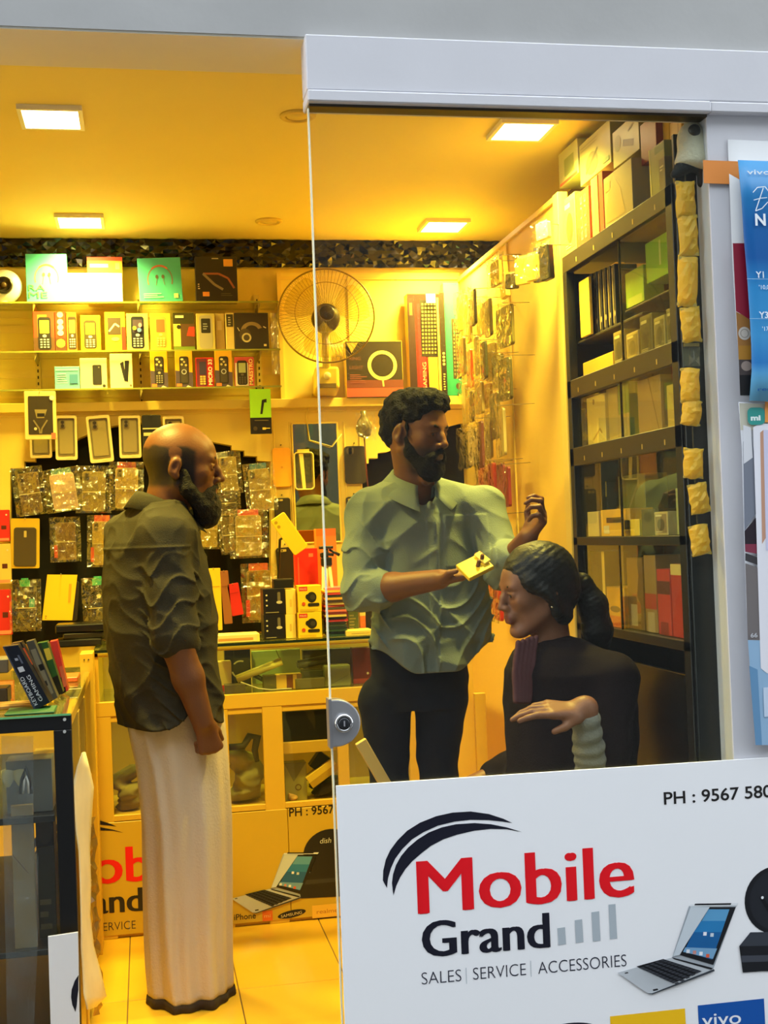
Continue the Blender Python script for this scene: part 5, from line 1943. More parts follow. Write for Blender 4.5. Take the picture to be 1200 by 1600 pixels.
# ---------------------------------------------------------------- shopkeeper in the blue-green shirt
def shopkeeper():
    root = thing('person', 'young man with curly hair and beard in a pale blue shirt behind the glass', 'person', (0.80, 3.85, 0))
    B = Body()
    hy = math.radians(-50)                                # looks down to his left
    F = frame_of((math.cos(hy), math.sin(hy), -0.12), (0.0, 0.03, 1))
    ho = np.array(onY(650, 676, 3.78))
    W = head_ops(B, ho, F, 1.0, slim=0.97, nose=1.1)
    yaw = math.radians(-78)
    neck = np.array(onY(650, 762, 3.83))
    B.cap(W(-0.030, 0, -0.045), neck, 0.053, 0.060, k=0.03)
    B.ell(W(0.055, 0, -0.14), (0.014, 0.014, 0.018), F, k=0.03)
    hz = 0.86
    B.fn(tower([hz, 1.05, 1.3, 1.45], [0.84, 0.83, 0.80, 0.79], [3.86, 3.86, 3.86, 3.85], [0.075, 0.09, 0.10, 0.06], [0.11, 0.14, 0.17, 0.12], yaw, 2.2, 0.05))
    for hx, fx in ((onY(603, 1120, 3.86).x, onY(606, 1200, 3.86).x), (onY(690, 1120, 3.86).x, onY(683, 1200, 3.86).x)):
        B.chain([(hx, 3.86, hz - 0.03), (fx, 3.85, 0.66), (fx, 3.83, 0.48), (fx, 3.88, 0.09)], [0.05, 0.045, 0.042, 0.036], k=0.012)
        B.cap((fx, 3.89, 0.05), (fx + 0.02, 3.70, 0.035), 0.036, 0.03, k=0.03)
    # his right arm: elbow out at the side, forearm across to the hand
    S = np.array(onY(573, 798, 3.84))
    E_ = np.array(onY(566, 925, 3.78))
    Wr = np.array(onY(688, 905, 3.55))
    B.chain([S, E_], [0.052, 0.043], k=0.03)
    B.chain([E_, E_ * 0.6 + Wr * 0.4, Wr], [0.043, 0.041, 0.029], k=0.02)
    ax = np.array(onY(745, 893, 3.47)) - Wr
    hand_ops(B, Wr, ax, (-0.15, -0.35, 1), 1, curl=(0.45, 0.5, 0.55, 0.6), s=0.95, thumb=(0.25, 0.1), base_curl=(0.3, 0.35, 0.4, 0.4))
    # his left arm: elbow bent, hand raised
    S2 = np.array(onY(757, 792, 3.80))
    E2 = np.array(onY(786, 893, 3.72))
    W2 = np.array(onY(826, 838, 3.55))
    B.chain([S2, E2], [0.050, 0.042], k=0.03)
    B.chain([E2, E2 * 0.6 + W2 * 0.4, W2], [0.042, 0.039, 0.028], k=0.02)
    ax2 = np.array(onY(850, 803, 3.50)) - W2
    hand_ops(B, W2, ax2, (-0.75, -0.3, 0.55), -1, curl=(0.9, 1.0, 1.05, 1.1), s=0.93, thumb=(0.7, 0.4), base_curl=(0.6, 0.7, 0.8, 0.9))
    sk, lip = np.array(srgb(110, 68, 42)), np.array(srgb(88, 52, 42))

    def paint(V):
        q = (V - ho) @ F
        t = np.tile(sk, (len(V), 1)) * (wob(V, 55) * 0.06 + 1)[:, None]
        l = (np.abs(q[:, 2] + 0.0685) < 0.012) & (q[:, 0] > 0.086) & (np.abs(q[:, 1]) < 0.024)
        t[l] = lip
        st = sstep(-0.030, -0.055, q[:, 2] + 0.2 * (0.05 - q[:, 0]) * 0) * sstep(0.0, 0.02, q[:, 0]) * (np.linalg.norm(q, axis=1) < 0.15) * sstep(-0.135, -0.12, q[:, 2]) * 0.7
        st[l] = 0
        return t * (1 - st[:, None]) + np.array(srgb(30, 22, 18)) * st[:, None]
    hairm = mat('black_hair', srgb(16, 13, 11), 0.8, spec=0.2, bump=0.7, bscale=190)
    H = Body()
    H.ell(W(-0.020, 0, 0.052), np.array([0.106, 0.086, 0.086]), F, k=0.03)
    H.ell(W(0.050, 0, 0.098), np.array([0.050, 0.066, 0.036]), F, k=0.03)
    H.ell(W(-0.070, 0, 0.000), np.array([0.046, 0.070, 0.056]), F, k=0.03)
    for sg in (-1, 1):
        H.cap(W(0.020, sg * 0.070, 0.025), W(0.018, sg * 0.073, -0.012), 0.012, 0.007, k=0.012)
    H.fn(lambda P, d: d + 0.0060 * wob(P, 105) + 0.0042 * wob(P, 210, 2.0))
    # forehead and face stay clear
    H.ell(W(0.105, 0, 0.010), np.array([0.058, 0.074, 0.066]), F, k=0.012, cut=True)
    H.half(W(0, 0, -0.045), F @ np.array([0.25, 0, -1.0]))
    for sg in (-1, 1):
        H.ell(W(-0.006, sg * 0.086, -0.010), np.array([0.030, 0.020, 0.036]), F, k=0.006, cut=True)
    adopt(nets(H, ho - 0.17, ho + 0.2, 0.0036, 'hair', hairm), root)
    Bd = Body()
    for sg in (-1, 1):
        Bd.chain([W(0.012, sg * 0.060, -0.020), W(0.024, sg * 0.055, -0.062), W(0.064, sg * 0.034, -0.104)], [0.010, 0.0165, 0.025], k=0.02)
        Bd.cap(W(0.1005, sg * 0.004, -0.053), W(0.083, sg * 0.034, -0.074), 0.0082, 0.013, k=0.010)
    Bd.ell(W(0.074, 0, -0.108), np.array([0.030, 0.034, 0.028]), F, k=0.025)
    Bd.ell(W(0.068, 0, -0.128), np.array([0.022, 0.028, 0.018]), F, k=0.025)
    Bd.cap(W(0.106, -0.015, -0.070), W(0.106, 0.015, -0.070), 0.0080, k=0.005, cut=True)
    Bd.fn(lambda P, d: d + 0.0018 * wob(P, 240) + 0.0010 * wob(P, 480, 3))
    adopt(nets(Bd, ho - 0.2, ho + 0.18, 0.0034, 'beard', hairm), root)
    brows(W, 1.0, 0.0036, 0.0042, 0.018, hairm, root)
    b4 = set(bpy.data.objects)
    eyes(None, W, F, 1.0, c((30, 18, 12), 0.2), (1, -0.15, -0.35))
    for q in set(bpy.data.objects) - b4:
        adopt(q, root)
    # shirt
    Sh = Body()
    zz, cx, A = [], [], []
    for y, x0, x1 in ((1075, 588, 760), (1055, 583, 768), (1005, 580, 776), (950, 584, 776), (880, 584, 768), (820, 575, 768), (785, 562, 768), (762, 585, 735), (748, 612, 690)):
        a, b = onY(x0, y, 3.80), onY(x1, y, 3.80)
        zz.append(a.z)
        cx.append((a.x + b.x) / 2)
        A.append((b.x - a.x) / 2)
    Sh.fn(tower(zz, cx, [3.86] * len(zz), [0.135, 0.135, 0.135, 0.13, 0.13, 0.125, 0.105, 0.085, 0.06], A, yaw, 2.25, 0.03))
    Sh.cap(neck + np.array([-0.03, 0.01, -0.028]), S + np.array([0.02, 0, -0.004]), 0.050, 0.058, k=0.05)
    Sh.cap(neck + np.array([0.03, 0.01, -0.028]), S2 + np.array([-0.02, 0, -0.004]), 0.050, 0.058, k=0.05)
    C1 = E_ * 0.80 + Wr * 0.20
    Sh.chain([S, S * 0.4 + E_ * 0.6, E_, C1], [0.066, 0.064, 0.062, 0.058], k=0.018)
    C2 = E2 * 0.72 + W2 * 0.28
    Sh.chain([S2, E2, C2], [0.062, 0.060, 0.057], k=0.018)
    for q, w in ((C1, Wr), (C2, W2)):
        dd = (w - q) / np.linalg.norm(w - q)
        Sh.cap(q - dd * 0.045, q + dd * 0.004, 0.0605, 0.0595, k=0.003)
        Sh.cap(q - dd * 0.018, q + dd * 0.010, 0.0635, 0.0620, k=0.003)
    cxm = cx[3]
    ctr = lambda pz: np.interp(pz, zz[::-1], cx[::-1]) if zz[0] > zz[-1] else np.interp(pz, zz, cx)
    ad = (E_ - S) / np.linalg.norm(E_ - S)
    pk0, pk1 = onY(695, 806, 3.73), onY(762, 884, 3.73)

    def folds(P, d):
        px, py, pz = P[:, 0], P[:, 1], P[:, 2]
        u = px - ctr(pz)
        q = np.stack([px + 0.55 * pz * np.sign(u), py, pz * 0.9], 1)
        front = (py < 3.86)
        g = 0.005 - 0.0085 * ridge(q, 17, 1.0) + 0.0030 * wob(q, 10, 4) - 0.0045 * ridge(q, 35, 2.0)
        t = (P - S) @ ad
        arm = sstep(0.11, 0.07, np.linalg.norm((P - S) - t[:, None] * ad, axis=1)) * (px < S[0] + 0.05)
        g = g + arm * sstep(0.02, 0.10, t) * (0.003 - 0.0095 * (1 - np.abs(np.sin(t * 40 + 1.6 * np.sin(px * 36 + 3 * pz) + np.sin(py * 30)))) ** 3)
        body = 1 - arm
        # drag lines from the belly to the sides, and the loose hem
        g = g + body * front * (0.003 - 0.009 * (1 - np.abs(np.sin((pz * 0.8 - np.abs(u) * 0.8) * 38 + 2.0 * np.sin(u * 20) + 1.5 * np.sin(pz * 17)))) ** 3) * sstep(1.28, 1.12, pz)
        g = g + body * sstep(1.05, 0.93, pz) * 0.006 * np.sin(u * 46 + 9 * pz)
        # placket and breast pocket stand a little proud
        pl = sstep(0.019, 0.016, np.abs(u + 0.012)) * front * (pz < neck[2])
        po = sstep(pk0.x - 0.003, pk0.x, px) * sstep(pk1.x + 0.003, pk1.x, px) * sstep(pk1.z - 0.003, pk1.z, pz) * sstep(pk0.z + 0.003, pk0.z, pz) * front
        d = d + g - 0.0028 * pl - 0.0034 * po
        hzz = zz[1] + 0.010 + 0.075 * sstep(0.06, 0.19, np.abs(u)) - 0.006
        return np.maximum(d, hzz - pz)
    Sh.fn(folds)
    Sh.cap(neck + np.array([0, 0.0, 0.12]), neck + np.array([0.004, -0.035, -0.030]), 0.058, 0.050, k=0.006, cut=True)
    Sh.cap(neck + np.array([0.0, -0.07, 0.0]), neck + np.array([0.002, -0.115, -0.075]), 0.034, 0.010, k=0.006, cut=True)
    clip = under(B, [Sh], [(C1, Wr, 0.08), (Wr, Wr + ax * 2.4, 0.11), (C2, W2, 0.08), (W2, W2 + ax2 * 2.4, 0.12), (neck + np.array([0, -0.03, -0.03]), ho, 0.075), (ho, ho + np.array([0, 0, 0.01]), 0.16)], zz[1] + 0.10, 1.6)
    adopt(nets(lambda P: np.where(P[:, 2] < zz[1] + 0.10, np.maximum(clip(P), -(P[:, 2] * 0 + 1)), clip(P)), (0.45, 3.34, -0.005), (1.27, 4.02, 1.84), 0.0042, 'body', SKIN, None, paint), root)
    shirt_m = mat('pale_blue_shirt', srgb(122, 134, 126), 0.85, spec=0.15, noise=0.12, nscale=12, bump=0.25, bscale=320)
    adopt(nets(Sh, (0.50, 3.48, zz[0] - 0.02), (1.26, 4.10, neck[2] + 0.10), 0.0042, 'shirt', shirt_m, reach=1.7), root)
    b4 = set(bpy.data.objects)
    collar('shirt_collar', neck + np.array([0.0, 0.000, 0.004]), 0.064, 0.036, 0.036, 0.36, yaw, 0.024, shirt_m, None, drop=0.075)
    for y in (822, 868, 960, 1010):
        p = onY(657 + (y - 790) * 0.02, y, 3.75)
        for _ in range(40):                               # slide back onto the cloth
            dd = float(Sh(np.array([p], dtype=np.float32))[0])
            if dd < 0.0008:
                break
            p.y += max(dd * 0.7, 0.0005)
        bt = MB()
        bt.cyl(p + Vector((0, -0.002, 0)), p + Vector((0, 0.003, 0)), 0.0056, m=c((225, 225, 210), 0.3), n=12)
        bt.build('button')
    for q in set(bpy.data.objects) - b4:
        adopt(q, root)
    # dark trousers
    T = Body()
    T.fn(tower([0.81, 0.90, 1.02], [0.835, 0.835, 0.83], [3.86] * 3, [0.105, 0.108, 0.105], [0.13, 0.155, 0.155], yaw, 2.3, 0.03))
    for q0, q1 in ((603, 606), (690, 683)):
        hx, fx = onY(q0, 1120, 3.86).x, onY(q1, 1200, 3.86).x
        T.chain([(hx, 3.86, 0.83), (fx, 3.85, 0.66), (fx, 3.83, 0.48), (fx, 3.88, 0.075)], [0.086, 0.064, 0.062, 0.060], k=0.012)
    T.fn(lambda P, d: d + 0.003 * wob(P, 34) + 0.002 * wob(P, 80, 2))
    T.half((0, 0, 0.06), (0, 0, -1))
    adopt(nets(T, (0.55, 3.62, 0.03), (1.12, 4.06, 1.06), 0.006, 'trousers', mat('navy_trousers', srgb(20, 22, 30), 0.9, spec=0.15)), root)
    return root, np.array(onY(745, 893, 3.47)), Wr


# ---------------------------------------------------------------- woman on a stool, turned to the counter
def seated_woman():
    root = thing('person', 'seated woman with a dark ponytail in dark maroon clothes, close to the glass', 'person', (1.12, 3.24, 0))
    B = Body()
    hy = math.radians(180 + 6)
    F = frame_of((math.cos(hy), math.sin(hy), -0.10))
    s = 0.965
    ho = np.array(onY(838, 922, 3.23))
    W = head_ops(B, ho, F, s, slim=0.94, nose=0.88, jaw=0.88)
    neck = np.array(onY(862, 1010, 3.245))
    B.cap(W(-0.030, 0, -0.045), neck, 0.046, 0.052, k=0.03)
    yaw = hy
    X0, Y0 = 1.10, 3.25
    B.fn(tower([0.50, 0.66, 0.84, 0.99], [1.10, 1.10, 1.09, 1.09], [Y0] * 4, [0.11, 0.095, 0.105, 0.05], [0.16, 0.135, 0.155, 0.10], yaw, 2.2, 0.05))
    for sg in (-1, 1):
        y = Y0 + sg * 0.09
        B.chain([(1.08, y, 0.55), (0.70, y - 0.0, 0.55), (0.72, y, 0.09)], [0.082, 0.058, 0.038], k=0.03)
        B.cap((0.73, y, 0.05), (0.55, y + sg * 0.01, 0.035), 0.034, 0.026, k=0.03)
    # near arm: elbow low, forearm up, hand drooping from the wrist
    S = np.array(onY(960, 1062, 3.10))
    E_ = np.array(onY(930, 1255, 3.04))
    Wr = np.array(onY(914, 1112, 3.00))
    B.chain([S, E_], [0.046, 0.040], k=0.03)
    B.chain([E_, Wr], [0.038, 0.027], k=0.02)
    ax = np.array(onY(850, 1108, 2.985)) - Wr
    hand_ops(B, Wr + ax * 0.10, ax, (-0.10, 0.42, -1), 1, curl=(0.20, 0.26, 0.34, 0.50), s=1.0, thumb=(0.35, 0.35), base_curl=(0.3, 0.4, 0.5, 0.6), spread=0.08)
    B.ell(Wr + np.array([0.0, 0, 0.012]), (0.032, 0.024, 0.028), None, k=0.02)
    # far arm in her lap
    S2 = np.array([1.10, 3.41, S[2] + 0.02])
    E2 = np.array([1.08, 3.47, 0.70])
    W2 = np.array([0.88, 3.40, 0.655])
    B.chain([S2, E2, W2], [0.046, 0.038, 0.026], k=0.03)
    hand_ops(B, W2, (-1, -0.15, 0.0), (0.2, -0.2, -1), -1, s=0.92)
    sk, lip = np.array(srgb(122, 78, 52)), np.array(srgb(112, 60, 50))
    nail = []

    def paint(V):
        q = (V - ho) @ F / s
        t = np.tile(sk, (len(V), 1)) * (wob(V, 55) * 0.05 + 1)[:, None]
        l = (np.abs(q[:, 2] + 0.0685) < 0.011) & (q[:, 0] > 0.086) & (np.abs(q[:, 1]) < 0.022)
        t[l] = lip
        return t
    hairm = mat('long_black_hair', srgb(9, 8, 8), 0.5, spec=0.3, bump=0.4, bscale=60)
    H = Body()
    H.ell(W(-0.016, 0, 0.040), np.array([0.107, 0.086, 0.096]) * s, F, k=0.02)
    H.ell(W(-0.060, 0, -0.010), np.array([0.062, 0.074, 0.070]) * s, F, k=0.03)
    for sg in (-1, 1):
        H.cap(W(0.040, sg * 0.068, 0.030), W(0.004, sg * 0.079, -0.020), 0.016, 0.014, k=0.02)
        H.cap(W(0.004, sg * 0.080, -0.02), W(-0.050, sg * 0.050, -0.075), 0.017, 0.026, k=0.02)
        H.cap(W(0.014, sg * 0.078, 0.0), W(-0.016, sg * 0.080, -0.062), 0.013, 0.012, k=0.02)
    H.ell(W(0.108, 0, -0.018), np.array([0.066, 0.085, 0.070]) * s, F, k=0.012, cut=True)
    H.cap(W(0.036, -0.1, -0.05), W(0.036, 0.1, -0.05), 0.036, k=0.02, cut=True)
    # ponytail
    pts = [np.array(onY(x, y, 3.245)) for x, y in ((886, 912), (908, 914), (926, 945), (934, 985), (938, 1022))]
    H.chain(pts, [0.034, 0.030, 0.040, 0.040, 0.024], k=0.014)
    ax_l = F @ np.array([0, 1, 0])
    H.fn(lambda P, d: d + 0.0007 * np.sin((P[:, 2] * 0.8 - P[:, 0] * 0.4) * 520 + 5 * wob(P, 22)) + 0.0010 * wob(P, 90))
    adopt(nets(H, (0.90, 3.10, 1.00), (1.32, 3.40, 1.36), 0.0036, 'hair', hairm), root)
    b4 = set(bpy.data.objects)
    bnd = MB()
    p, q = pts[0] * 0.5 + pts[1] * 0.5, pts[1]
    dd = Vector(pts[1] - pts[0]).normalized()
    bnd.tube([Vector(p) + (dd.orthogonal().normalized() * math.cos(t) + dd.cross(dd.orthogonal().normalized()) * math.sin(t)) * 0.032 for t in [2 * PI * i / 20 for i in range(20)]], 0.006, c((40, 30, 44), 0.4), 8, closed=True)
    bnd.build('hair_band')
    er = MB()
    p = Vector(W(-0.004, 0.088, -0.044))
    er.lathe([(0.0, -0.004), (0.004, 0.0), (0.0, 0.004)], mat('earring_metal', (0.9, 0.8, 0.5), 0.2, metal=1.0), 10, Matrix.Translation(p))
    er.build('earring')
    eyes(None, W, F, s, c((26, 16, 12), 0.2), (1, 0, -0.25))
    for x in set(bpy.data.objects) - b4:
        adopt(x, root)
    brows(W, s, 0.0024, 0.0028, 0.019, hairm, root)
    # tunic
    T = Body()
    za, ca_, aa = [], [], []
    for y, x0, x1 in ((1300, 800, 985), (1215, 800, 985), (1150, 796, 990), (1100, 792, 985), (1050, 795, 962), (1020, 808, 935), (1000, 830, 905)):
        a, b = onY(x0, y, Y0), onY(x1, y, Y0)
        za.append(a.z)
        ca_.append((a.x + b.x) / 2)
        aa.append((b.x - a.x) / 2)
    za[0], ca_[0], aa[0] = 0.47, 1.07, 0.175
    T.fn(tower(za, ca_, [Y0] * 7, aa, [0.21, 0.185, 0.175, 0.185, 0.185, 0.15, 0.08], 0.0, 2.2, 0.03))
    T.cap(neck + np.array([0.0, 0, -0.03]), S, 0.048, 0.056, k=0.05)
    T.cap(neck + np.array([0.0, 0, -0.03]), S2, 0.048, 0.056, k=0.05)
    T.chain([S, S * 0.45 + E_ * 0.55, E_], [0.064, 0.062, 0.056], k=0.03)
    T.cap(E_, E_ * 0.75 + Wr * 0.25, 0.056, 0.050, k=0.02)
    T.chain([S2, E2, E2 * 0.3 + W2 * 0.7], [0.060, 0.054, 0.045], k=0.03)
    for sg in (-1, 1):
        y = Y0 + sg * 0.09
        T.chain([(1.08, y, 0.56), (0.70, y, 0.56)], [0.105, 0.085], k=0.06)
        T.chain([(0.70, y, 0.54), (0.715, y, 0.10)], [0.075, 0.06], k=0.04)
    T.fn(lambda P, d: d + 0.0030 * wob(P, 30) + 0.0022 * wob(P, 66, 2) )
    T.cap(neck + np.array([0, 0, 0.10]), neck + np.array([-0.03, 0, -0.03]), 0.056, 0.052, k=0.006, cut=True)
    T.half((0, 0, 0.09), (0, 0, -1))
    clip = under(B, [T], [(E_ * 0.6 + Wr * 0.4, Wr, 0.07), (Wr, Wr + ax * 2.5, 0.12), (E2 * 0.3 + W2 * 0.7, W2, 0.06), (W2, W2 + np.array([-0.2, 0, -0.02]), 0.08), (neck + np.array([-0.01, 0, -0.02]), ho, 0.066), (ho, ho + np.array([0, 0, 0.01]), 0.16)], 0.12, 1.2)
    adopt(nets(clip, (0.50, 2.90, -0.005), (1.31, 3.56, 1.33), 0.0042, 'body', SKIN, None, paint), root)
    tm = mat('maroon_cotton', srgb(20, 11, 14), 0.9, noise=0.2, nscale=16, spec=0.15, bump=0.2, bscale=200)
    adopt(nets(T, (0.50, 2.93, 0.06), (1.322, 3.58, neck[2] + 0.06), 0.005, 'tunic', tm, reach=1.7), root)
    # scarf folded round the throat, falling at the front
    Sc = Body()
    for i in range(5):
        t0 = np.array(onY(838 - i * 7, 996 + i * 2, 3.17 - 0.006 * i))
        t1 = np.array(onY(832 - i * 7, 1040 + i * 2, 3.145 - 0.004 * i))
        t2 = np.array(onY(826 - i * 5, 1095, 3.13 - 0.003 * i))
        Sc.chain([t0, t1, t2], [0.0072, 0.0078, 0.0088], k=0.0025)
    Sc.fn(lambda P, d: d + 0.0012 * wob(P, 120))
    adopt(nets(Sc, (0.88, 3.04, 0.86), (1.12, 3.26, 1.17), 0.004, 'scarf', mat('plum_scarf', srgb(72, 34, 40), 0.85)), root)
    # grey ribbed wrist warmer on the near forearm
    Sl = Body()
    dn = E_ - Wr
    Ln = np.linalg.norm(dn)
    dn = dn / Ln
    Sl.chain([Wr - dn * 0.002, Wr + dn * 0.10, Wr + dn * (Ln - 0.03)], [0.036, 0.038, 0.047], k=0.01)
    Sl.fn(lambda P, d: d + 0.0022 * np.sin(((P - Wr) @ dn) * 190 + 4.0 * wob(P, 24)) + 0.0022 * wob(P, 60))
    Sl.half(Wr + dn * 0.006, -dn)
    adopt(nets(Sl, (0.95, 2.92, E_[2] - 0.02), (1.32, 3.12, Wr[2] + 0.05), 0.004, 'sleeve_cuff', mat('grey_knit', srgb(112, 112, 104), 0.9, bump=0.3, bscale=200)), root)
    return root

# ================================================================== COUNTERS
M_clear = glassy('showcase_glass', (0.93, 0.96, 0.90), 1.45, haze=0.012, hazecol=(0.7, 0.75, 0.6))
M_wood = mat('cream_counter_laminate', srgb(218, 176, 58), 0.4, noise=0.06, nscale=7)
M_wood2 = mat('cream_counter_edge', srgb(212, 168, 52), 0.45, noise=0.06, nscale=9)


def pz(px, py, Y=None):
    return onY(px, py, YC if Y is None else Y).z


def pxx(px, py, Y=None):
    return onY(px, py, YC if Y is None else Y).x


ct = thing('display_counter', 'long cream display counter with a glass showcase top and print on its lower panels', 'counter', (0, YC, 0))
ZT = pz(450, 1004)                                       # underside of the glass top's front edge
ZR1, ZR0 = pz(450, 1080), pz(450, 1102)                  # rail under the glass
ZW1, ZW0 = pz(470, 1110), pz(470, 1252)                  # glazed openings
XL, XRr = -0.185, 1.06
CD = 0.43
k = ct


def kb(name, m, *boxes, bev=0.0015):
    b = MB()
    for q in boxes:
        b.box(*q[:6], m, bev)
    return b.build(name, None, k)


kb('glass_top', glassy('thick_top_glass', (0.80, 0.9, 0.78), 1.5, haze=0.03, hazecol=(0.5, 0.6, 0.4)), (XL, XRr, -0.01, CD, ZT, ZT + 0.008), bev=0)
kb('glass_front_edge', mat('dark_green_edge', srgb(26, 40, 24), 0.2), (XL, XRr, -0.0115, -0.01, ZT - 0.001, ZT + 0.009), bev=0)
kb('top_rail', M_wood2, (XL, XRr, 0.0, 0.016, ZT - 0.016, ZT - 0.001))
MB().poly([(XL, 0.006, ZR1), (XRr, 0.006, ZR1), (XRr, 0.006, ZT - 0.016), (XL, 0.006, ZT - 0.016)], M_clear).build('showcase_pane', None, k)
kb('showcase_floor', glassy('showcase_floor_glass', (0.85, 0.88, 0.75), 1.5, haze=0.15, hazecol=(0.4, 0.38, 0.2)), (XL, XRr, 0.01, CD, ZR1 - 0.012, ZR1 - 0.002))
kb('back_board', mat('showcase_back', srgb(216, 182, 84), 0.6), (XL, XRr, CD, CD + 0.012, 0.0, ZT))
kb('upper_rail', M_wood, (XL, XRr, -0.004, 0.02, ZR0, ZR1))
kb('end_panel', M_wood, (XL, XL + 0.016, 0.0, CD, 0.0, ZT))
kb('end_panel', M_wood, (XRr - 0.016, XRr, 0.0, CD, 0.0, ZT))
kb('shelf_board', M_wood, (XL, XRr, 0.022, CD, ZW0 - 0.03, ZW0 - 0.012))
kb('plinth', M_wood2, (XL, XRr, 0.006, 0.03, 0.0, 0.03))
# posts between the openings (pixel pairs at the photo)
posts = [(150, 175), (218, 232), (340, 358), (412, 443), (528, 545), (640, 660), (745, 762)]
for a, b_ in posts:
    xa, xb = pxx(a, 1180), pxx(b_, 1180)
    kb('post', M_wood, (xa, xb, -0.003, 0.02, 0.0, ZR0))
kb('middle_rail', M_wood, (XL, XRr, -0.001, 0.018, ZW0 - 0.02, ZW0))
kb('upper_strip', M_wood, (XL, XRr, 0.0, 0.018, ZW1, ZR0))
xm = [(232, 340), (443, 528), (545, 640), (660, 745)]
kb('cross_rail', M_wood2, (pxx(443, 1180), pxx(528, 1180), 0.03, 0.05, pz(485, 1178), pz(485, 1160)))
for a, b_ in ((175, 218), (358, 412), (443, 528), (545, 640)):
    MB().poly([(pxx(a, 1180), 0.010, ZW0), (pxx(b_, 1180), 0.010, ZW0), (pxx(b_, 1180), 0.010, ZW1), (pxx(a, 1180), 0.010, ZW1)], M_clear).build('window_pane', None, k)
# lower printed panels
M_vin = mat('cream_vinyl', srgb(206, 170, 52), 0.35, noise=0.03, nscale=4)
xj = [XL, pxx(232, 1350), pxx(452, 1350), XRr]
for a, b_ in zip(xj, xj[1:]):
    kb('lower_panel', M_vin, (a + 0.0008, b_ - 0.0008, -0.005, 0.0, 0.012, ZW0 - 0.022))
pre = set(bpy.data.objects)
Mf, Mb = onY(654, 1427.6, YG - 0.009), onY(77, 1387, YC - 0.006)
dX, dZ = Mb.x - Mf.x, Mb.z - Mf.z
T_back = lambda px, py: ((lambda v: (v.x + dX, v.z + dZ))(onY(px, py, YG - 0.009)))
sign_board(k, YC, T_back, False, 0.034)
TB = lambda px, py: ((lambda v: (v.x, v.z))(onY(px, py, YC - 0.006)))
o5 = (965, 1480)


def T_lap(px, py):
    """the laptop of the front sign, moved to its place on the lower panel"""
    f = onY(px, py, YG - 0.009)
    a, b_ = onY(965, 1518, YG - 0.009), onY(362, 1403, YC - 0.006)
    return f.x - a.x + b_.x, f.z - a.z + b_.z


def lap2(g):
    for q, m in laptop_px():
        g.poly([T_lap(*z5(*p)) for p in q], m)


kid(k, 'laptop_picture', lap2)


def dish2(g):
    d = c((30, 30, 34), 0.35)
    g.disc(*TB(517, 1335), TB(560, 1335)[0] - TB(517, 1335)[0], d, 0.090, 36)
    g.poly([TB(*p) for p in ((466, 1376), (480, 1364), (545, 1362), (548, 1400), (470, 1404))][::-1], d)
    g.poly([TB(*p) for p in ((466, 1376), (545, 1370), (545, 1376), (466, 1383))][::-1], c((52, 52, 54), 0.35))
    g.text('dish', *TB(500, 1318), c((214, 214, 200), 0.35), cap=0.018, shear=0.2)


kid(k, 'dish_picture', dish2)
kid(k, 'lettering', lambda g: g.text('PH : 9567', *TB(452, 1276), c((34, 30, 22), 0.4), cap=0.0285, width=TB(522, 1272)[0] - TB(452, 1276)[0], bold=0.014, slope=0.0))
kid(k, 'lettering', lambda g: g.text('iPhone', *TB(366, 1438), c((40, 34, 30), 0.4), cap=0.020, width=TB(400, 1438)[0] - TB(366, 1438)[0], bold=0.008))
kid(k, 'badge', lambda g: (g.rect(*[TB(410, 1430)[0], TB(426, 1430)[0], TB(418, 1439)[1], TB(418, 1423)[1]], c((226, 110, 40), 0.4)), g.text('mi', TB(413, 1434)[0], TB(413, 1434)[1], c((240, 190, 120), 0.4), cap=0.012, width=0.022)), label='orange badge')


def oval(g):
    cx_, cz = TB(456, 1428)
    r = TB(478, 1428)[0] - cx_
    g.poly([(cx_ + r * math.cos(t) , cz + 0.013 * math.sin(t) + r * math.cos(t) * 0.12) for t in [2 * PI * i / 32 for i in range(32)]], c((30, 28, 40), 0.4))
    g.text('SAMSUNG', cx_ - r * 0.78, cz - 0.011, c((226, 206, 150), 0.4), cap=0.010, width=r * 1.5, slope=0.12)


kid(k, 'badge', oval, label='dark tilted oval badge')
kid(k, 'badge', lambda g: (g.rect(TB(488, 1430)[0], TB(540, 1430)[0], TB(500, 1434)[1], TB(500, 1414)[1], c((240, 190, 70), 0.4)), g.text('realme', TB(495, 1428)[0], TB(495, 1428)[1], c((190, 120, 50), 0.4), cap=0.014, width=0.075)), label='amber badge')
for o in set(bpy.data.objects) - pre:
    if o.parent == k:
        o.location = (0, -0.005, 0)

# ---- goods on the counter top
ZTOP = ZT + 0.0085


def on_top(name, label, cat, px, Y, depth, col, fn=None, **kw):
    return carton(name, label, cat, px, Y, depth, col, fn, zbase=kw.pop('zbase', ZTOP), **kw)


def gadget(g, w, h):
    g.rect(w * 0.16, w * 0.30, h * 0.50, h * 0.86, c((110, 100, 84)), w * 0.05)
    g.disc(w * 0.24, h * 0.46, w * 0.14, c((200, 190, 170)), h * 0.06, 14)
    for i in range(3):
        g.disc(-w * 0.34, h * (0.35 + 0.2 * i), w * 0.045, c((214, 206, 180)), h * 0.035, 8)
    lines_art(g, -w * 0.40, w * 0.30, h * 0.06, h * 0.13, 1, (150, 140, 110))


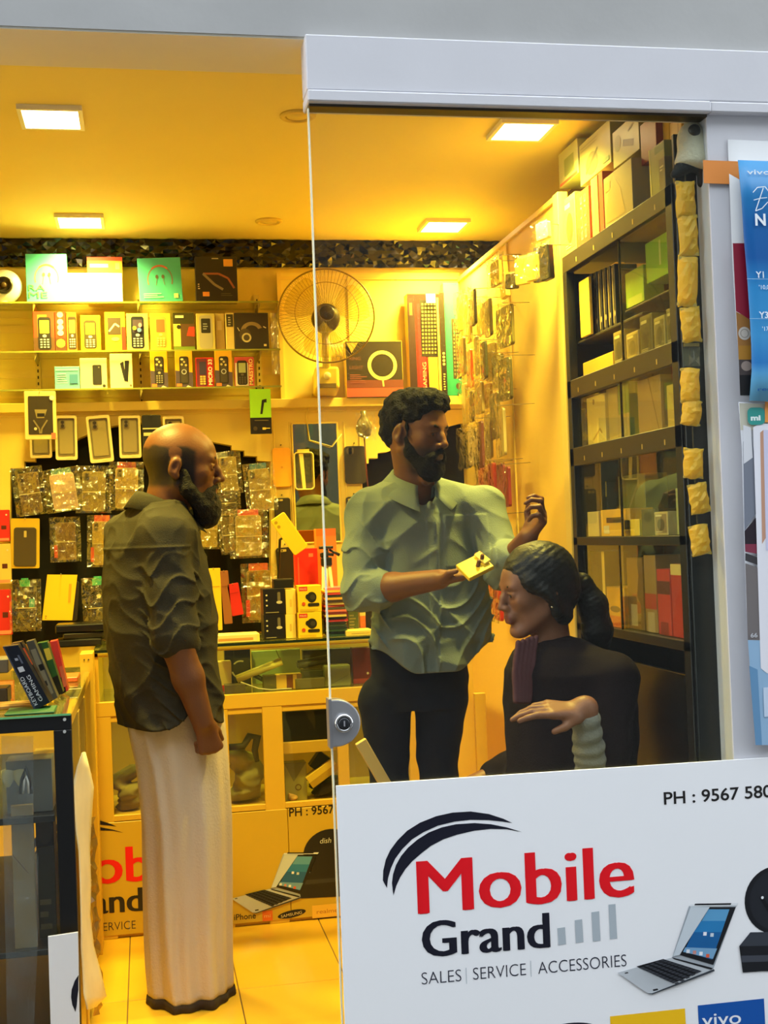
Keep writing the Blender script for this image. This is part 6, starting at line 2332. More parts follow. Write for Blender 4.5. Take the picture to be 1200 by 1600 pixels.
b1 = on_top('gadget_box', 'black earbud box at the bottom of the two-high stack on the counter', 'box', (413, 960, 446, 1001), 4.52, 0.10, (26, 22, 26), gadget, group='black boxes stacked on the counter')
z1 = onY(430, 960, 4.52).z
on_top('gadget_box', 'black earbud box lying on the other black box of the stack', 'box', (412, 920, 446, 960), 4.52, 0.10, (26, 22, 26), gadget, group='black boxes stacked on the counter', zbase=z1)
on_top('white_box', 'pale side of a carton at the foot of the stack beside the black boxes', 'box', (447, 960, 463, 1000), 4.525, 0.09, (242, 214, 110), lambda g, w, h: g.rect(-w * .1, w * .1, h * .3, h * .6, c((214, 180, 84))), group='pale cartons beside the black boxes')
on_top('white_box', 'pale side of a carton on top, beside the upper black box', 'box', (447, 921, 463, 960), 4.525, 0.09, (240, 210, 104), lambda g, w, h: g.rect(-w * .1, w * .1, h * .3, h * .6, c((214, 180, 84))), group='pale cartons beside the black boxes', zbase=onY(455, 960, 4.525).z)
on_top('small_black_box', 'small flat black box on top of the stacked black earbud boxes', 'box', (428, 905, 459, 920), 4.53, 0.07, (30, 26, 20), lambda g, w, h: g.rect(-w * .4, w * .4, h * .86, h * .94, c((60, 54, 40))), zbase=onY(430, 920, 4.53).z)


def yellow_gadget(g, w, h):
    g.rect(-w * 0.46, -w * 0.10, h * 0.80, h * 0.96, c((206, 50, 40)))
    g.text('MAXS', -w * 0.42, h * 0.84, c((250, 220, 190)), cap=h * 0.07, width=w * 0.28)
    g.disc(w * 0.08, h * 0.56, w * 0.21, c((34, 30, 28)), h * 0.20)
    g.disc(-w * 0.10, h * 0.58, w * 0.09, c((34, 30, 28)), h * 0.10)
    g.disc(w * 0.12, h * 0.56, w * 0.11, c((60, 54, 48)), h * 0.10)
    g.rect(-w * 0.10, w * 0.40, h * 0.22, h * 0.34, c((40, 34, 30)), h * 0.05)
    g.disc(-w * 0.28, h * 0.32, w * 0.08, c((200, 70, 40)), None, 14)
    lines_art(g, -w * 0.44, w * 0.40, h * 0.05, h * 0.15, 2, (200, 160, 30))


on_top('headset_box', 'yellow headset box with a red label, the lower one of the pair', 'box', (467, 957, 504, 1000), 4.50, 0.09, (238, 200, 40), yellow_gadget, group='yellow headset boxes on the counter')
on_top('headset_box', 'yellow headset box with a red label, stacked on the other', 'box', (467, 915, 503, 957), 4.50, 0.09, (238, 200, 40), yellow_gadget, group='yellow headset boxes on the counter', zbase=onY(480, 957, 4.50).z)
on_top('gift_box', 'tall glossy red box standing behind the yellow headset boxes', 'box', (463, 857, 498, 918), 4.66, 0.06, (226, 40, 34), lambda g, w, h: (g.rect(-w * 0.4, -w * 0.34, h * 0.3, h * 0.9, c((240, 90, 70))), g.rect(w * .1, w * .3, h * .9, h * .94, c((250, 120, 90)))))
on_top('paper_bag', 'orange paper bag standing behind the tripod', 'bag', (497, 826, 528, 918), 4.72, 0.06, (240, 130, 40), lambda g, w, h: (g.rect(-w * .5, w * .5, h * .93, h, c((226, 110, 30))), g.line([(-w * .1, 0), (-w * .05, h * .9)], w * .02, c((214, 104, 30)))), rough=0.6)
# stack of thin cases
stk = [(250, 110, 130), (240, 196, 60), (206, 60, 60), (60, 60, 50), (226, 170, 60), (70, 50, 40), (236, 206, 120), (214, 80, 60), (90, 80, 50), (230, 120, 100), (120, 40, 40), (226, 196, 110), (56, 46, 36), (206, 60, 70), (44, 40, 32), (60, 70, 54), (40, 50, 44), (90, 130, 90), (36, 40, 34), (44, 70, 56)]
yy = 910
za = ZTOP
top = onY(525, 918, 4.50).z
hh = (top - ZTOP) / len(stk)
names = ['pink', 'yellow', 'red', 'black', 'amber', 'brown', 'cream', 'coral', 'olive', 'rose', 'maroon', 'tan', 'dark brown', 'crimson', 'charcoal', 'grey green', 'deep green', 'pale green', 'near black', 'bottle green']
for i, col in enumerate(stk[::-1]):
    a, b_ = onY(509 + rng.uniform(-1.5, 1.5), 960, 4.50), onY(543 + rng.uniform(-2, 2), 960, 4.50)
    b = MB().prism(rrect(-(b_.x - a.x) / 2, (b_.x - a.x) / 2, 0.0004, hh - 0.0006, hh * 0.35, 3), 0, 0.15, c(col, 0.35))
    o = b.build('flip_cover')
    n = len(stk)
    pos = 'lowest' if i == 0 else 'topmost' if i == n - 1 else '%s from below' % ['', 'second', 'third', 'fourth', 'fifth', 'sixth', 'seventh', 'eighth', 'ninth', 'tenth', 'eleventh', 'twelfth', 'thirteenth', 'fourteenth', 'fifteenth', 'sixteenth', 'seventeenth', 'eighteenth', 'nineteenth'][i]
    tag(o, '%s phone cover, %s in the tall stack beside the headset boxes' % (names[n - 1 - i], pos), 'phone cover', 'phone covers in the tall stack')
    o.location = ((a.x + b_.x) / 2, 4.50 + rng.uniform(0, 0.012), ZTOP + i * hh)
    o.rotation_euler[2] = math.radians(rng.uniform(-3, 3))
on_top('gadget_box', 'dark green carton standing behind the stack of covers', 'box', (545, 950, 561, 990), 4.58, 0.05, (84, 96, 50), lambda g, w, h: lines_art(g, -w * .4, w * .3, h * .2, h * .8, 5, (150, 140, 80)))
on_top('gadget_box', 'orange and white thin carton near the shopkeeper\'s elbow', 'box', (563, 950, 572, 984), 4.60, 0.05, (232, 120, 50), lambda g, w, h: g.rect(-w / 2, w / 2, h * .68, h, c((236, 206, 120))))
on_top('gadget_box', 'black and red carton tucked behind the shopkeeper\'s elbow', 'box', (573, 952, 600, 986), 4.60, 0.05, (44, 34, 26), lambda g, w, h: (g.rect(w * .05, w * .2, h * .3, h * .45, c((206, 70, 40))), g.rect(w * .3, w * .5, 0, h, c((224, 110, 50)))))
on_top('flat_box', 'flat cream carton lying on the counter near the shopkeeper', 'box', (541, 985, 583, 997), 4.49, 0.10, (236, 204, 100), lambda g, w, h: g.rect(-w * .3, w * .4, h * .3, h * .5, c((200, 160, 70))))
o = on_top('flat_box', 'wide flat white carton lying open on the counter beside the man\'s shirt', 'box', (338, 992, 406, 1004), 4.475, 0.12, (240, 222, 150), lambda g, w, h: (g.rect(-w * .45, w * .35, h * .2, h * .55, c((214, 150, 80))), g.rect(w * .44, w * .5, 0, h, c((246, 224, 120)))))
# phone stand with the yellow phone
th = thing('phone_stand', 'bright yellow phone held tilted on a black bendy stand', 'phone stand', (onY(448, 905, 4.69).x, 4.69, ZTOP))
pt = onY(452, 834, 4.50)
loc = pt - Vector(th.location)
MB().tube([(-0.02, 0.02, 0.0), (-0.022, 0.02, 0.12), (-0.03, 0.02, 0.20), (-0.02, 0.0, loc.z - 0.02), (loc.x, loc.y + 0.012, loc.z)], 0.005, c((30, 28, 22), 0.4), 8).build('bendy_arm', None, th)
MB().lathe([(0.035, 0), (0.035, 0.008), (0.010, 0.014), (0, 0.014)], c((30, 28, 22), 0.4), 20, Matrix.Translation((-0.02, 0.02, 0))).build('foot', None, th)
MB().box(-0.022, 0.022, 0.005, 0.016, -0.016, 0.016, c((34, 30, 24), 0.4), 0.003, Matrix.Translation(loc)).build('clamp', None, th)
L2 = (onY(472, 860, 4.5) - onY(430, 810, 4.5)).length * 1.02
ph = MB()
ph.prism(rrect(-0.030, 0.030, -L2 / 2, L2 / 2, 0.008), -0.005, 0.005, c((250, 210, 40), 0.3), 0.002)
o = ph.build('yellow_phone', None, th)
o.location = loc
o.rotation_euler = (math.radians(8), math.radians(-33), math.radians(-8))
g = Gfx()
g.d = 0.0056
g.disc(-0.016, L2 / 2 - 0.016, 0.006, c((190, 150, 30)), None, 14)
g.disc(-0.016, L2 / 2 - 0.034, 0.006, c((190, 150, 30)), None, 14)
g.build('camera_dots', o)
# small tripod
tp = thing('tabletop_tripod', 'small black and white tripod standing in front of the orange bag', 'tripod', (onY(511, 908, 4.60).x, 4.60, ZTOP))
zt_ = onY(511, 880, 4.60).z - ZTOP
for a_ in (-0.028, 0.028, 0.0):
    MB().tube([(a_ * 0.35, 0, zt_), (a_, -0.02 if a_ else 0.04, 0.005)], [0.007, 0.005], c((226, 214, 170), 0.35), 8).build('leg', None, tp)
MB().box(-0.020, 0.020, -0.012, 0.012, zt_ - 0.01, zt_ + 0.022, c((24, 22, 20), 0.4), 0.003).build('collar', None, tp)
MB().cyl((0, 0, zt_ + 0.02), (0, 0, zt_ + 0.052), 0.009, m=c((30, 28, 24), 0.4)).cyl((0.0, 0, zt_ + 0.035), (0.028, 0, zt_ + 0.030), 0.006, m=c((30, 28, 24), 0.4)).build('ball_head', None, tp)
MB().box(-0.026, 0.026, -0.014, 0.014, zt_ + 0.052, zt_ + 0.064, c((26, 24, 20), 0.4), 0.003).box(-0.022, 0.004, -0.010, 0.010, zt_ + 0.022, zt_ + 0.04, c((26, 24, 20), 0.4), 0.003).build('phone_plate', None, tp)
MB().tube([(0.012, 0, zt_ + 0.05), (0.05, 0, zt_ + 0.028)], [0.004, 0.006], c((26, 24, 20), 0.4), 8).build('pan_handle', None, tp)
# loose dark packs at the back of the counter
dark = [((84, 1012, 160, 1028), 'black flat pouch lying lowest in the heap by the leaning boxes', (26, 24, 20)), ((100, 1000, 164, 1013), 'dark flat pouch in the middle of the heap by the leaning boxes', (44, 38, 26)), ((88, 984, 166, 1001), 'glossy black pouch on top of the heap by the leaning boxes', (18, 17, 16)),
        ((246, 984, 330, 1002), 'black pouch heaped behind the man on the counter', (16, 15, 14))]
zst = ZTOP
for px, lab, col in dark:
    l, t, r, b_ = px
    p0, p1 = onY(l, b_, 4.70), onY(r, t, 4.70)
    o = MB().box(0, p1.x - p0.x, 0, 0.14, 0, p1.z - p0.z, c(col, 0.25), 0.005, seg=2).build('flat_pouch')
    o.location = (p0.x, 4.66, ZTOP if 'behind' in lab else zst)
    zst += p1.z - p0.z + 0.0006
    o.rotation_euler[2] = math.radians(rng.uniform(-4, 4))
    tag(o, lab, 'pouch', 'dark pouches heaped on the counter')

# ---- goods inside the glass showcase
ZS = ZR1 - 0.0012
def in_case(name, label, cat, px, Y, depth, col, fn=None, **kw):
    return carton(name, label, cat, px, Y, depth, col, fn, zbase=ZS, group=kw.pop('group', 'goods inside the counter showcase'), **kw)


in_case('adapter_box', 'pale green card standing at the back of the counter showcase', 'box', (394, 1016, 470, 1040), 4.74, 0.02, (176, 196, 130), lambda g, w, h: g.line([(0, h), (w * .12, h * .55)], w * .02, c((120, 120, 70))))
in_case('adapter_box', 'dark speaker shape at the shirt end of the counter showcase', 'box', (352, 1014, 392, 1048), 4.70, 0.06, (24, 22, 18), lambda g, w, h: (g.ring(w * 0.1, h * .45, w * .30, w * .36, c((200, 190, 150)), 1.2, 4.6), g.disc(-w * .2, h * .5, w * .15, c((50, 44, 30)))))
in_case('adapter_box', 'cream carton at the shirt end of the counter showcase', 'box', (341, 1034, 362, 1060), 4.56, 0.05, (232, 200, 110), lambda g, w, h: g.rect(-w / 2, w / 2, 0, h * .22, c((206, 60, 40))))
in_case('adapter_box', 'grey green carton leaning at the glass-edge end of the showcase', 'box', (508, 1040, 548, 1072), 4.53, 0.06, (150, 150, 96), lambda g, w, h: g.line([(-w * .3, h * .1), (w * .4, h * .5)], w * .02, c((120, 120, 84))))
in_case('wallet_case', 'maroon wallet case inside the showcase near the shopkeeper', 'wallet', (552, 1012, 590, 1058), 4.56, 0.05, (110, 34, 34), lambda g, w, h: (g.rect(-w * .5, w * .5, 0, h * .14, c((190, 70, 50))), g.disc(w * .1, h * .28, w * .05, c((226, 200, 170)))))
in_case('adapter_box', 'wide dark tray at the back of the showcase behind the glass edge', 'box', (474, 1014, 552, 1044), 4.78, 0.04, (66, 58, 36), lambda g, w, h: (g.rect(-w * .45, w * .1, h * .35, h * .5, c((120, 106, 66))), g.rect(-w * .4, 0, h * .2, h * .26, c((180, 170, 130)))))
in_case('power_bank', 'small yellow and brown striped carton in the middle of the showcase', 'box', (432, 1054, 472, 1070), 4.52, 0.05, (232, 190, 70), lambda g, w, h: (g.rect(-w * .1, w * .15, 0, h, c((120, 60, 36))), g.rect(w * .3, w * .5, 0, h, c((150, 110, 60)))))
in_case('power_bank', 'dark grey power bank lying in the middle of the showcase', 'box', (474, 1048, 506, 1060), 4.56, 0.08, (70, 62, 40), None)
in_case('power_bank', 'long grey box lying under the dark power bank in the showcase', 'box', (462, 1060, 508, 1073), 4.51, 0.04, (104, 96, 62), None)
in_case('power_bank', 'olive carton beside the striped one in the showcase', 'box', (412, 1056, 432, 1070), 4.52, 0.05, (92, 88, 50), None)
in_case('power_bank', 'brown grey flat carton at the shirt end, at the front of the showcase', 'box', (352, 1070, 384, 1080), 4.49, 0.05, (84, 74, 46), None)
for lab, p0, p1, r, col in (('cream rolled cable pack lying slantwise in the showcase', (370, 1062), (440, 1034), 0.013, (226, 200, 110)), ('black stick lying slantwise in the showcase', (390, 1052), (422, 1068), 0.008, (24, 22, 18)), ('dark bundle of sticks at the back of the showcase', (465, 1040), (515, 1030), 0.014, (70, 64, 42))):
    a, b_ = onY(*p0, 4.60), onY(*p1, 4.60)
    mb = MB()
    for q in range(3):
        dz = Vector((0, 0.02 * (q - 1), r * 0.5 * (q % 2)))
        mb.cyl(a + dz, b_ + dz, r * 0.8, m=c(tuple(int(v * (1 - .12 * q)) for v in col), 0.4), n=10)
    tag(mb.build('cable_bundle'), lab, 'cable', 'goods inside the counter showcase')
mb = MB()
a = [onY(376, 1066, 4.51), onY(404, 1076, 4.51), onY(424, 1083, 4.505), onY(452, 1079, 4.51), onY(456, 1083, 4.505)]
tag(mb.tube([(v.x, v.y, max(v.z, ZS + 0.004)) for v in a], 0.0028, c((200, 190, 150), 0.3), 6).build('selfie_stick'), 'thin pale rod lying bent along the front of the showcase', 'rod', 'goods inside the counter showcase')

# ---- goods behind the lower windows
ZB = ZW0 - 0.012


def bag(label, px, Y, col, seed, cat='bag', m=None):
    """soft stuffed bag"""
    l, t, r, b_ = px
    a, q = onY(l, b_, Y), onY(r, t, Y)
    w, h = q.x - a.x, q.z - a.z
    B = Body()
    rr_ = random.Random(seed)
    n = 7
    for i in range(n):
        zc = h * (0.08 + 0.84 * i / n) * (0.9 + 0.1 * rr_.random())
        ta = rr_.uniform(-.5, .5)
        B.ell((w * (0.5 + rr_.uniform(-.25, .25) * (0.4 + i / n)), 0.055 + rr_.uniform(-.02, .02), zc), (w * rr_.uniform(0.30, 0.46), 0.05, h * rr_.uniform(0.10, 0.17)), np.array([[math.cos(ta), 0, -math.sin(ta)], [0, 1, 0], [math.sin(ta), 0, math.cos(ta)]]), k=0.010)
    B.fn(lambda P, d: d + 0.004 - 0.010 * ridge(P * np.array([0.8, 1, 1.6], dtype=np.float32), 36, seed) + 0.003 * wob(P, 60, seed))
    B.half((0, 0, 0), (0, 0, -1))
    o = nets(B, (-0.03, -0.03, -0.01), (w + 0.03, 0.15, h + 0.02), 0.005, 'soft_bag', m or mat('soft_%d_%d_%d' % col, srgb(col), 0.8, noise=0.25, nscale=22))
    o.location = (a.x, Y, ZB + 0.004)
    tag(o, label, cat)
    return o


bag('pile of folded olive cloth behind the counter window right of the mundu', (360, 1160, 412, 1256), 4.54, (150, 136, 70), 3, 'cloth')
bag('heap of folded brown cloth behind the counter window left of the mundu', (172, 1168, 220, 1246), 4.54, (130, 112, 56), 5, 'cloth')
th = thing('dark_hook', 'dark kinked rubber strap over the cloth behind the counter window', 'strap', onY(385, 1165, 4.53))
MB().tube([onY(x, y, 4.52) - Vector(th.location) for x, y in ((355, 1168), (380, 1166), (390, 1150), (402, 1152), (398, 1172), (402, 1190))], [0.012, 0.013, 0.014, 0.016, 0.012, 0.008], c((52, 40, 20), 0.6), 8).build('strap', None, th)
carton('storage_box', 'wide black box on the upper ledge behind the counter window beside the lock', 'box', (444, 1110, 527, 1160), 4.52, 0.10, (12, 11, 12), None)
carton('storage_box', 'olive carton with a round mark behind the counter window beside the lock', 'box', (446, 1192, 480, 1238), 4.53, 0.05, (158, 148, 74), lambda g, w, h: (g.ring(w * .1, h * .35, w * .10, w * .15, c((110, 84, 40))), g.poly([(-w / 2, h), (w / 2, h), (-w * .1, h * .5)], c((120, 112, 60)))), zbase=ZB)
o = carton('storage_box', 'small black box tilted behind the counter window beside the lock', 'box', (485, 1178, 517, 1206), 4.53, 0.05, (10, 10, 12), None, tilt=38)
o.location.x -= 0.01
o = carton('storage_box', 'yellow carton tilted on the heap behind the counter window', 'box', (489, 1196, 540, 1216), 4.51, 0.05, (238, 196, 60), lambda g, w, h: g.rect(-w / 2, w / 2, 0, h * .5, c((196, 150, 30))), tilt=-33)
o.location.x -= 0.01
bag('crumpled dark plastic heap behind the counter window under the yellow carton', (483, 1215, 545, 1252), 4.55, (60, 54, 32), 8, 'plastic bag')
bag('crumpled tan paper behind the counter window corner', (447, 1238, 470, 1252), 4.50, (226, 176, 90), 9, 'paper')

# ------------------------------------------------------------------ side counter near the doorway
YL = 3.215
XE = -0.192
ZL = 0.94
sc_ = thing('side_counter', 'side display counter with a black framed glass front near the doorway', 'counter', (XE, YL, 0))
k = sc_
YE = 1.225                                               # its length, back to the display counter
Wd = 0.62


def pl(px, py):
    v = onY(px, py, YL)
    return v.x - XE, v.z


kb('front_rail', M_frame, (-Wd, 0.0, 0.0, 0.03, ZL - 0.040, ZL - 0.004))
kb('front_post', M_frame, (-0.043, 0.0, -0.001, 0.03, 0.0, ZL - 0.040))
kb('front_post', M_frame, (-Wd, -Wd + 0.04, 0.0, 0.03, 0.0, ZL - 0.040))
kb('front_base', M_frame, (-Wd, 0.0, 0.0, 0.03, 0.0, 0.06))
for x, z in ((pl(100, 1123)), (pl(101, 1142))):
    pass
for py in (1124, 1143):
    x, z = pl(101, py)
    MB().cyl((x, -0.0035, z), (x, 0.001, z), 0.004, m=c((190, 196, 200), 0.3), n=12).build('screw', None, k)
MB().poly([(-Wd + 0.04, 0.012, 0.06), (-0.043, 0.012, 0.06), (-0.043, 0.012, ZL - 0.04), (-Wd + 0.04, 0.012, ZL - 0.04)], glassy('counter_front_glass', (0.85, 0.9, 0.9), 1.5, haze=0.02, hazecol=(0.7, 0.75, 0.8))).build('front_glass', None, k)
kb('glass_top', glassy('side_top_glass', (0.86, 0.92, 0.85), 1.5, haze=0.06, hazecol=(0.6, 0.6, 0.35)), (-Wd, 0.0, -0.004, YE, ZL - 0.004, ZL), bev=0)
kb('top_front_edge', mat('pale_green_edge', srgb(110, 190, 130), 0.2), (-Wd, 0.0, -0.0055, -0.004, ZL - 0.0045, ZL + 0.0005), bev=0)
kb('side_rail', M_wood2, (-0.018, 0.0, 0.03, YE, ZL - 0.035, ZL - 0.005))
kb('side_rail', M_wood, (-0.050, -0.028, 0.03, YE, ZL - 0.03, ZL - 0.005))
kb('side_post', M_wood, (-0.02, 0.002, 0.30, 0.36, 0.0, ZL - 0.035))
kb('side_post', M_wood, (-0.02, 0.002, 0.62, 0.66, 0.0, ZL - 0.035))
kb('corner_post', M_wood, (-0.03, 0.012, YE - 0.14, YE - 0.01, 0.0, ZL + 0.055))
for z in (ZL + 0.035, ):
    for x in (-0.016, -0.002):
        MB().cyl((x, YE - 0.143, z), (x, YE - 0.138, z), 0.0025, m=c((70, 56, 24), 0.5), n=10).build('screw', None, k)
kb('side_panel', M_vin, (-0.010, -0.004, 0.03, YE - 0.14, 0.03, 0.60))
kb('back_panel', mat('dark_shelf', srgb(40, 40, 36), 0.5), (-Wd, -Wd + 0.015, 0.03, YE, 0.0, ZL - 0.005))
kb('inner_shelf', mat('dark_shelf', srgb(40, 40, 36), 0.5), (-Wd + 0.02, -0.05, 0.04, YE - 0.16, 0.668, 0.685), (-Wd + 0.02, -0.05, 0.04, YE - 0.16, 0.34, 0.355))
kb('floor_board', MATS['dark_shelf'], (-Wd + 0.015, -0.02, 0.03, YE - 0.02, 0.03, 0.045))
# torn vinyl peeling off its side: wavy hanging sheet
bm = bmesh.new()
rows = []
edge = [(1176, 128, 133), (1200, 119, 140), (1230, 113, 146), (1280, 116, 142), (1330, 122, 140), (1380, 124, 142), (1430, 126, 140), (1480, 126, 146), (1520, 128, 158), (1555, 130, 166), (1575, 136, 150)]
for i, (y, x0, x1) in enumerate(edge):
    row = []
    for j in range(7):
        u = j / 6
        Yq = YL + 0.06 + 0.20 * u
        p = onY(x0 + (x1 - x0) * u, y, Yq)
        row.append(bm.verts.new((p.x, Yq + 0.012 * math.sin(i * 1.7 + 3 * u), max(p.z, 0.003))))
    rows.append(row)
for A, Bq in zip(rows, rows[1:]):
    for j in range(6):
        f = bm.faces.new((A[j], A[j + 1], Bq[j + 1], Bq[j]))
        f.smooth = True
me = bpy.data.meshes.new('peeling_sheet')
bm.to_mesh(me)
bm.free()
o = link('peeling_sheet', me, None, mat('peeled_cream_vinyl', srgb(236, 220, 180), 0.5, noise=0.15, nscale=12))
s_ = o.modifiers.new('thick', 'SOLIDIFY')
s_.thickness = 0.0015
adopt(o, k)
o['label'] = 'torn cream vinyl sheet curling away from the counter side'
o = crinkle(0, 0.05, 0.06, 0.60, 0, 4, 26, 0.02, 41, 'torn_film', mat('dirty_amber_film', srgb(176, 130, 30), 0.3, noise=0.5, nscale=30), k)
o.location = (0.004, 0.36, 0.0)
o.rotation_euler = (0, 0, math.radians(70))

# inside the side counter
def low(name, label, cat, px, Y, depth, col, fn=None, **kw):
    return carton(name, label, cat, px, Y, depth, col, fn, group='goods in the side counter', **kw)


ZI = 0.6858
carton('paper_roll', 'pale folded paper lying on the shelf of the side counter', 'paper', (10, 1188, 82, 1228), 3.30, 0.09, (120, 122, 116), None, zbase=ZI, group='goods in the side counter')
for px, lab in (((2, 1153, 18, 1176), 'round cream bulb box in the corner of the side counter'), ((20, 1152, 38, 1178), 'round cream bulb nearer the black post in the side counter')):
    a, b_ = onY(px[0], px[3], 3.29), onY(px[2], px[1], 3.29)
    cc = (a + b_) / 2
    o = MB().lathe([(0.006, -0.05), (0.010, -0.025), (0.020, 0.0), (0.018, 0.016), (0.0, 0.024)], c((214, 206, 150), 0.3), 20, Matrix.Translation((0, 0, 0.05))).build('light_bulb')
    o.location = (cc.x, 3.31, ZI + 0.042)
    tag(o, lab, 'bulb', 'bulbs in the side counter')
carton('sheet_pack', 'large cream card sheet leaning behind the glass of the side counter', 'card', (18, 1258, 53, 1306), 3.275, 0.012, (176, 150, 100), lambda g, w, h: (g.line([(-w * .5, h * .66), (w * .2, h * .52)], w * .03, c((120, 90, 60))), g.line([(-w * .45, h * .9), (w * .1, h * .84), (w * .4, h * .7)], w * .02, c((150, 120, 84)))), zbase=0.3558)
th = thing('arch_toy', 'dark grey horseshoe shaped arch with a pale inner edge in the side counter', 'headband', onY(42, 1235, 3.25))
MB().tube([onY(x, y, 3.25) - Vector(th.location) for x, y in ((33, 1240), (35, 1218), (40, 1200), (45, 1218), (48, 1240))], 0.006, c((30, 32, 36), 0.4), 8).build('band', None, th)
MB().tube([onY(x, y, 3.245) - Vector(th.location) for x, y in ((36, 1240), (38, 1220), (41, 1212), (44, 1222), (45, 1240))], 0.003, c((214, 214, 210), 0.4), 8).build('inner_edge', None, th)
th.location.z = max(th.location.z, 0.69)
carton('storage_box', 'dark round shouldered box on the lower shelf of the side counter', 'box', (56, 1276, 84, 1304), 3.345, 0.10, (46, 42, 30), lambda g, w, h: g.disc(0, h * .75, w * .45, c((66, 60, 44)), h * .22), zbase=0.515, group='goods in the side counter')
carton('storage_box', 'amber carton on the upper shelf of the side counter', 'box', (52, 1178, 84, 1228), 3.42, 0.10, (206, 160, 60), None, zbase=ZI, group='goods in the side counter')
carton('storage_box', 'olive carton low in the side counter', 'box', (58, 1323, 86, 1355), 3.34, 0.10, (60, 58, 34), lambda g, w, h: lines_art(g, -w * .4, w * .4, h * .1, h * .5, 3, (120, 110, 70)), group='goods in the side counter', zbase=0.3558)
# hanging translucent sheet inside the front
bm = bmesh.new()
rows = []
for i in range(13):
    y = 1150 + 450 * i / 12
    row = []
    for j in range(6):
        u = j / 5
        x0, x1 = 2 + 0.02 * (y - 1150), 52 + (8 if y > 1300 else 0) - (0.05 * max(0, y - 1460))
        Yq = 3.24 + 0.008 * math.sin(2.1 * i + 4 * u)
        p = onY(x0 + (x1 - x0) * u, y, Yq)
        row.append(bm.verts.new((p.x, Yq, max(p.z, 0.05))))
    rows.append(row)
for A, Bq in zip(rows, rows[1:]):
    for j in range(5):
        f = bm.faces.new((A[j], A[j + 1], Bq[j + 1], Bq[j]))
me = bpy.data.meshes.new('plastic_sheet')
bm.to_mesh(me)
bm.free()
o = link('plastic_sheet', me, None, glassy('milky_plastic_sheet', (0.85, 0.88, 0.9), 1.5, rough=0.2, bump=0.6, haze=0.16, hazecol=(0.42, 0.47, 0.5)))
tag(o, 'cloudy clear plastic sheet hanging behind the side counter glass', 'plastic sheet')
# small white board leaning at the front of it
bd_ = thing('leaning_board', 'small white board with a dark crescent leaning at the foot of the side counter', 'board', (onY(100, 1500, 3.18).x, 3.18, 0))
P = [onY(x, y, 3.18) for x, y in ((75, 1463), (122, 1456), (124, 1640), (80, 1645))]
MB().prism([(P[3].x - bd_.location.x, 0.0), (P[2].x - bd_.location.x, 0.0), (P[1].x - bd_.location.x, P[1].z), (P[0].x - bd_.location.x, P[0].z)], -0.003, 0.003, W_sign, 0.001).build('board', None, bd_)
g = Gfx()
g.d = 0.0036
arc = [(123, 1523), (117, 1532), (112, 1546), (111, 1558), (113, 1570), (118, 1581)]
inn = [(123, 1523), (122.5, 1534), (122.5, 1546), (121, 1558), (120, 1570), (118, 1581)]
g.band([(onY(x, y, 3.177).x - bd_.location.x, onY(x, y, 3.177).z) for x, y in arc], [(onY(x, y, 3.177).x - bd_.location.x, onY(x, y, 3.177).z) for x, y in inn], INK)
g.build('crescent_print', bd_)

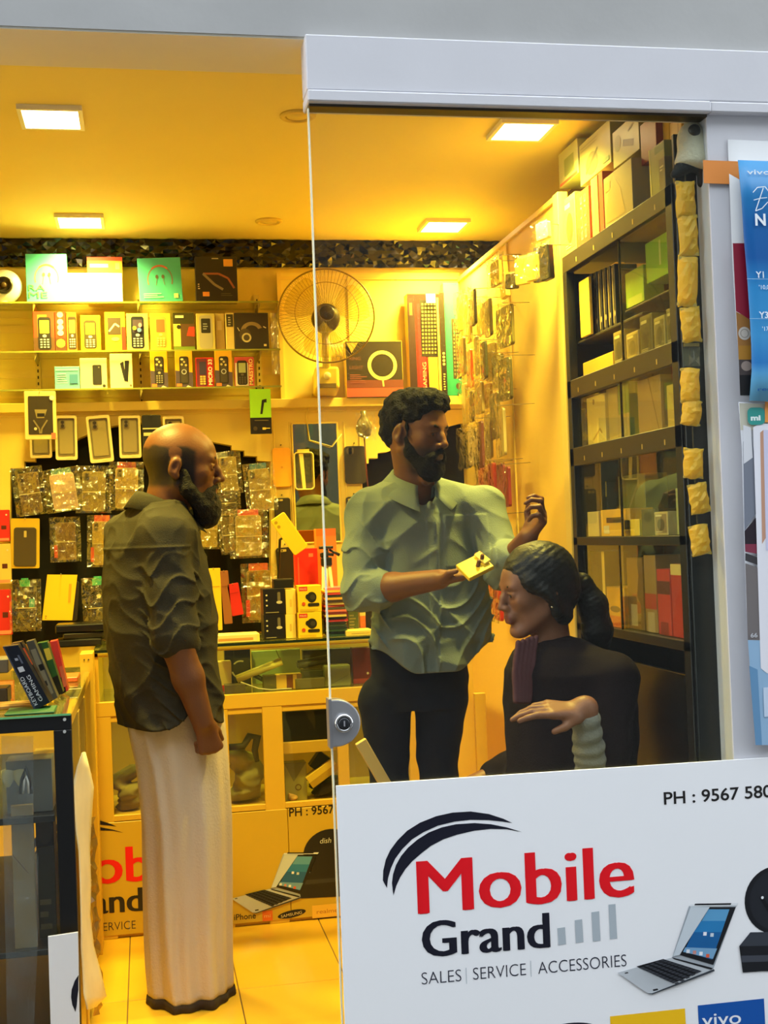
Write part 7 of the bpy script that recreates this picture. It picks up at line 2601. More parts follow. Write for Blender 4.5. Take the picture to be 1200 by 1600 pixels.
# ---- leaning long boxes on the side counter
lean = [((4, 1012), (28, 1009), (78, 1099), (54, 1112), 3.30, (18, 22, 36), 'navy keyboard box with white lettering, nearest in the leaning row', True),
        ((17, 995), (33, 992), (81, 1085), (62, 1094), 3.37, (40, 30, 24), 'dark brown box with an orange end, second in the leaning row', 'o'),
        ((40, 990), (52, 987), (90, 1077), (75, 1086), 3.44, (76, 74, 64), 'grey streaked box, third in the leaning row', 'g'),
        ((57, 984), (73, 981), (98, 1060), (84, 1070), 3.54, (40, 84, 36), 'green and black box, fourth in the leaning row', 'k'),
        ((77, 979), (88, 977), (106, 1055), (95, 1062), 3.62, (222, 60, 50), 'red topped box, last in the leaning row', 'r')]
prevq = None
for tl, tr, br, bl, Y, col, lab, kind in lean:
    q = [onY(*p, Y) for p in (bl, br, tr, tl)]
    zmin = min(v.z for v in q)
    th = thing('keyboard_box', lab, 'box', (q[0].x, Y, ZL + 0.0008), group='long boxes leaning on the side counter')
    P = [((v - q[0]).x, (v.z - zmin)) for v in q]
    MB().prism(P, 0, 0.055, c(col, 0.3), 0.001).build('carton', None, th)
    g = Gfx()
    g.d = 0.0005

    def bl_(u, v):
        a = (P[0][0] + (P[1][0] - P[0][0]) * u, P[0][1] + (P[1][1] - P[0][1]) * u)
        b_ = (P[3][0] + (P[2][0] - P[3][0]) * u, P[3][1] + (P[2][1] - P[3][1]) * u)
        return a[0] + (b_[0] - a[0]) * v, a[1] + (b_[1] - a[1]) * v

    def quad(u0, u1, v0, v1, m):
        g.poly([bl_(u0, v0), bl_(u1, v0), bl_(u1, v1), bl_(u0, v1)], m)
    if kind is True:
        quad(0.0, 0.10, 0, 1, c((60, 66, 84), 0.3))
        dx, dz = bl_(0.5, 1)[0] - bl_(0.5, 0)[0], bl_(0.5, 1)[1] - bl_(0.5, 0)[1]
        a0 = math.atan2(dz, dx)
        x, z = bl_(0.72, 0.08)
        g.text('GAMING', x, z, c((206, 210, 222), 0.3), cap=0.009, width=math.hypot(dx, dz) * 0.42, rot=a0)
        x, z = bl_(0.34, 0.06)
        g.text('KEYBOARD', x, z, c((206, 210, 222), 0.3), cap=0.009, width=math.hypot(dx, dz) * 0.46, rot=a0)
        quad(0.25, 0.6, 0.58, 0.66, c((196, 200, 214), 0.3))
        quad(0.35, 0.55, 0.76, 0.80, c((150, 156, 176), 0.3))
        quad(0.62, 0.74, 0.70, 0.84, c((90, 96, 116), 0.3))
    elif kind == 'o':
        quad(0.4, 1.0, 0.62, 0.90, c((226, 96, 50), 0.3))
        quad(0.45, 0.6, 0.22, 0.34, c((214, 200, 170), 0.3))
    elif kind == 'g':
        quad(0.2, 0.8, 0.1, 0.86, c((130, 124, 100), 0.3))
        quad(0.4, 0.9, 0.5, 0.6, c((30, 28, 24), 0.3))
        quad(0.2, 0.6, 0.25, 0.33, c((40, 36, 30), 0.3))
    elif kind == 'k':
        quad(0.0, 1.0, 0.0, 0.34, c((26, 24, 22), 0.3))
        quad(0.45, 1.0, 0.66, 0.88, c((206, 186, 60), 0.3))
        quad(0.0, 0.4, 0.34, 1.0, c((44, 52, 40), 0.3))
    else:
        quad(0.0, 0.7, 0.0, 0.30, c((40, 24, 22), 0.3))
        quad(0.5, 1.0, 0.1, 0.5, c((226, 110, 70), 0.3))
    g.build('front_print', th)
# slab of brown packs and a green mat under them
o = MB().box(0, 0.12, 0, 0.12, 0, 0.006, c((30, 92, 50), 0.5), 0.002).build('green_mat')
o.location = (onY(8, 1108, 3.26).x, 3.23, ZL)
tag(o, 'green cutting mat lying on the side counter under the navy box', 'mat')
for i in range(5):
    o = MB().box(0, 0.09, 0, 0.016, 0, 0.010, c(((176, 130, 60), (150, 104, 44), (196, 150, 74), (140, 96, 44), (186, 140, 66))[i], 0.5), 0.002).build('brown_pack')
    p = onY(-14, 1088, 3.30)
    o.location = (p.x, 3.36 + 0.02 * i, ZL + 0.0005)
    tag(o, 'thin brown pack laid in a row behind the green mat, %s from the front' % ['first', 'second', 'third', 'fourth', 'fifth'][i], 'pack', 'brown packs on the side counter')
for i, (px, lab) in enumerate((((-16, 1028, 14, 1052), 'grey pack in the heap beside the leaning boxes, upper one'), ((-16, 1052, 12, 1078), 'dark grey pack in the heap beside the leaning boxes, lower one'))):
    a = onY(px[0], px[3], 3.50)
    b_ = onY(px[2], px[1], 3.50)
    o = MB().box(0, b_.x - a.x, 0, 0.1, 0, b_.z - a.z, c(((110, 104, 90), (64, 58, 50))[i], 0.4), 0.003).build('grey_pack')
    o.location = (a.x, 3.48, a.z if i == 0 else ZL + 0.0008)
    tag(o, lab, 'pack', 'grey packs on the side counter')
for x, lab in (((100, 1032), 'amber flat carton at the far end of the side counter'),):
    a = onY(118, 1036, 3.95)
    o = MB().box(0, 0.12, 0, 0.14, 0, 0.014, c((226, 110, 50), 0.4), 0.002).build('flat_carton')
    o.location = (XE - 0.14, 3.95, ZL + 0.0008)
    tag(o, lab, 'box')

# ================================================================== SIDE PANEL, TALL CABINET, POSTERS
YF = 3.765
zp = onX(885, 292, XS).z
slab('wall_right_panel', XS, XS + 0.02, YF, YB, 0, zp, mat('cream_side_panel', srgb(234, 196, 96), 0.5, noise=0.03, nscale=3))
st = MB()
ya = onX(797, 500, XS).y
st.box(XS - 0.006, XS + 0.002, ya - 0.006, ya + 0.006, 0, zp, M_cream, 0.001)
st.box(XS - 0.012, XS + 0.002, YF + 0.0, YF + 0.05, 0, zp, M_cream, 0.002)
st.box(XS - 0.008, XS + 0.002, YF + 0.05, YB - 0.01, zp - 0.02, zp, M_cream, 0.002)
structure(st.build('trim_panel_stiles'))

# clear packs hanging on hooks, seen nearly edge on. (pixel x, top y, bottom y, colour)
row = [
    (723, 455, 520, (226, 190, 70)), (733, 462, 540, (206, 170, 70)), (741, 448, 512, (90, 80, 40)), (752, 470, 528, (214, 190, 90)), (764, 462, 530, (120, 104, 50)), (776, 404, 450, (180, 150, 60)), (786, 475, 548, (150, 130, 60)), (794, 470, 545, (110, 100, 46)),
    (724, 522, 590, (196, 170, 90)), (735, 540, 610, (214, 96, 50)), (746, 520, 590, (170, 150, 80)), (757, 528, 596, (90, 84, 46)), (768, 530, 600, (200, 180, 100)), (779, 548, 610, (140, 124, 60)), (790, 552, 630, (84, 76, 40)),
    (727, 592, 668, (210, 190, 110)), (738, 606, 662, (120, 100, 60)), (750, 592, 650, (190, 160, 84)), (762, 596, 640, (150, 100, 60)), (774, 606, 690, (100, 90, 56)), (786, 630, 716, (196, 176, 120)),
    (728, 668, 735, (80, 76, 66)), (740, 664, 730, (200, 180, 150)), (752, 650, 735, (120, 70, 60)), (764, 640, 720, (160, 150, 120)),
    (758, 722, 790, (206, 110, 84)), (770, 716, 792, (190, 70, 54)), (782, 718, 796, (170, 90, 110)), (794, 722, 795, (150, 60, 60)),
    (776, 800, 870, (230, 200, 80)), (790, 800, 868, (60, 52, 36)),
    (768, 890, 968, (214, 70, 44)), (780, 900, 972, (200, 50, 40)), (792, 905, 970, (170, 60, 40))]
rowname = ['top', 'second', 'third', 'fourth', 'fifth', 'sixth', 'lowest']
seen, nth = {}, ['first', 'second', 'third', 'fourth', 'fifth', 'sixth', 'seventh', 'eighth', 'ninth', 'tenth']
for i, (px, t, b_, col) in enumerate(row):
    dep = (0.05, 0.082, 0.114)[i % 3]
    p = onX(px, t, XS - dep)
    q = onX(px, b_, XS - dep)
    h = p.z - q.z
    wd = 0.098 + 0.02 * rng.random()
    hue = 'dark' if max(col) < 130 else 'red' if col[0] > 1.7 * col[1] else 'tan' if max(col) < 200 else 'pale gold'
    lev = rowname[0 if t < 515 else 1 if t < 590 else 2 if t < 638 else 3 if t < 700 else 4 if t < 790 else 5 if t < 850 else 6]
    seen.setdefault(lev, []).append(i)
    th = thing('hanging_pack', '%s clear pack, %s hook row of the side panel, %s from the corner' % (hue, lev, nth[len(seen[lev]) - 1]), 'pack', (XS - dep, min(p.y, YB - 0.06), p.z), (0, 0, math.radians(-90 + rng.uniform(-9, 9))), 'clear packs hooked on the side panel')
    mb = MB()
    case_solid(mb, wd * 0.82, h * 0.86, 0.010, c(col, 0.35), None, -h * 0.10)
    mb.build('case_body', None, th)
    pouch_sheet(th, wd, h, 100 + i, -0.014, None, 4, 7, 0.010)
    MB().tube([(0, dep * 0.95, -0.004), (0, -0.020, -0.008), (0, -0.024, -0.001)], 0.0014, M_hook, 5).build('hook', None, th)
# things hung high near the cabinet
hi = [((778, 395, 792, 470), (236, 206, 90), 'long yellow cable pack hanging slantwise high on the side panel'), ((796, 425, 808, 452), (60, 52, 30), 'small dark pack hanging beside the slanting yellow one'), ((808, 400, 826, 446), (200, 176, 80), 'sparkling clear pack hanging high on the side panel'), ((826, 395, 840, 440), (240, 206, 90), 'bright yellow pack hanging next to the dark earphone packs'),
      ((836, 380, 852, 442), (60, 54, 34), 'dark earphone pack hanging high near the cabinet, the first'), ((848, 378, 860, 440), (40, 36, 26), 'dark earphone pack hanging high near the cabinet, the second'), ((842, 345, 856, 376), (236, 226, 160), 'white cable pack hung highest near the cabinet')]
for i, ((l, t, r, b_), col, lab) in enumerate(hi):
    d = 0.07 + 0.02 * (i % 2)
    p, q = onX((l + r) / 2, t, XS - d), onX((l + r) / 2, b_, XS - d)
    h = p.z - q.z
    th = thing('hanging_pack', lab, 'pack', (XS - d, p.y, p.z), (0, math.radians(-8 if i == 0 else rng.uniform(-6, 6)), math.radians(-60 + rng.uniform(-25, 10))))
    mb = MB()
    mb.prism(rrect(-0.026, 0.026, -h, -h * 0.1, 0.006), -0.012, 0.004, c(col, 0.35), 0.002)
    mb.build('pack_body', None, th)
    MB().prism(rrect(-0.020, 0.020, -h * 0.14, 0, 0.003), -0.004, -0.002, c((236, 214, 120), 0.4)).build('header_card', None, th)
    pouch_sheet(th, 0.062, h, 200 + i, -0.017, None, 4, 6, 0.012)
    MB().tube([(0, d * 1.0, -0.004), (0, -0.014, -0.008)], 0.0016, M_hook, 5).build('hook', None, th)

# ------------------------------------------------------------------ tall display cabinet along the side
YN = 2.93
XD = 0.30
cab = thing('tall_cabinet', 'tall dark framed glass display cabinet along the side wall, full of boxes', 'cabinet', (XS, YN, 0))
k = cab
LN = YF - YN


def xz(px, py):
    v = onX(px, py, XS)
    return v.y - YN, v.z


def kx(name, m, *boxes, bev=0.0015):
    b = MB()
    for q in boxes:
        b.box(*q, m, bev)
    return b.build(name, None, k)


zt1, zt0 = onX(970, 342, XS).z, onX(970, 372, XS).z
bars = [(zt0, zt1)]
for (x, y0, y1) in ((985, 560, 592), (985, 681, 713)):
    bars.append((onX(x, y1, XS).z, onX(x, y0, XS).z))
bars.append((onX(985, 852, XS).z, onX(985, 838, XS).z))
bars.append((onX(985, 1000, XS).z, onX(985, 986, XS).z))
for i, (z0, z1) in enumerate(bars):
    kx('cross_bar', M_brown if i < 3 else M_frame, (-0.006, 0.016, 0.0, LN, z0, z1))
    kx('shelf_board', mat('dark_shelf_board', srgb(56, 48, 28), 0.5), (0.016, XD, 0.005, LN - 0.005, z1 - 0.014, z1 - 0.002))
zsub = onX(950, 505, XS).z
kx('shelf_board', mat('dark_shelf_board', srgb(56, 48, 28), 0.5), (0.03, XD, 0.3, LN - 0.005, zsub - 0.008, zsub))
kx('far_post', M_frame, (-0.006, 0.02, LN - 0.035, LN, 0.0, zt0))
kx('near_post', M_frame, (-0.006, 0.02, 0.0, 0.04, 0.0, zt1))
kx('near_end_panel', mat('black_end_panel', srgb(14, 18, 20), 0.3), (0.0, XD, -0.012, 0.0, 0.0, zt1 + 0.12))
kx('far_end_panel', M_brown, (0.0, XD, LN - 0.012, LN - 0.001, 0.0, zt0))
kx('back_panel', mat('cabinet_back', srgb(44, 38, 22), 0.5), (XD - 0.01, XD, 0.0, LN, 0.0, zt1))
kx('lower_panel', mat('black_lower_panel', srgb(12, 14, 16), 0.25), (-0.004, 0.012, 0.04, LN - 0.035, 0.0, bars[4][0] - 0.06))
for a, b_ in ((0, 1), (1, 2), (2, 3), (3, 4)):
    z1, z0 = bars[a][0], bars[b_][1]
    ym = 0.36 + 0.03 * a
    MB().poly([(0.002, 0.04, z0), (0.002, ym + 0.02, z0), (0.002, ym + 0.02, z1), (0.002, 0.04, z1)], glassy('cabinet_glass', (0.92, 0.93, 0.85), 1.45, haze=0.02, hazecol=(0.7, 0.7, 0.4))).build('sliding_pane', None, k)
    if a:
        MB().poly([(0.010, ym, z0), (0.010, LN - 0.035, z0), (0.010, LN - 0.035, z1), (0.010, ym, z1)], MATS['cabinet_glass']).build('sliding_pane', None, k)
    kx('pane_edge', mat('dark_pane_edge', srgb(24, 26, 18), 0.2), (0.0, 0.006, ym + 0.017, ym + 0.023, z0, z1), bev=0)
for i, (z0, z1) in enumerate(bars[:3]):
    for j in range(5):
        y = 0.10 + 0.15 * j + 0.03 * (i % 2)
        MB().box(-0.0068, -0.0055, y, y + 0.006, z0 + 0.012, z0 + 0.026, c((190, 160, 80), 0.4)).build('label_scrap', None, k)


def shelf_box(label, px, x0, depth_x, col, zbase, fn=None, cat='box', name='carton_box', turn=0.0, side=None, group='cartons in the tall cabinet', htop=None):
    """carton whose face towards the room (-x) spans the pixel rectangle on the plane x = XS + x0"""
    l, t, r, b_ = px
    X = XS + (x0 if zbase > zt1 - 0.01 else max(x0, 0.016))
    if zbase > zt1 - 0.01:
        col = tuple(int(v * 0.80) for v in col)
    pl_, pr = onX(l, (t + b_) / 2, X), onX(r, (t + b_) / 2, X)
    ya_, yb_ = max(min(pl_.y, pr.y), YN + 0.045), max(pl_.y, pr.y)
    if zbase < zt1 - 0.01:
        yb_ = min(yb_, YF - 0.042)
    z1 = onX((l + r) / 2, t, X).z if htop is None else zbase + htop
    w = max(0.012, yb_ - ya_)
    h = max(0.02, z1 - zbase)
    w *= 0.95
    o = MB().box(-w / 2, w / 2, 0, depth_x, 0, h, c(col, 0.4), 0.0012).build(name)
    if side:
        o.data.materials.append(c(side, 0.4))
        for p in o.data.polygons:
            if abs(p.normal.x) > 0.5:
                p.material_index = 1
    o.location = (X, (ya_ + yb_) / 2, zbase + 0.0008)
    o.rotation_euler[2] = math.radians(-90 + turn)
    tag(o, label, cat, group)
    if fn:
        g = Gfx()
        g.d = 0.0005
        fn(g, w, h)
        g.build('face_print', o)
    return o


def pic(bg, fg, ac):
    def f(g, w, h):
        g.rect(-w * 0.42, w * 0.42, h * 0.10, h * 0.90, c(bg))
        g.disc(0, h * 0.45, w * 0.28, c(fg), h * 0.26, 18)
        g.rect(-w * 0.38, w * 0.1, h * 0.80, h * 0.88, c(ac))
        lines_art(g, -w * 0.38, w * 0.30, h * 0.12, h * 0.2, 2, ac)
    return f


ZTp = zt1 + 0.001
G1 = 'cartons standing on top of the tall cabinet'
# lower row on top of the cabinet
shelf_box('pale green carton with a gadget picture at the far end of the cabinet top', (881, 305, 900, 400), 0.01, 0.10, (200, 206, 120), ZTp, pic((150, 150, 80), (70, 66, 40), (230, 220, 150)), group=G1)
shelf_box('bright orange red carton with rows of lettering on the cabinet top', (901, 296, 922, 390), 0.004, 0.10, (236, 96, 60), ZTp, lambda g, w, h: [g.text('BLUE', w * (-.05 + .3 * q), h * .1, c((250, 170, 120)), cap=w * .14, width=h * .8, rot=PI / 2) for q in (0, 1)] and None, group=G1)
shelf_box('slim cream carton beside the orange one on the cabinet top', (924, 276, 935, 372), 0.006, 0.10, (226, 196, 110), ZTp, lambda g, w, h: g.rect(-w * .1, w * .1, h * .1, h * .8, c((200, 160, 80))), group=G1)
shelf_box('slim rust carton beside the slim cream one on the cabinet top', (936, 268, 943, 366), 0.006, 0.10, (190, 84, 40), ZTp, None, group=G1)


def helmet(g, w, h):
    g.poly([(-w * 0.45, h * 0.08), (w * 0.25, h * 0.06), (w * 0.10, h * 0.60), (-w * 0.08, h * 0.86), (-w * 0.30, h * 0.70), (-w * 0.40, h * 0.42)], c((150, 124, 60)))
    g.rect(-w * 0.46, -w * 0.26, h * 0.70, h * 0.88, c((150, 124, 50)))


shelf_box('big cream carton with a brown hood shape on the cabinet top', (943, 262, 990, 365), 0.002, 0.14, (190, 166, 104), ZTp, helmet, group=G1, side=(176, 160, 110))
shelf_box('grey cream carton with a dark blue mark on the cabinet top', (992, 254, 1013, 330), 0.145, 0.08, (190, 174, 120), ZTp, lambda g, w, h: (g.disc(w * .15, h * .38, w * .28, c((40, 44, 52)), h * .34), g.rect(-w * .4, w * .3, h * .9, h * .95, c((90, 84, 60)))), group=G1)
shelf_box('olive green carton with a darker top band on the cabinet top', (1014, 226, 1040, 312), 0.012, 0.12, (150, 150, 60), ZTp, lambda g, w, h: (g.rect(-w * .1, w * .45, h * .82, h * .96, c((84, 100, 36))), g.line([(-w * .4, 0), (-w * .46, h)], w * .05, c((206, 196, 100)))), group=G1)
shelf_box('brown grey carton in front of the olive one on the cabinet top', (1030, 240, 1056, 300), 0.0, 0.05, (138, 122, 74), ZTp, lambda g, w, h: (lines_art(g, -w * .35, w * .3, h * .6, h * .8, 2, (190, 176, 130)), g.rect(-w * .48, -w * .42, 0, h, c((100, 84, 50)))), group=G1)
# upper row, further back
G2 = 'cartons stacked in the upper row on the tall cabinet'
zu = onX(940, 262, XS + 0.12).z


def stacked(label, px, x0, dx, col, fn=None, **kw):
    return shelf_box(label, px, x0, dx, col, onX((px[0] + px[2]) / 2, px[3], XS + x0).z, fn, group=G2, **kw)


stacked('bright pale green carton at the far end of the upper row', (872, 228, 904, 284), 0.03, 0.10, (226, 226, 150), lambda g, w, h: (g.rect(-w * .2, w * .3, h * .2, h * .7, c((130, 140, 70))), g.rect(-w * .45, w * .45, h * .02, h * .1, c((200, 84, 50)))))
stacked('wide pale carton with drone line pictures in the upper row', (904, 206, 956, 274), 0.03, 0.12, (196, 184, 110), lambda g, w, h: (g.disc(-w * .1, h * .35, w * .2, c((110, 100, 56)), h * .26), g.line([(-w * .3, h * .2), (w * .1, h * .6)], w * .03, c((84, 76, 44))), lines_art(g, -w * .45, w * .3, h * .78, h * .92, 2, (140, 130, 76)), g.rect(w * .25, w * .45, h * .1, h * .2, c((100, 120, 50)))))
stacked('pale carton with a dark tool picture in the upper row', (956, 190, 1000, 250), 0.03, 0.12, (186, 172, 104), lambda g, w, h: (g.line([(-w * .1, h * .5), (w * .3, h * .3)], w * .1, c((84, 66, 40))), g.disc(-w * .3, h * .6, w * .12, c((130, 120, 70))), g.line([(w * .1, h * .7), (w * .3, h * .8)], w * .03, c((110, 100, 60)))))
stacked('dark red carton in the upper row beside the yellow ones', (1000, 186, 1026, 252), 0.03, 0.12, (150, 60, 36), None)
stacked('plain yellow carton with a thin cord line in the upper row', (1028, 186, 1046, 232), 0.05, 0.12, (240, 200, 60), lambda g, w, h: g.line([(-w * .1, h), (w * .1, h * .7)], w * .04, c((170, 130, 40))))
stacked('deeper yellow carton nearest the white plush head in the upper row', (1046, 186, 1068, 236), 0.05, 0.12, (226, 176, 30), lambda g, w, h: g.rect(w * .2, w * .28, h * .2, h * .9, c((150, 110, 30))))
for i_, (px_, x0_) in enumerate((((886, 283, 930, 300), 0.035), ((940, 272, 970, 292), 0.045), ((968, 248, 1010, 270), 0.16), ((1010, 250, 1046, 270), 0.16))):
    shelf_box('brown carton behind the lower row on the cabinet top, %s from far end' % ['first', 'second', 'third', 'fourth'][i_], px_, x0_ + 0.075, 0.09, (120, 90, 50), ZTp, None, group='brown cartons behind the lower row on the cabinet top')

# bays
zb0, zb1, zb2, zb3, zb4 = [b_[1] for b_ in bars]
G3 = 'goods in the top bay of the tall cabinet'
for i in range(6):
    shelf_box('dark slim pale-edged blister pack in the top bay, %s from the far post' % ['first', 'second', 'third', 'fourth', 'fifth', 'sixth'][i], (921 + 7 * i, 428 + 2 * i - 5 * i, 926 + 7 * i, 500 - 4 * i), 0.04, 0.07, (60, 54, 36), zsub, lambda g, w, h: (g.rect(-w * .4, -w * .1, h * .05, h * .95, c((170, 150, 96))), g.disc(w * .2, h * .2, w * .2, c((200, 180, 120)), h * .05, 8)), group=G3, name='blister_pack', cat='pack')
shelf_box('tall plain yellow card standing by the far post in the top bay', (905, 436, 921, 506), 0.012, 0.01, (244, 206, 70), zsub, None, group=G3, name='yellow_card', cat='card')
shelf_box('bright green carton with a pale stripe hanging in the top bay', (1008, 360, 1046, 455), 0.05, 0.06, (132, 190, 30), bars[1][1] + 0.20, lambda g, w, h: g.rect(w * .1, w * .18, h * .3, h * .9, c((200, 220, 110))), group=G3, htop=0.11)
shelf_box('lower green carton in the top bay beside the striped one', (976, 400, 1006, 470), 0.05, 0.06, (150, 190, 36), bars[1][1] + 0.16, lambda g, w, h: g.rect(-w * .4, w * .4, 0, h * .25, c((190, 206, 80))), group=G3, htop=0.10)
kx('hanging_shelf', mat('dark_shelf_board', srgb(56, 48, 28), 0.5), (0.045, 0.16, 0.12, 0.46, bars[1][1] + 0.150, bars[1][1] + 0.156))
for i, (l, r, h, col) in enumerate(((958, 976, 0.10, (150, 134, 60)), (978, 998, 0.08, (190, 164, 80)), (1000, 1020, 0.11, (120, 110, 52)), (1022, 1040, 0.09, (176, 160, 76)), (1042, 1062, 0.10, (140, 126, 60)), (1062, 1080, 0.07, (110, 100, 50)))):
    th_ = shelf_box('clear boxed gadget on the floor of the top bay, %s towards the glass front' % ['first', 'second', 'third', 'fourth', 'fifth', 'sixth'][i], (l, 500, r, 560), 0.03, 0.06, col, bars[1][1], pic(tuple(int(v * .7) for v in col), tuple(int(v * .5) for v in col), (210, 196, 120)), group=G3, htop=h, name='gadget_box')
shelf_box('yellow flat carton under the far shelf of the top bay', (908, 515, 958, 545), 0.03, 0.08, (226, 180, 50), bars[1][1], None, group=G3, htop=0.05)
G4 = 'goods in the middle bay of the tall cabinet'
for lab, px, x0, col, fn in (('dark bottle-like pack by the far post in the middle bay', (903, 640, 916, 700), 0.02, (70, 60, 40), None), ('pale yellow phone carton with a thin outline drawing in the middle bay', (917, 618, 947, 700), 0.02, (240, 216, 110), lambda g, w, h: (g.line([(-w * .2, h * .1), (w * .2, h * .3), (w * .3, h * .2)], w * .05, c((190, 150, 60))), g.disc(-w * .1, h * .88, w * .06, c((140, 110, 50)), None, 8))),
                             ('cream carton beside the outlined phone carton in the middle bay', (948, 606, 966, 694), 0.03, (226, 196, 90), None), ('lime green carton seen behind the pane in the middle bay', (966, 598, 984, 690), 0.03, (160, 180, 50), lambda g, w, h: g.rect(-w * .5, w * .5, 0, h * .45, c((226, 196, 90)))), ('tall tan carton with a slanting edge in the middle bay', (996, 590, 1034, 686), 0.03, (190, 156, 76), lambda g, w, h: g.line([(0, h), (w * .4, 0)], w * .03, c((140, 110, 50)))),
                             ('yellow carton at the near end of the middle bay', (1042, 600, 1062, 670), 0.03, (230, 196, 80), None), ('golden flat carton at the near end of the middle bay', (1063, 620, 1082, 668), 0.03, (214, 176, 70), None)):
    shelf_box(lab, px, x0, 0.08, col, zb2, fn, group=G4)
G5 = 'goods in the fourth bay of the tall cabinet'
for lab, px, x0, col, fn in (('black carton by the far post in the fourth bay', (916, 755, 945, 840), 0.10, (30, 28, 22), lambda g, w, h: g.rect(-w * .5, w * .5, h * .72, h, c((236, 200, 60)))), ('pale grey carton low in the fourth bay', (918, 800, 936, 842), 0.0, (214, 196, 140), None), ('yellow flat carton with a dark band in the fourth bay', (938, 796, 986, 836), 0.0, (236, 186, 60), lambda g, w, h: (g.rect(-w * .3, w * .3, h * .5, h * .7, c((70, 56, 30))), g.rect(-w * .4, -w * .2, h * .1, h * .4, c((226, 216, 170))))),
                             ('olive cloth-like carton tall in the fourth bay', (966, 742, 1010, 838), 0.10, (130, 128, 56), lambda g, w, h: g.line([(-w * .4, h * .1), (w * .3, h * .9)], w * .05, c((160, 150, 84)))), ('bright yellow small carton in the fourth bay', (975, 812, 1000, 842), 0.01, (240, 206, 60), None), ('round topped dark gadget carton in the fourth bay', (1002, 796, 1024, 836), 0.01, (84, 74, 40), lambda g, w, h: g.disc(0, h * .7, w * .3, c((50, 44, 30)), h * .2)), ('pale carton with grey picture in the fourth bay', (1022, 800, 1044, 832), 0.01, (206, 186, 120), pic((150, 130, 90), (90, 80, 60), (230, 220, 170))),
                             ('green white carton with an emerald mark near the front of the fourth bay', (1056, 762, 1084, 830), 0.02, (170, 176, 110), lambda g, w, h: g.disc(-w * .1, h * .72, w * .2, c((60, 150, 70)), h * .05))):
    shelf_box(lab, px, x0, 0.07, col, zb3, fn, group=G5)
G6 = 'goods in the lowest lit bay of the tall cabinet'
for lab, px, x0, col, fn in (('black and white headset carton by the far post in the lowest lit bay', (921, 862, 947, 990), 0.03, (34, 30, 24), lambda g, w, h: (g.rect(w * .32, w * .5, 0, h, c((236, 206, 100))), g.rect(-w * .3, w * .1, h * .2, h * .8, c((70, 62, 44))))), ('orange and yellow jar-like carton in the lowest lit bay', (948, 918, 976, 985), 0.0, (234, 170, 40), lambda g, w, h: (g.rect(-w * .5, w * .5, 0, h * .28, c((226, 110, 40))), g.disc(0, h * .45, w * .3, c((110, 80, 36)), h * .08))),
                             ('brown carton tall in the lowest lit bay', (980, 872, 1006, 980), 0.03, (140, 106, 50), lambda g, w, h: g.rect(-w * .3, w * .1, h * .05, h * .35, c((206, 190, 150)))), ('tan carton with a small red corner in the lowest lit bay', (1007, 868, 1026, 980), 0.03, (176, 140, 70), lambda g, w, h: (g.rect(-w * .5, w * .5, h * .3, h * .5, c((196, 70, 44))), g.rect(-w * .3, w * .3, 0, h * .26, c((206, 180, 130))))), ('red carton with a dark band in the lowest lit bay', (1027, 890, 1048, 985), 0.02, (206, 60, 44), lambda g, w, h: (g.rect(-w * .5, w * .5, h * .62, h * .82, c((110, 50, 34))), g.rect(-w * .3, w * .3, 0, h * .2, c((150, 40, 34))))),
                             ('second red carton, taller, in the lowest lit bay', (1049, 882, 1068, 985), 0.02, (190, 50, 38), lambda g, w, h: g.rect(-w * .5, w * .5, h * .85, h, c((226, 200, 110)))), ('cream brown carton nearest the front in the lowest lit bay', (1069, 874, 1092, 985), 0.02, (150, 124, 66), lambda g, w, h: g.rect(w * .1, w * .2, 0, h, c((96, 80, 40))))):
    shelf_box(lab, px, x0, 0.08, col, zb4, fn, group=G6)

# strip of foil sachets hanging down the near post
yN = YN + 0.02
sach = [(1070, 283, 340, 0), (1074, 335, 400, 0), (1075, 400, 480, 4), (1077, 480, 535, -3), (1078, 575, 630, 2), (1082, 625, 665, 8), (1084, 700, 748, 4), (1088, 755, 803, -8), (1090, 820, 868, -6)]
M_foil = mat('gold_foil', srgb(244, 210, 70), 0.35, bump=0.8, bscale=50)
nt = M_foil.node_tree                                    # thin bags let some of the shop's light through
tl_ = nt.nodes.new('ShaderNodeBsdfTranslucent')
tl_.inputs[0].default_value = (*srgb(255, 222, 70), 1)
mx_ = nt.nodes.new('ShaderNodeMixShader')
mx_.inputs[0].default_value = 0.5
nt.links.new(nt.nodes['Principled BSDF'].outputs[0], mx_.inputs[1])
nt.links.new(tl_.outputs[0], mx_.inputs[2])
nt.links.new(mx_.outputs[0], nt.nodes['Material Output'].inputs[0])
rope = thing('sachet_strip', 'thin dark cord with clips hanging down the front corner of the tall cabinet', 'cord', (0, 0, 0))
ropepts = [onY(x, y, yN - 0.055) for x, y in ((1070, 262), (1074, 400), (1078, 560), (1083, 690), (1089, 812), (1091, 830))]
rope.location = ropepts[0]
MB().tube([p - ropepts[0] for p in ropepts], 0.0016, c((70, 62, 30), 0.5), 6).build('cord', None, rope)
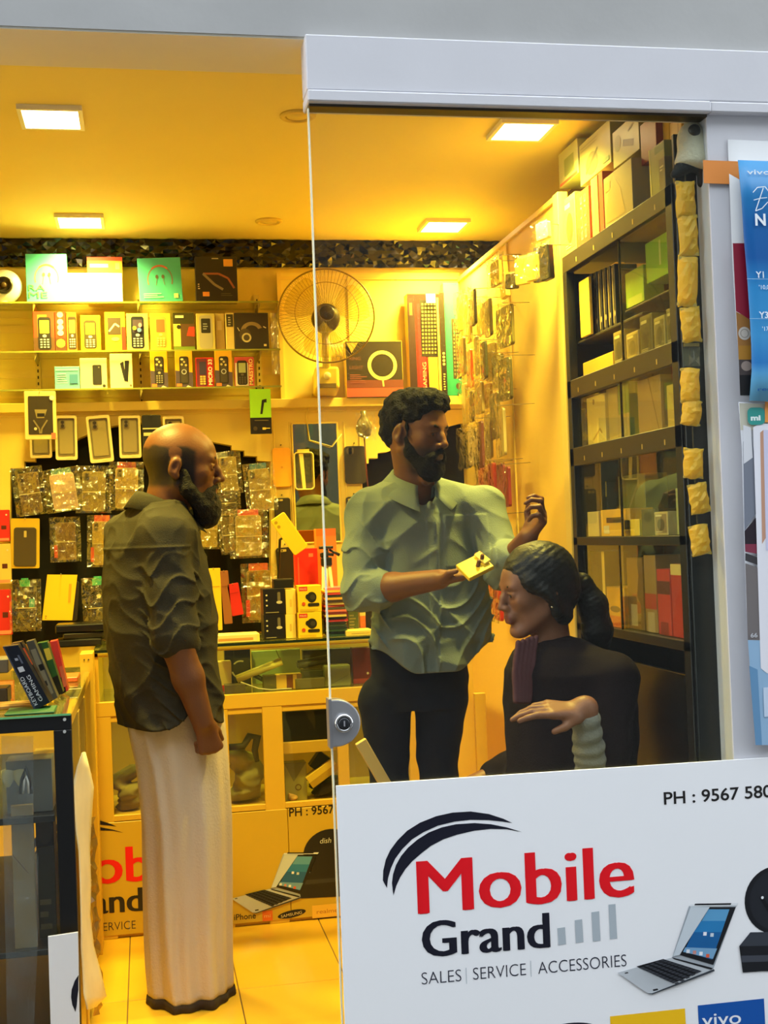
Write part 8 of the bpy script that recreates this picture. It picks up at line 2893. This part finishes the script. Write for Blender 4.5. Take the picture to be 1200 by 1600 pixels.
for i, (x, t, b_, tl) in enumerate(sach):
    p, q = onY(x, t, yN - 0.06), onY(x, b_, yN - 0.06)
    w = onY(x + 15, t, yN - 0.06).x - onY(x - 15, t, yN - 0.06).x
    h = p.z - q.z
    th = thing('foil_sachet', 'gold foil sachet on the strip by the cabinet corner, %s from the top' % ['first', 'second', 'third', 'fourth', 'fifth', 'sixth', 'seventh', 'eighth', 'ninth'][i], 'sachet', p, (0, math.radians(tl), 0), 'foil sachets on the hanging strip')
    bm = bmesh.new()
    r = random.Random(50 + i)
    F_, K_ = [], []
    for a in range(6):
        f1, f2 = [], []
        for b2 in range(8):
            u, v = a / 5 * 2 - 1, b2 / 7 * 2 - 1
            bul = 0.012 * (1 - u ** 4) * (1 - v ** 4)
            jx, jz = r.uniform(-.002, .002), r.uniform(-.002, .002)
            f1.append(bm.verts.new((u * w / 2 + jx, -bul * r.uniform(.5, 1.2) - 0.0006, -h / 2 + v * h / 2 + jz)))
            f2.append(bm.verts.new((u * w / 2 + jx, bul * 0.6 + 0.0006, -h / 2 + v * h / 2 + jz)))
        F_.append(f1)
        K_.append(f2)
    for a in range(5):
        for b2 in range(7):
            bm.faces.new((F_[a][b2], F_[a + 1][b2], F_[a + 1][b2 + 1], F_[a][b2 + 1]))
            bm.faces.new((K_[a][b2], K_[a][b2 + 1], K_[a + 1][b2 + 1], K_[a + 1][b2]))
    me = bpy.data.meshes.new('foil_bag')
    bm.to_mesh(me)
    bm.free()
    link('foil_bag', me, th, M_foil)
    for z, s_ in ((-h * 0.03, 1), (-h * 0.93, 1)):
        MB().box(-w * 0.51, w * 0.51, -0.0016, 0.0016, z - h * 0.05, z + h * 0.01, mat('gold_foil_seal', srgb(214, 190, 96), 0.35, metal=0.3)).build('crimped_seal', None, th)
th = thing('flat_sachet', 'clear olive sachet hanging between the gold ones on the strip', 'sachet', onY(1079, 538, yN - 0.055))
o = crinkle(-0.022, 0.022, -0.055, 0, 0, 3, 4, 0.006, 9, 'film', glassy('olive_film', (0.7, 0.66, 0.35), 1.5, base=0.1, haze=0.2, hazecol=(0.4, 0.36, 0.15)), th)
MB().box(-0.02, 0.02, -0.007, -0.003, -0.006, 0.002, c((120, 104, 50), 0.4)).build('top_seal', None, th)

# white plush bird-like head peeping over the corner of the cabinet
ph_ = thing('plush_head', 'white plush head with a round black eye and a dark beak at the cabinet corner', 'plush toy', onY(1082, 255, YN - 0.03))
po = np.array(ph_.location)
B = Body()
Yp = YN - 0.035
B.ell(np.array(onY(1081, 222, Yp)), (0.038, 0.030, 0.050), None, k=0.03)
B.ell(np.array(onY(1086, 258, Yp)), (0.042, 0.030, 0.034), None, k=0.03)
B.cap(np.array(onY(1078, 252, Yp)), np.array(onY(1055, 266, Yp)), 0.022, 0.010, k=0.03)
B.half(np.array(onY(1075, 262, Yp)), (-0.25, 0, -1), k=0.01)
adopt(nets(B, po + np.array([-0.10, -0.045, -0.06]), po + np.array([0.07, 0.06, 0.12]), 0.004, 'head', mat('white_plush', srgb(206, 200, 176), 0.9, bump=0.5, bscale=120)), ph_)
B = Body()
pts = [np.array(onY(x, y, Yp)) for x, y in ((1101, 250), (1082, 254), (1066, 262), (1053, 273))]
B.chain(pts, [0.016, 0.017, 0.014, 0.009], k=0.02)
B.chain([pts[0], np.array(onY(1098, 285, Yp))], [0.018, 0.014], k=0.02)
o = nets(B, po + np.array([-0.11, -0.045, -0.09]), po + np.array([0.07, 0.05, 0.04]), 0.004, 'beak', mat('dark_plush', srgb(22, 26, 30), 0.8))
adopt(o, ph_)
e = onY(1078, 209, Yp - 0.0)
adopt(MB().lathe([(0.0155, 0.0), (0.0150, 0.007), (0.009, 0.011), (0, 0.012)], c((34, 32, 30), 0.35), 20, Matrix.Translation(e + Vector((0, -0.022, 0))) @ Matrix.Rotation(PI / 2, 4, 'X')).build('eye'), ph_)

# ------------------------------------------------------------------ posters on the outer wall
YW = YG - 0.004


def sheet(root, name, pts, y, m, curl=0.0, thick=0.0008):
    """paper: quad strip; pts = list of (left px, right px) rows top to bottom"""
    bm = bmesh.new()
    rows = []
    n = 6
    for i, (l, r) in enumerate(pts):
        row = []
        for j in range(n + 1):
            u = j / n
            px, py = l[0] + (r[0] - l[0]) * u, l[1] + (r[1] - l[1]) * u
            p = onY(px, py, y)
            row.append(bm.verts.new((p.x, y - curl * (1 - u) ** 2 * (i / max(1, len(pts) - 1)) - 0.002 * math.sin(i * 1.3 + u) ** 2, p.z)))
        rows.append(row)
    for A, Bq in zip(rows, rows[1:]):
        for j in range(n):
            f = bm.faces.new((A[j], Bq[j], Bq[j + 1], A[j + 1]))
            f.smooth = True
    me = bpy.data.meshes.new(name)
    bm.to_mesh(me)
    bm.free()
    o = link(name, me, None, m)
    s_ = o.modifiers.new('thick', 'SOLIDIFY')
    s_.thickness = thick
    adopt(o, root)
    return o


def gprint(root, name, y, fn):
    """flat print on the outer wall; fn gets a Gfx and a pixel mapper"""
    g = Gfx()
    g.d = 0.0
    Q = lambda px, py: ((lambda v: (v.x, v.z))(onY(px, py, y)))
    fn(g, Q)
    o = g.build(name)
    o.location.y = y
    adopt(o, root)
    return o


def pp(g, Q, pts, col):
    g.poly([Q(*p) for p in pts], c(col, 0.4))


vp = thing('poster', 'bright blue phone poster with white lettering on the outer pillar', 'poster', onY(1200, 625, YW))
YV = YG - 0.040
EXT = 110
prof = [((1153, 250), (1153 + EXT, 254)), ((1158, 310), (1158 + EXT, 314)), ((1162, 370), (1162 + EXT, 374)), ((1167, 430), (1167 + EXT, 434)), ((1171, 490), (1171 + EXT, 494)), ((1174, 540), (1174 + EXT, 544)), ((1174, 580), (1174 + EXT, 584)), ((1171, 626), (1171 + EXT, 630))]
m_blue = bpy.data.materials.new('blue_poster_print')
m_blue.use_nodes = True
nt = m_blue.node_tree
tc = nt.nodes.new('ShaderNodeTexCoord')
sp = nt.nodes.new('ShaderNodeSeparateXYZ')
cr = nt.nodes.new('ShaderNodeValToRGB')
nt.links.new(tc.outputs['Generated'], sp.inputs[0])
nt.links.new(sp.outputs[2], cr.inputs[0])
cr.color_ramp.elements[0].color = (*srgb(120, 186, 220), 1)
cr.color_ramp.elements[1].color = (*srgb(34, 134, 190), 1)
for pos, col in ((0.10, (100, 176, 220)), (0.17, (40, 120, 190)), (0.28, (60, 146, 205)), (0.48, (44, 136, 200)), (0.60, (14, 88, 160)), (0.74, (16, 96, 166)), (0.90, (30, 122, 180))):
    el = cr.color_ramp.elements.new(pos)
    el.color = (*srgb(col), 1)
nt.links.new(cr.outputs[0], nt.nodes['Principled BSDF'].inputs['Base Color'])
nt.nodes['Principled BSDF'].inputs['Roughness'].default_value = 0.35
sheet(vp, 'printed_sheet', prof, YV + 0.004, m_blue, 0.0)
WT = c((232, 240, 246), 0.4)


def vivo(g, Q):
    sl = -0.02
    g.text('vivo', *Q(1167, 272), WT, cap=0.0115, width=0.062, bold=0.012)
    g.text('Y1', *Q(1181, 434), WT, cap=0.015, bold=0.02)
    g.text("'10,0", *Q(1186, 452), WT, cap=0.010, bold=0.0)
    g.text('Y3', *Q(1186, 497), WT, cap=0.015, bold=0.02)
    g.text("'17,0", *Q(1191, 517), WT, cap=0.010)
    g.text('N', *Q(1180, 352), WT, cap=0.027, bold=0.03)
    g.text('OW', *Q(1204, 352), WT, cap=0.027, bold=0.03)
    s_ = [(1176, 301), (1183, 293), (1195, 292), (1201, 300)]
    g.line([Q(*p) for p in s_], 0.0022, WT)
    g.line([Q(*p) for p in ((1192, 294), (1186, 312), (1180, 330))], 0.0024, WT)
    g.line([Q(*p) for p in ((1177, 313), (1188, 310), (1198, 309))], 0.0018, WT)
    g.line([Q(*p) for p in ((1180, 330), (1190, 326), (1199, 316))], 0.0022, WT)
    g.line([Q(*p) for p in ((1166, 436), (1240, 437))], 0.0010, c((170, 206, 232), 0.4))
    g.line([Q(*p) for p in ((1170, 498), (1240, 499))], 0.0010, c((170, 206, 232), 0.4))
    g.text('reno', *Q(1183, 611), c((20, 90, 150), 0.4), cap=0.008, width=0.055, bold=0.02)


gprint(vp, 'lettering', YV + 0.0005, vivo)
tpe = thing('tape_strip', 'orange tape strip holding the blue poster to the pillar', 'tape', onY(1127, 268, YV))
P = [onY(x, y, YG - 0.0095) for x, y in ((1099, 250), (1156, 252), (1156, 288), (1100, 286))]
lo = P[0]
t_ = MB()
YT_ = YG - 0.0075
t_.prism([(p.x - tpe.location.x, p.z - tpe.location.z) for p in (P[3], P[2], P[1], P[0])], YT_ - 0.0012 - tpe.location.y, YT_ - tpe.location.y, c((226, 140, 60), 0.5))
t_.build('tape', None, tpe)
# poster behind: maroon and gold with a grey portrait
bp_ = thing('poster', 'maroon and gold poster mostly hidden behind the blue one', 'poster', onY(1160, 640, YW))
sheet(bp_, 'printed_sheet', [((1137, 218), (1290, 224)), ((1139, 300), (1290, 306)), ((1143, 420), (1290, 426)), ((1150, 540), (1290, 546)), ((1154, 620), (1290, 626))], YG - 0.0055, c((206, 208, 210), 0.45), 0.012)


def maroon(g, Q):
    pp(g, Q, ((1145, 380), (1260, 380), (1260, 505), (1172, 500), (1160, 492), (1150, 486)), (136, 22, 50))
    pp(g, Q, ((1150, 487), (1160, 492), (1172, 500), (1260, 505), (1260, 560), (1154, 560)), (150, 104, 50))
    pp(g, Q, ((1154, 540), (1230, 540), (1230, 562), (1154, 562)), (168, 120, 40))
    g.disc(*Q(1163, 521), 0.016, c((190, 184, 176), 0.4))
    g.ring(*Q(1163, 521), 0.009, 0.011, c((140, 134, 128), 0.4))
    pp(g, Q, ((1154, 562), (1230, 562), (1230, 616), (1156, 616)), (70, 62, 62))
    g.disc(*Q(1166, 572), 0.014, c((150, 136, 128), 0.4), 0.012)
    pp(g, Q, ((1155, 586), (1230, 586), (1230, 618), (1156, 618)), (24, 24, 28))


gprint(bp_, 'portrait_print', YG - 0.0245, maroon)
# phone poster below
pb = thing('poster', 'tall phone poster with a white handset outline and pale blue foot low on the pillar', 'poster', onY(1180, 1165, YW))
sheet(pb, 'printed_sheet', [((1154, 628), (1290, 634)), ((1158, 700), (1290, 706)), ((1161, 820), (1290, 826)), ((1164, 940), (1290, 946)), ((1170, 1050), (1290, 1056)), ((1178, 1160), (1290, 1162))], YG - 0.0055, c((214, 216, 222), 0.4), 0.010)


def phones(g, Q):
    pp(g, Q, ((1155, 630), (1290, 634), (1290, 672), (1157, 672)), (198, 196, 178))
    pp(g, Q, ((1161, 690), (1174, 680), (1180, 720), (1183, 800), (1163, 830)), (120, 126, 140))
    pp(g, Q, ((1161, 664), (1173, 668), (1176, 715), (1162, 725)), (216, 218, 224))
    pp(g, Q, ((1163, 830), (1184, 805), (1186, 850), (1164, 860)), (40, 30, 40))
    pp(g, Q, ((1164, 850), (1186, 850), (1187, 866), (1164, 862)), (130, 50, 72))
    pp(g, Q, ((1164, 864), (1187, 872), (1187, 884), (1164, 876)), (60, 58, 62))
    pp(g, Q, ((1164, 880), (1187, 888), (1188, 1000), (1168, 1000)), (116, 110, 110))
    pp(g, Q, ((1168, 1000), (1290, 1004), (1290, 1164), (1180, 1164)), (146, 182, 214))
    pp(g, Q, ((1170, 1040), (1183, 1046), (1190, 1164), (1180, 1164)), (100, 146, 186))
    g.poly([Q(x, y) for x, y in ((1176, 668), (1186, 662), (1290, 664), (1290, 1056), (1198, 1052), (1188, 1044))][::1], c((232, 232, 240), 0.35))
    pp(g, Q, ((1187, 676), (1192, 672), (1196, 840), (1190, 850)), (196, 150, 124))
    pp(g, Q, ((1192, 672), (1290, 672), (1290, 860), (1196, 860)), (206, 206, 232))
    g.rect(Q(1193, 1110)[0], Q(1290, 1110)[0], Q(1193, 1120)[1], Q(1193, 1074)[1], c((196, 214, 236), 0.4))
    g.text('66', *Q(1172, 996), c((196, 200, 206), 0.4), cap=0.010, width=0.018, bold=0.02)
    g.rect(Q(1167, 650)[0], Q(1194, 650)[0], Q(1180, 664)[1], Q(1180, 637)[1], c((50, 150, 142), 0.4), 0.012)
    g.text('mi', *Q(1172, 657), c((226, 240, 238), 0.4), cap=0.012, width=0.026, bold=0.05)
    pp(g, Q, ((1194, 628), (1290, 628), (1290, 660), (1194, 660)), (232, 150, 70))


gprint(pb, 'printed_picture', YG - 0.0200, phones)

# wooden batten leaning behind the glass, near the lock
ba = thing('leaning_batten', 'pale wooden batten leaning behind the glass near the lock', 'batten', (onY(640, 1300, 3.56).x, 3.56, 0))
a, b_ = onY(563, 1158, 3.56), onY(606, 1232, 3.56)
dr = (b_ - a).normalized()
ln = a.z / -dr.z
e = a + dr * ln
mid = (a + e) / 2
q = MB().box(-0.017, 0.017, -0.01, 0.01, -ln / 2, ln / 2, mat('pale_batten', srgb(214, 180, 96), 0.5, noise=0.12, nscale=20), 0.002).build('batten')
q.location = mid
q.rotation_euler = (0, math.atan2((a - e).x, (a - e).z), 0)
bpy.context.view_layer.update()
adopt(q, ba)

# stool under the woman
sto = thing('stool', 'low wooden stool under the seated woman', 'stool', (1.14, 3.25, 0))
MB().box(-0.15, 0.15, -0.15, 0.15, 0.39, 0.425, mat('stool_wood', srgb(120, 80, 44), 0.5), 0.01).build('seat', None, sto)
for sx in (-1, 1):
    for sy in (-1, 1):
        MB().box(sx * 0.12 - 0.018, sx * 0.12 + 0.018, sy * 0.12 - 0.018, sy * 0.12 + 0.018, 0.0, 0.39, MATS['stool_wood'], 0.004).build('leg', None, sto)

# ================================================================== place the people
man_in_mundu()
_, hold, wr_ = shopkeeper()
seated_woman()
# yellow case held by the shopkeeper
yc = thing('held_phone_case', 'bright yellow folded card case held in the shopkeeper\'s hand', 'phone case', onY(742, 886, 3.435))
bm_ = MB()
bm_.box(-0.042, 0.042, -0.034, 0.034, -0.007, 0.007, c((236, 196, 40), 0.4), 0.002)
q = bm_.build('yellow_card', None, yc)
q.rotation_euler = (math.radians(38), math.radians(-22), math.radians(10))
w2 = MB().box(0.022, 0.044, -0.020, 0.030, 0.006, 0.012, c((226, 206, 96), 0.4), 0.002).build('folded_flap', None, yc)
w2.rotation_euler = (math.radians(38), math.radians(-30), math.radians(10))
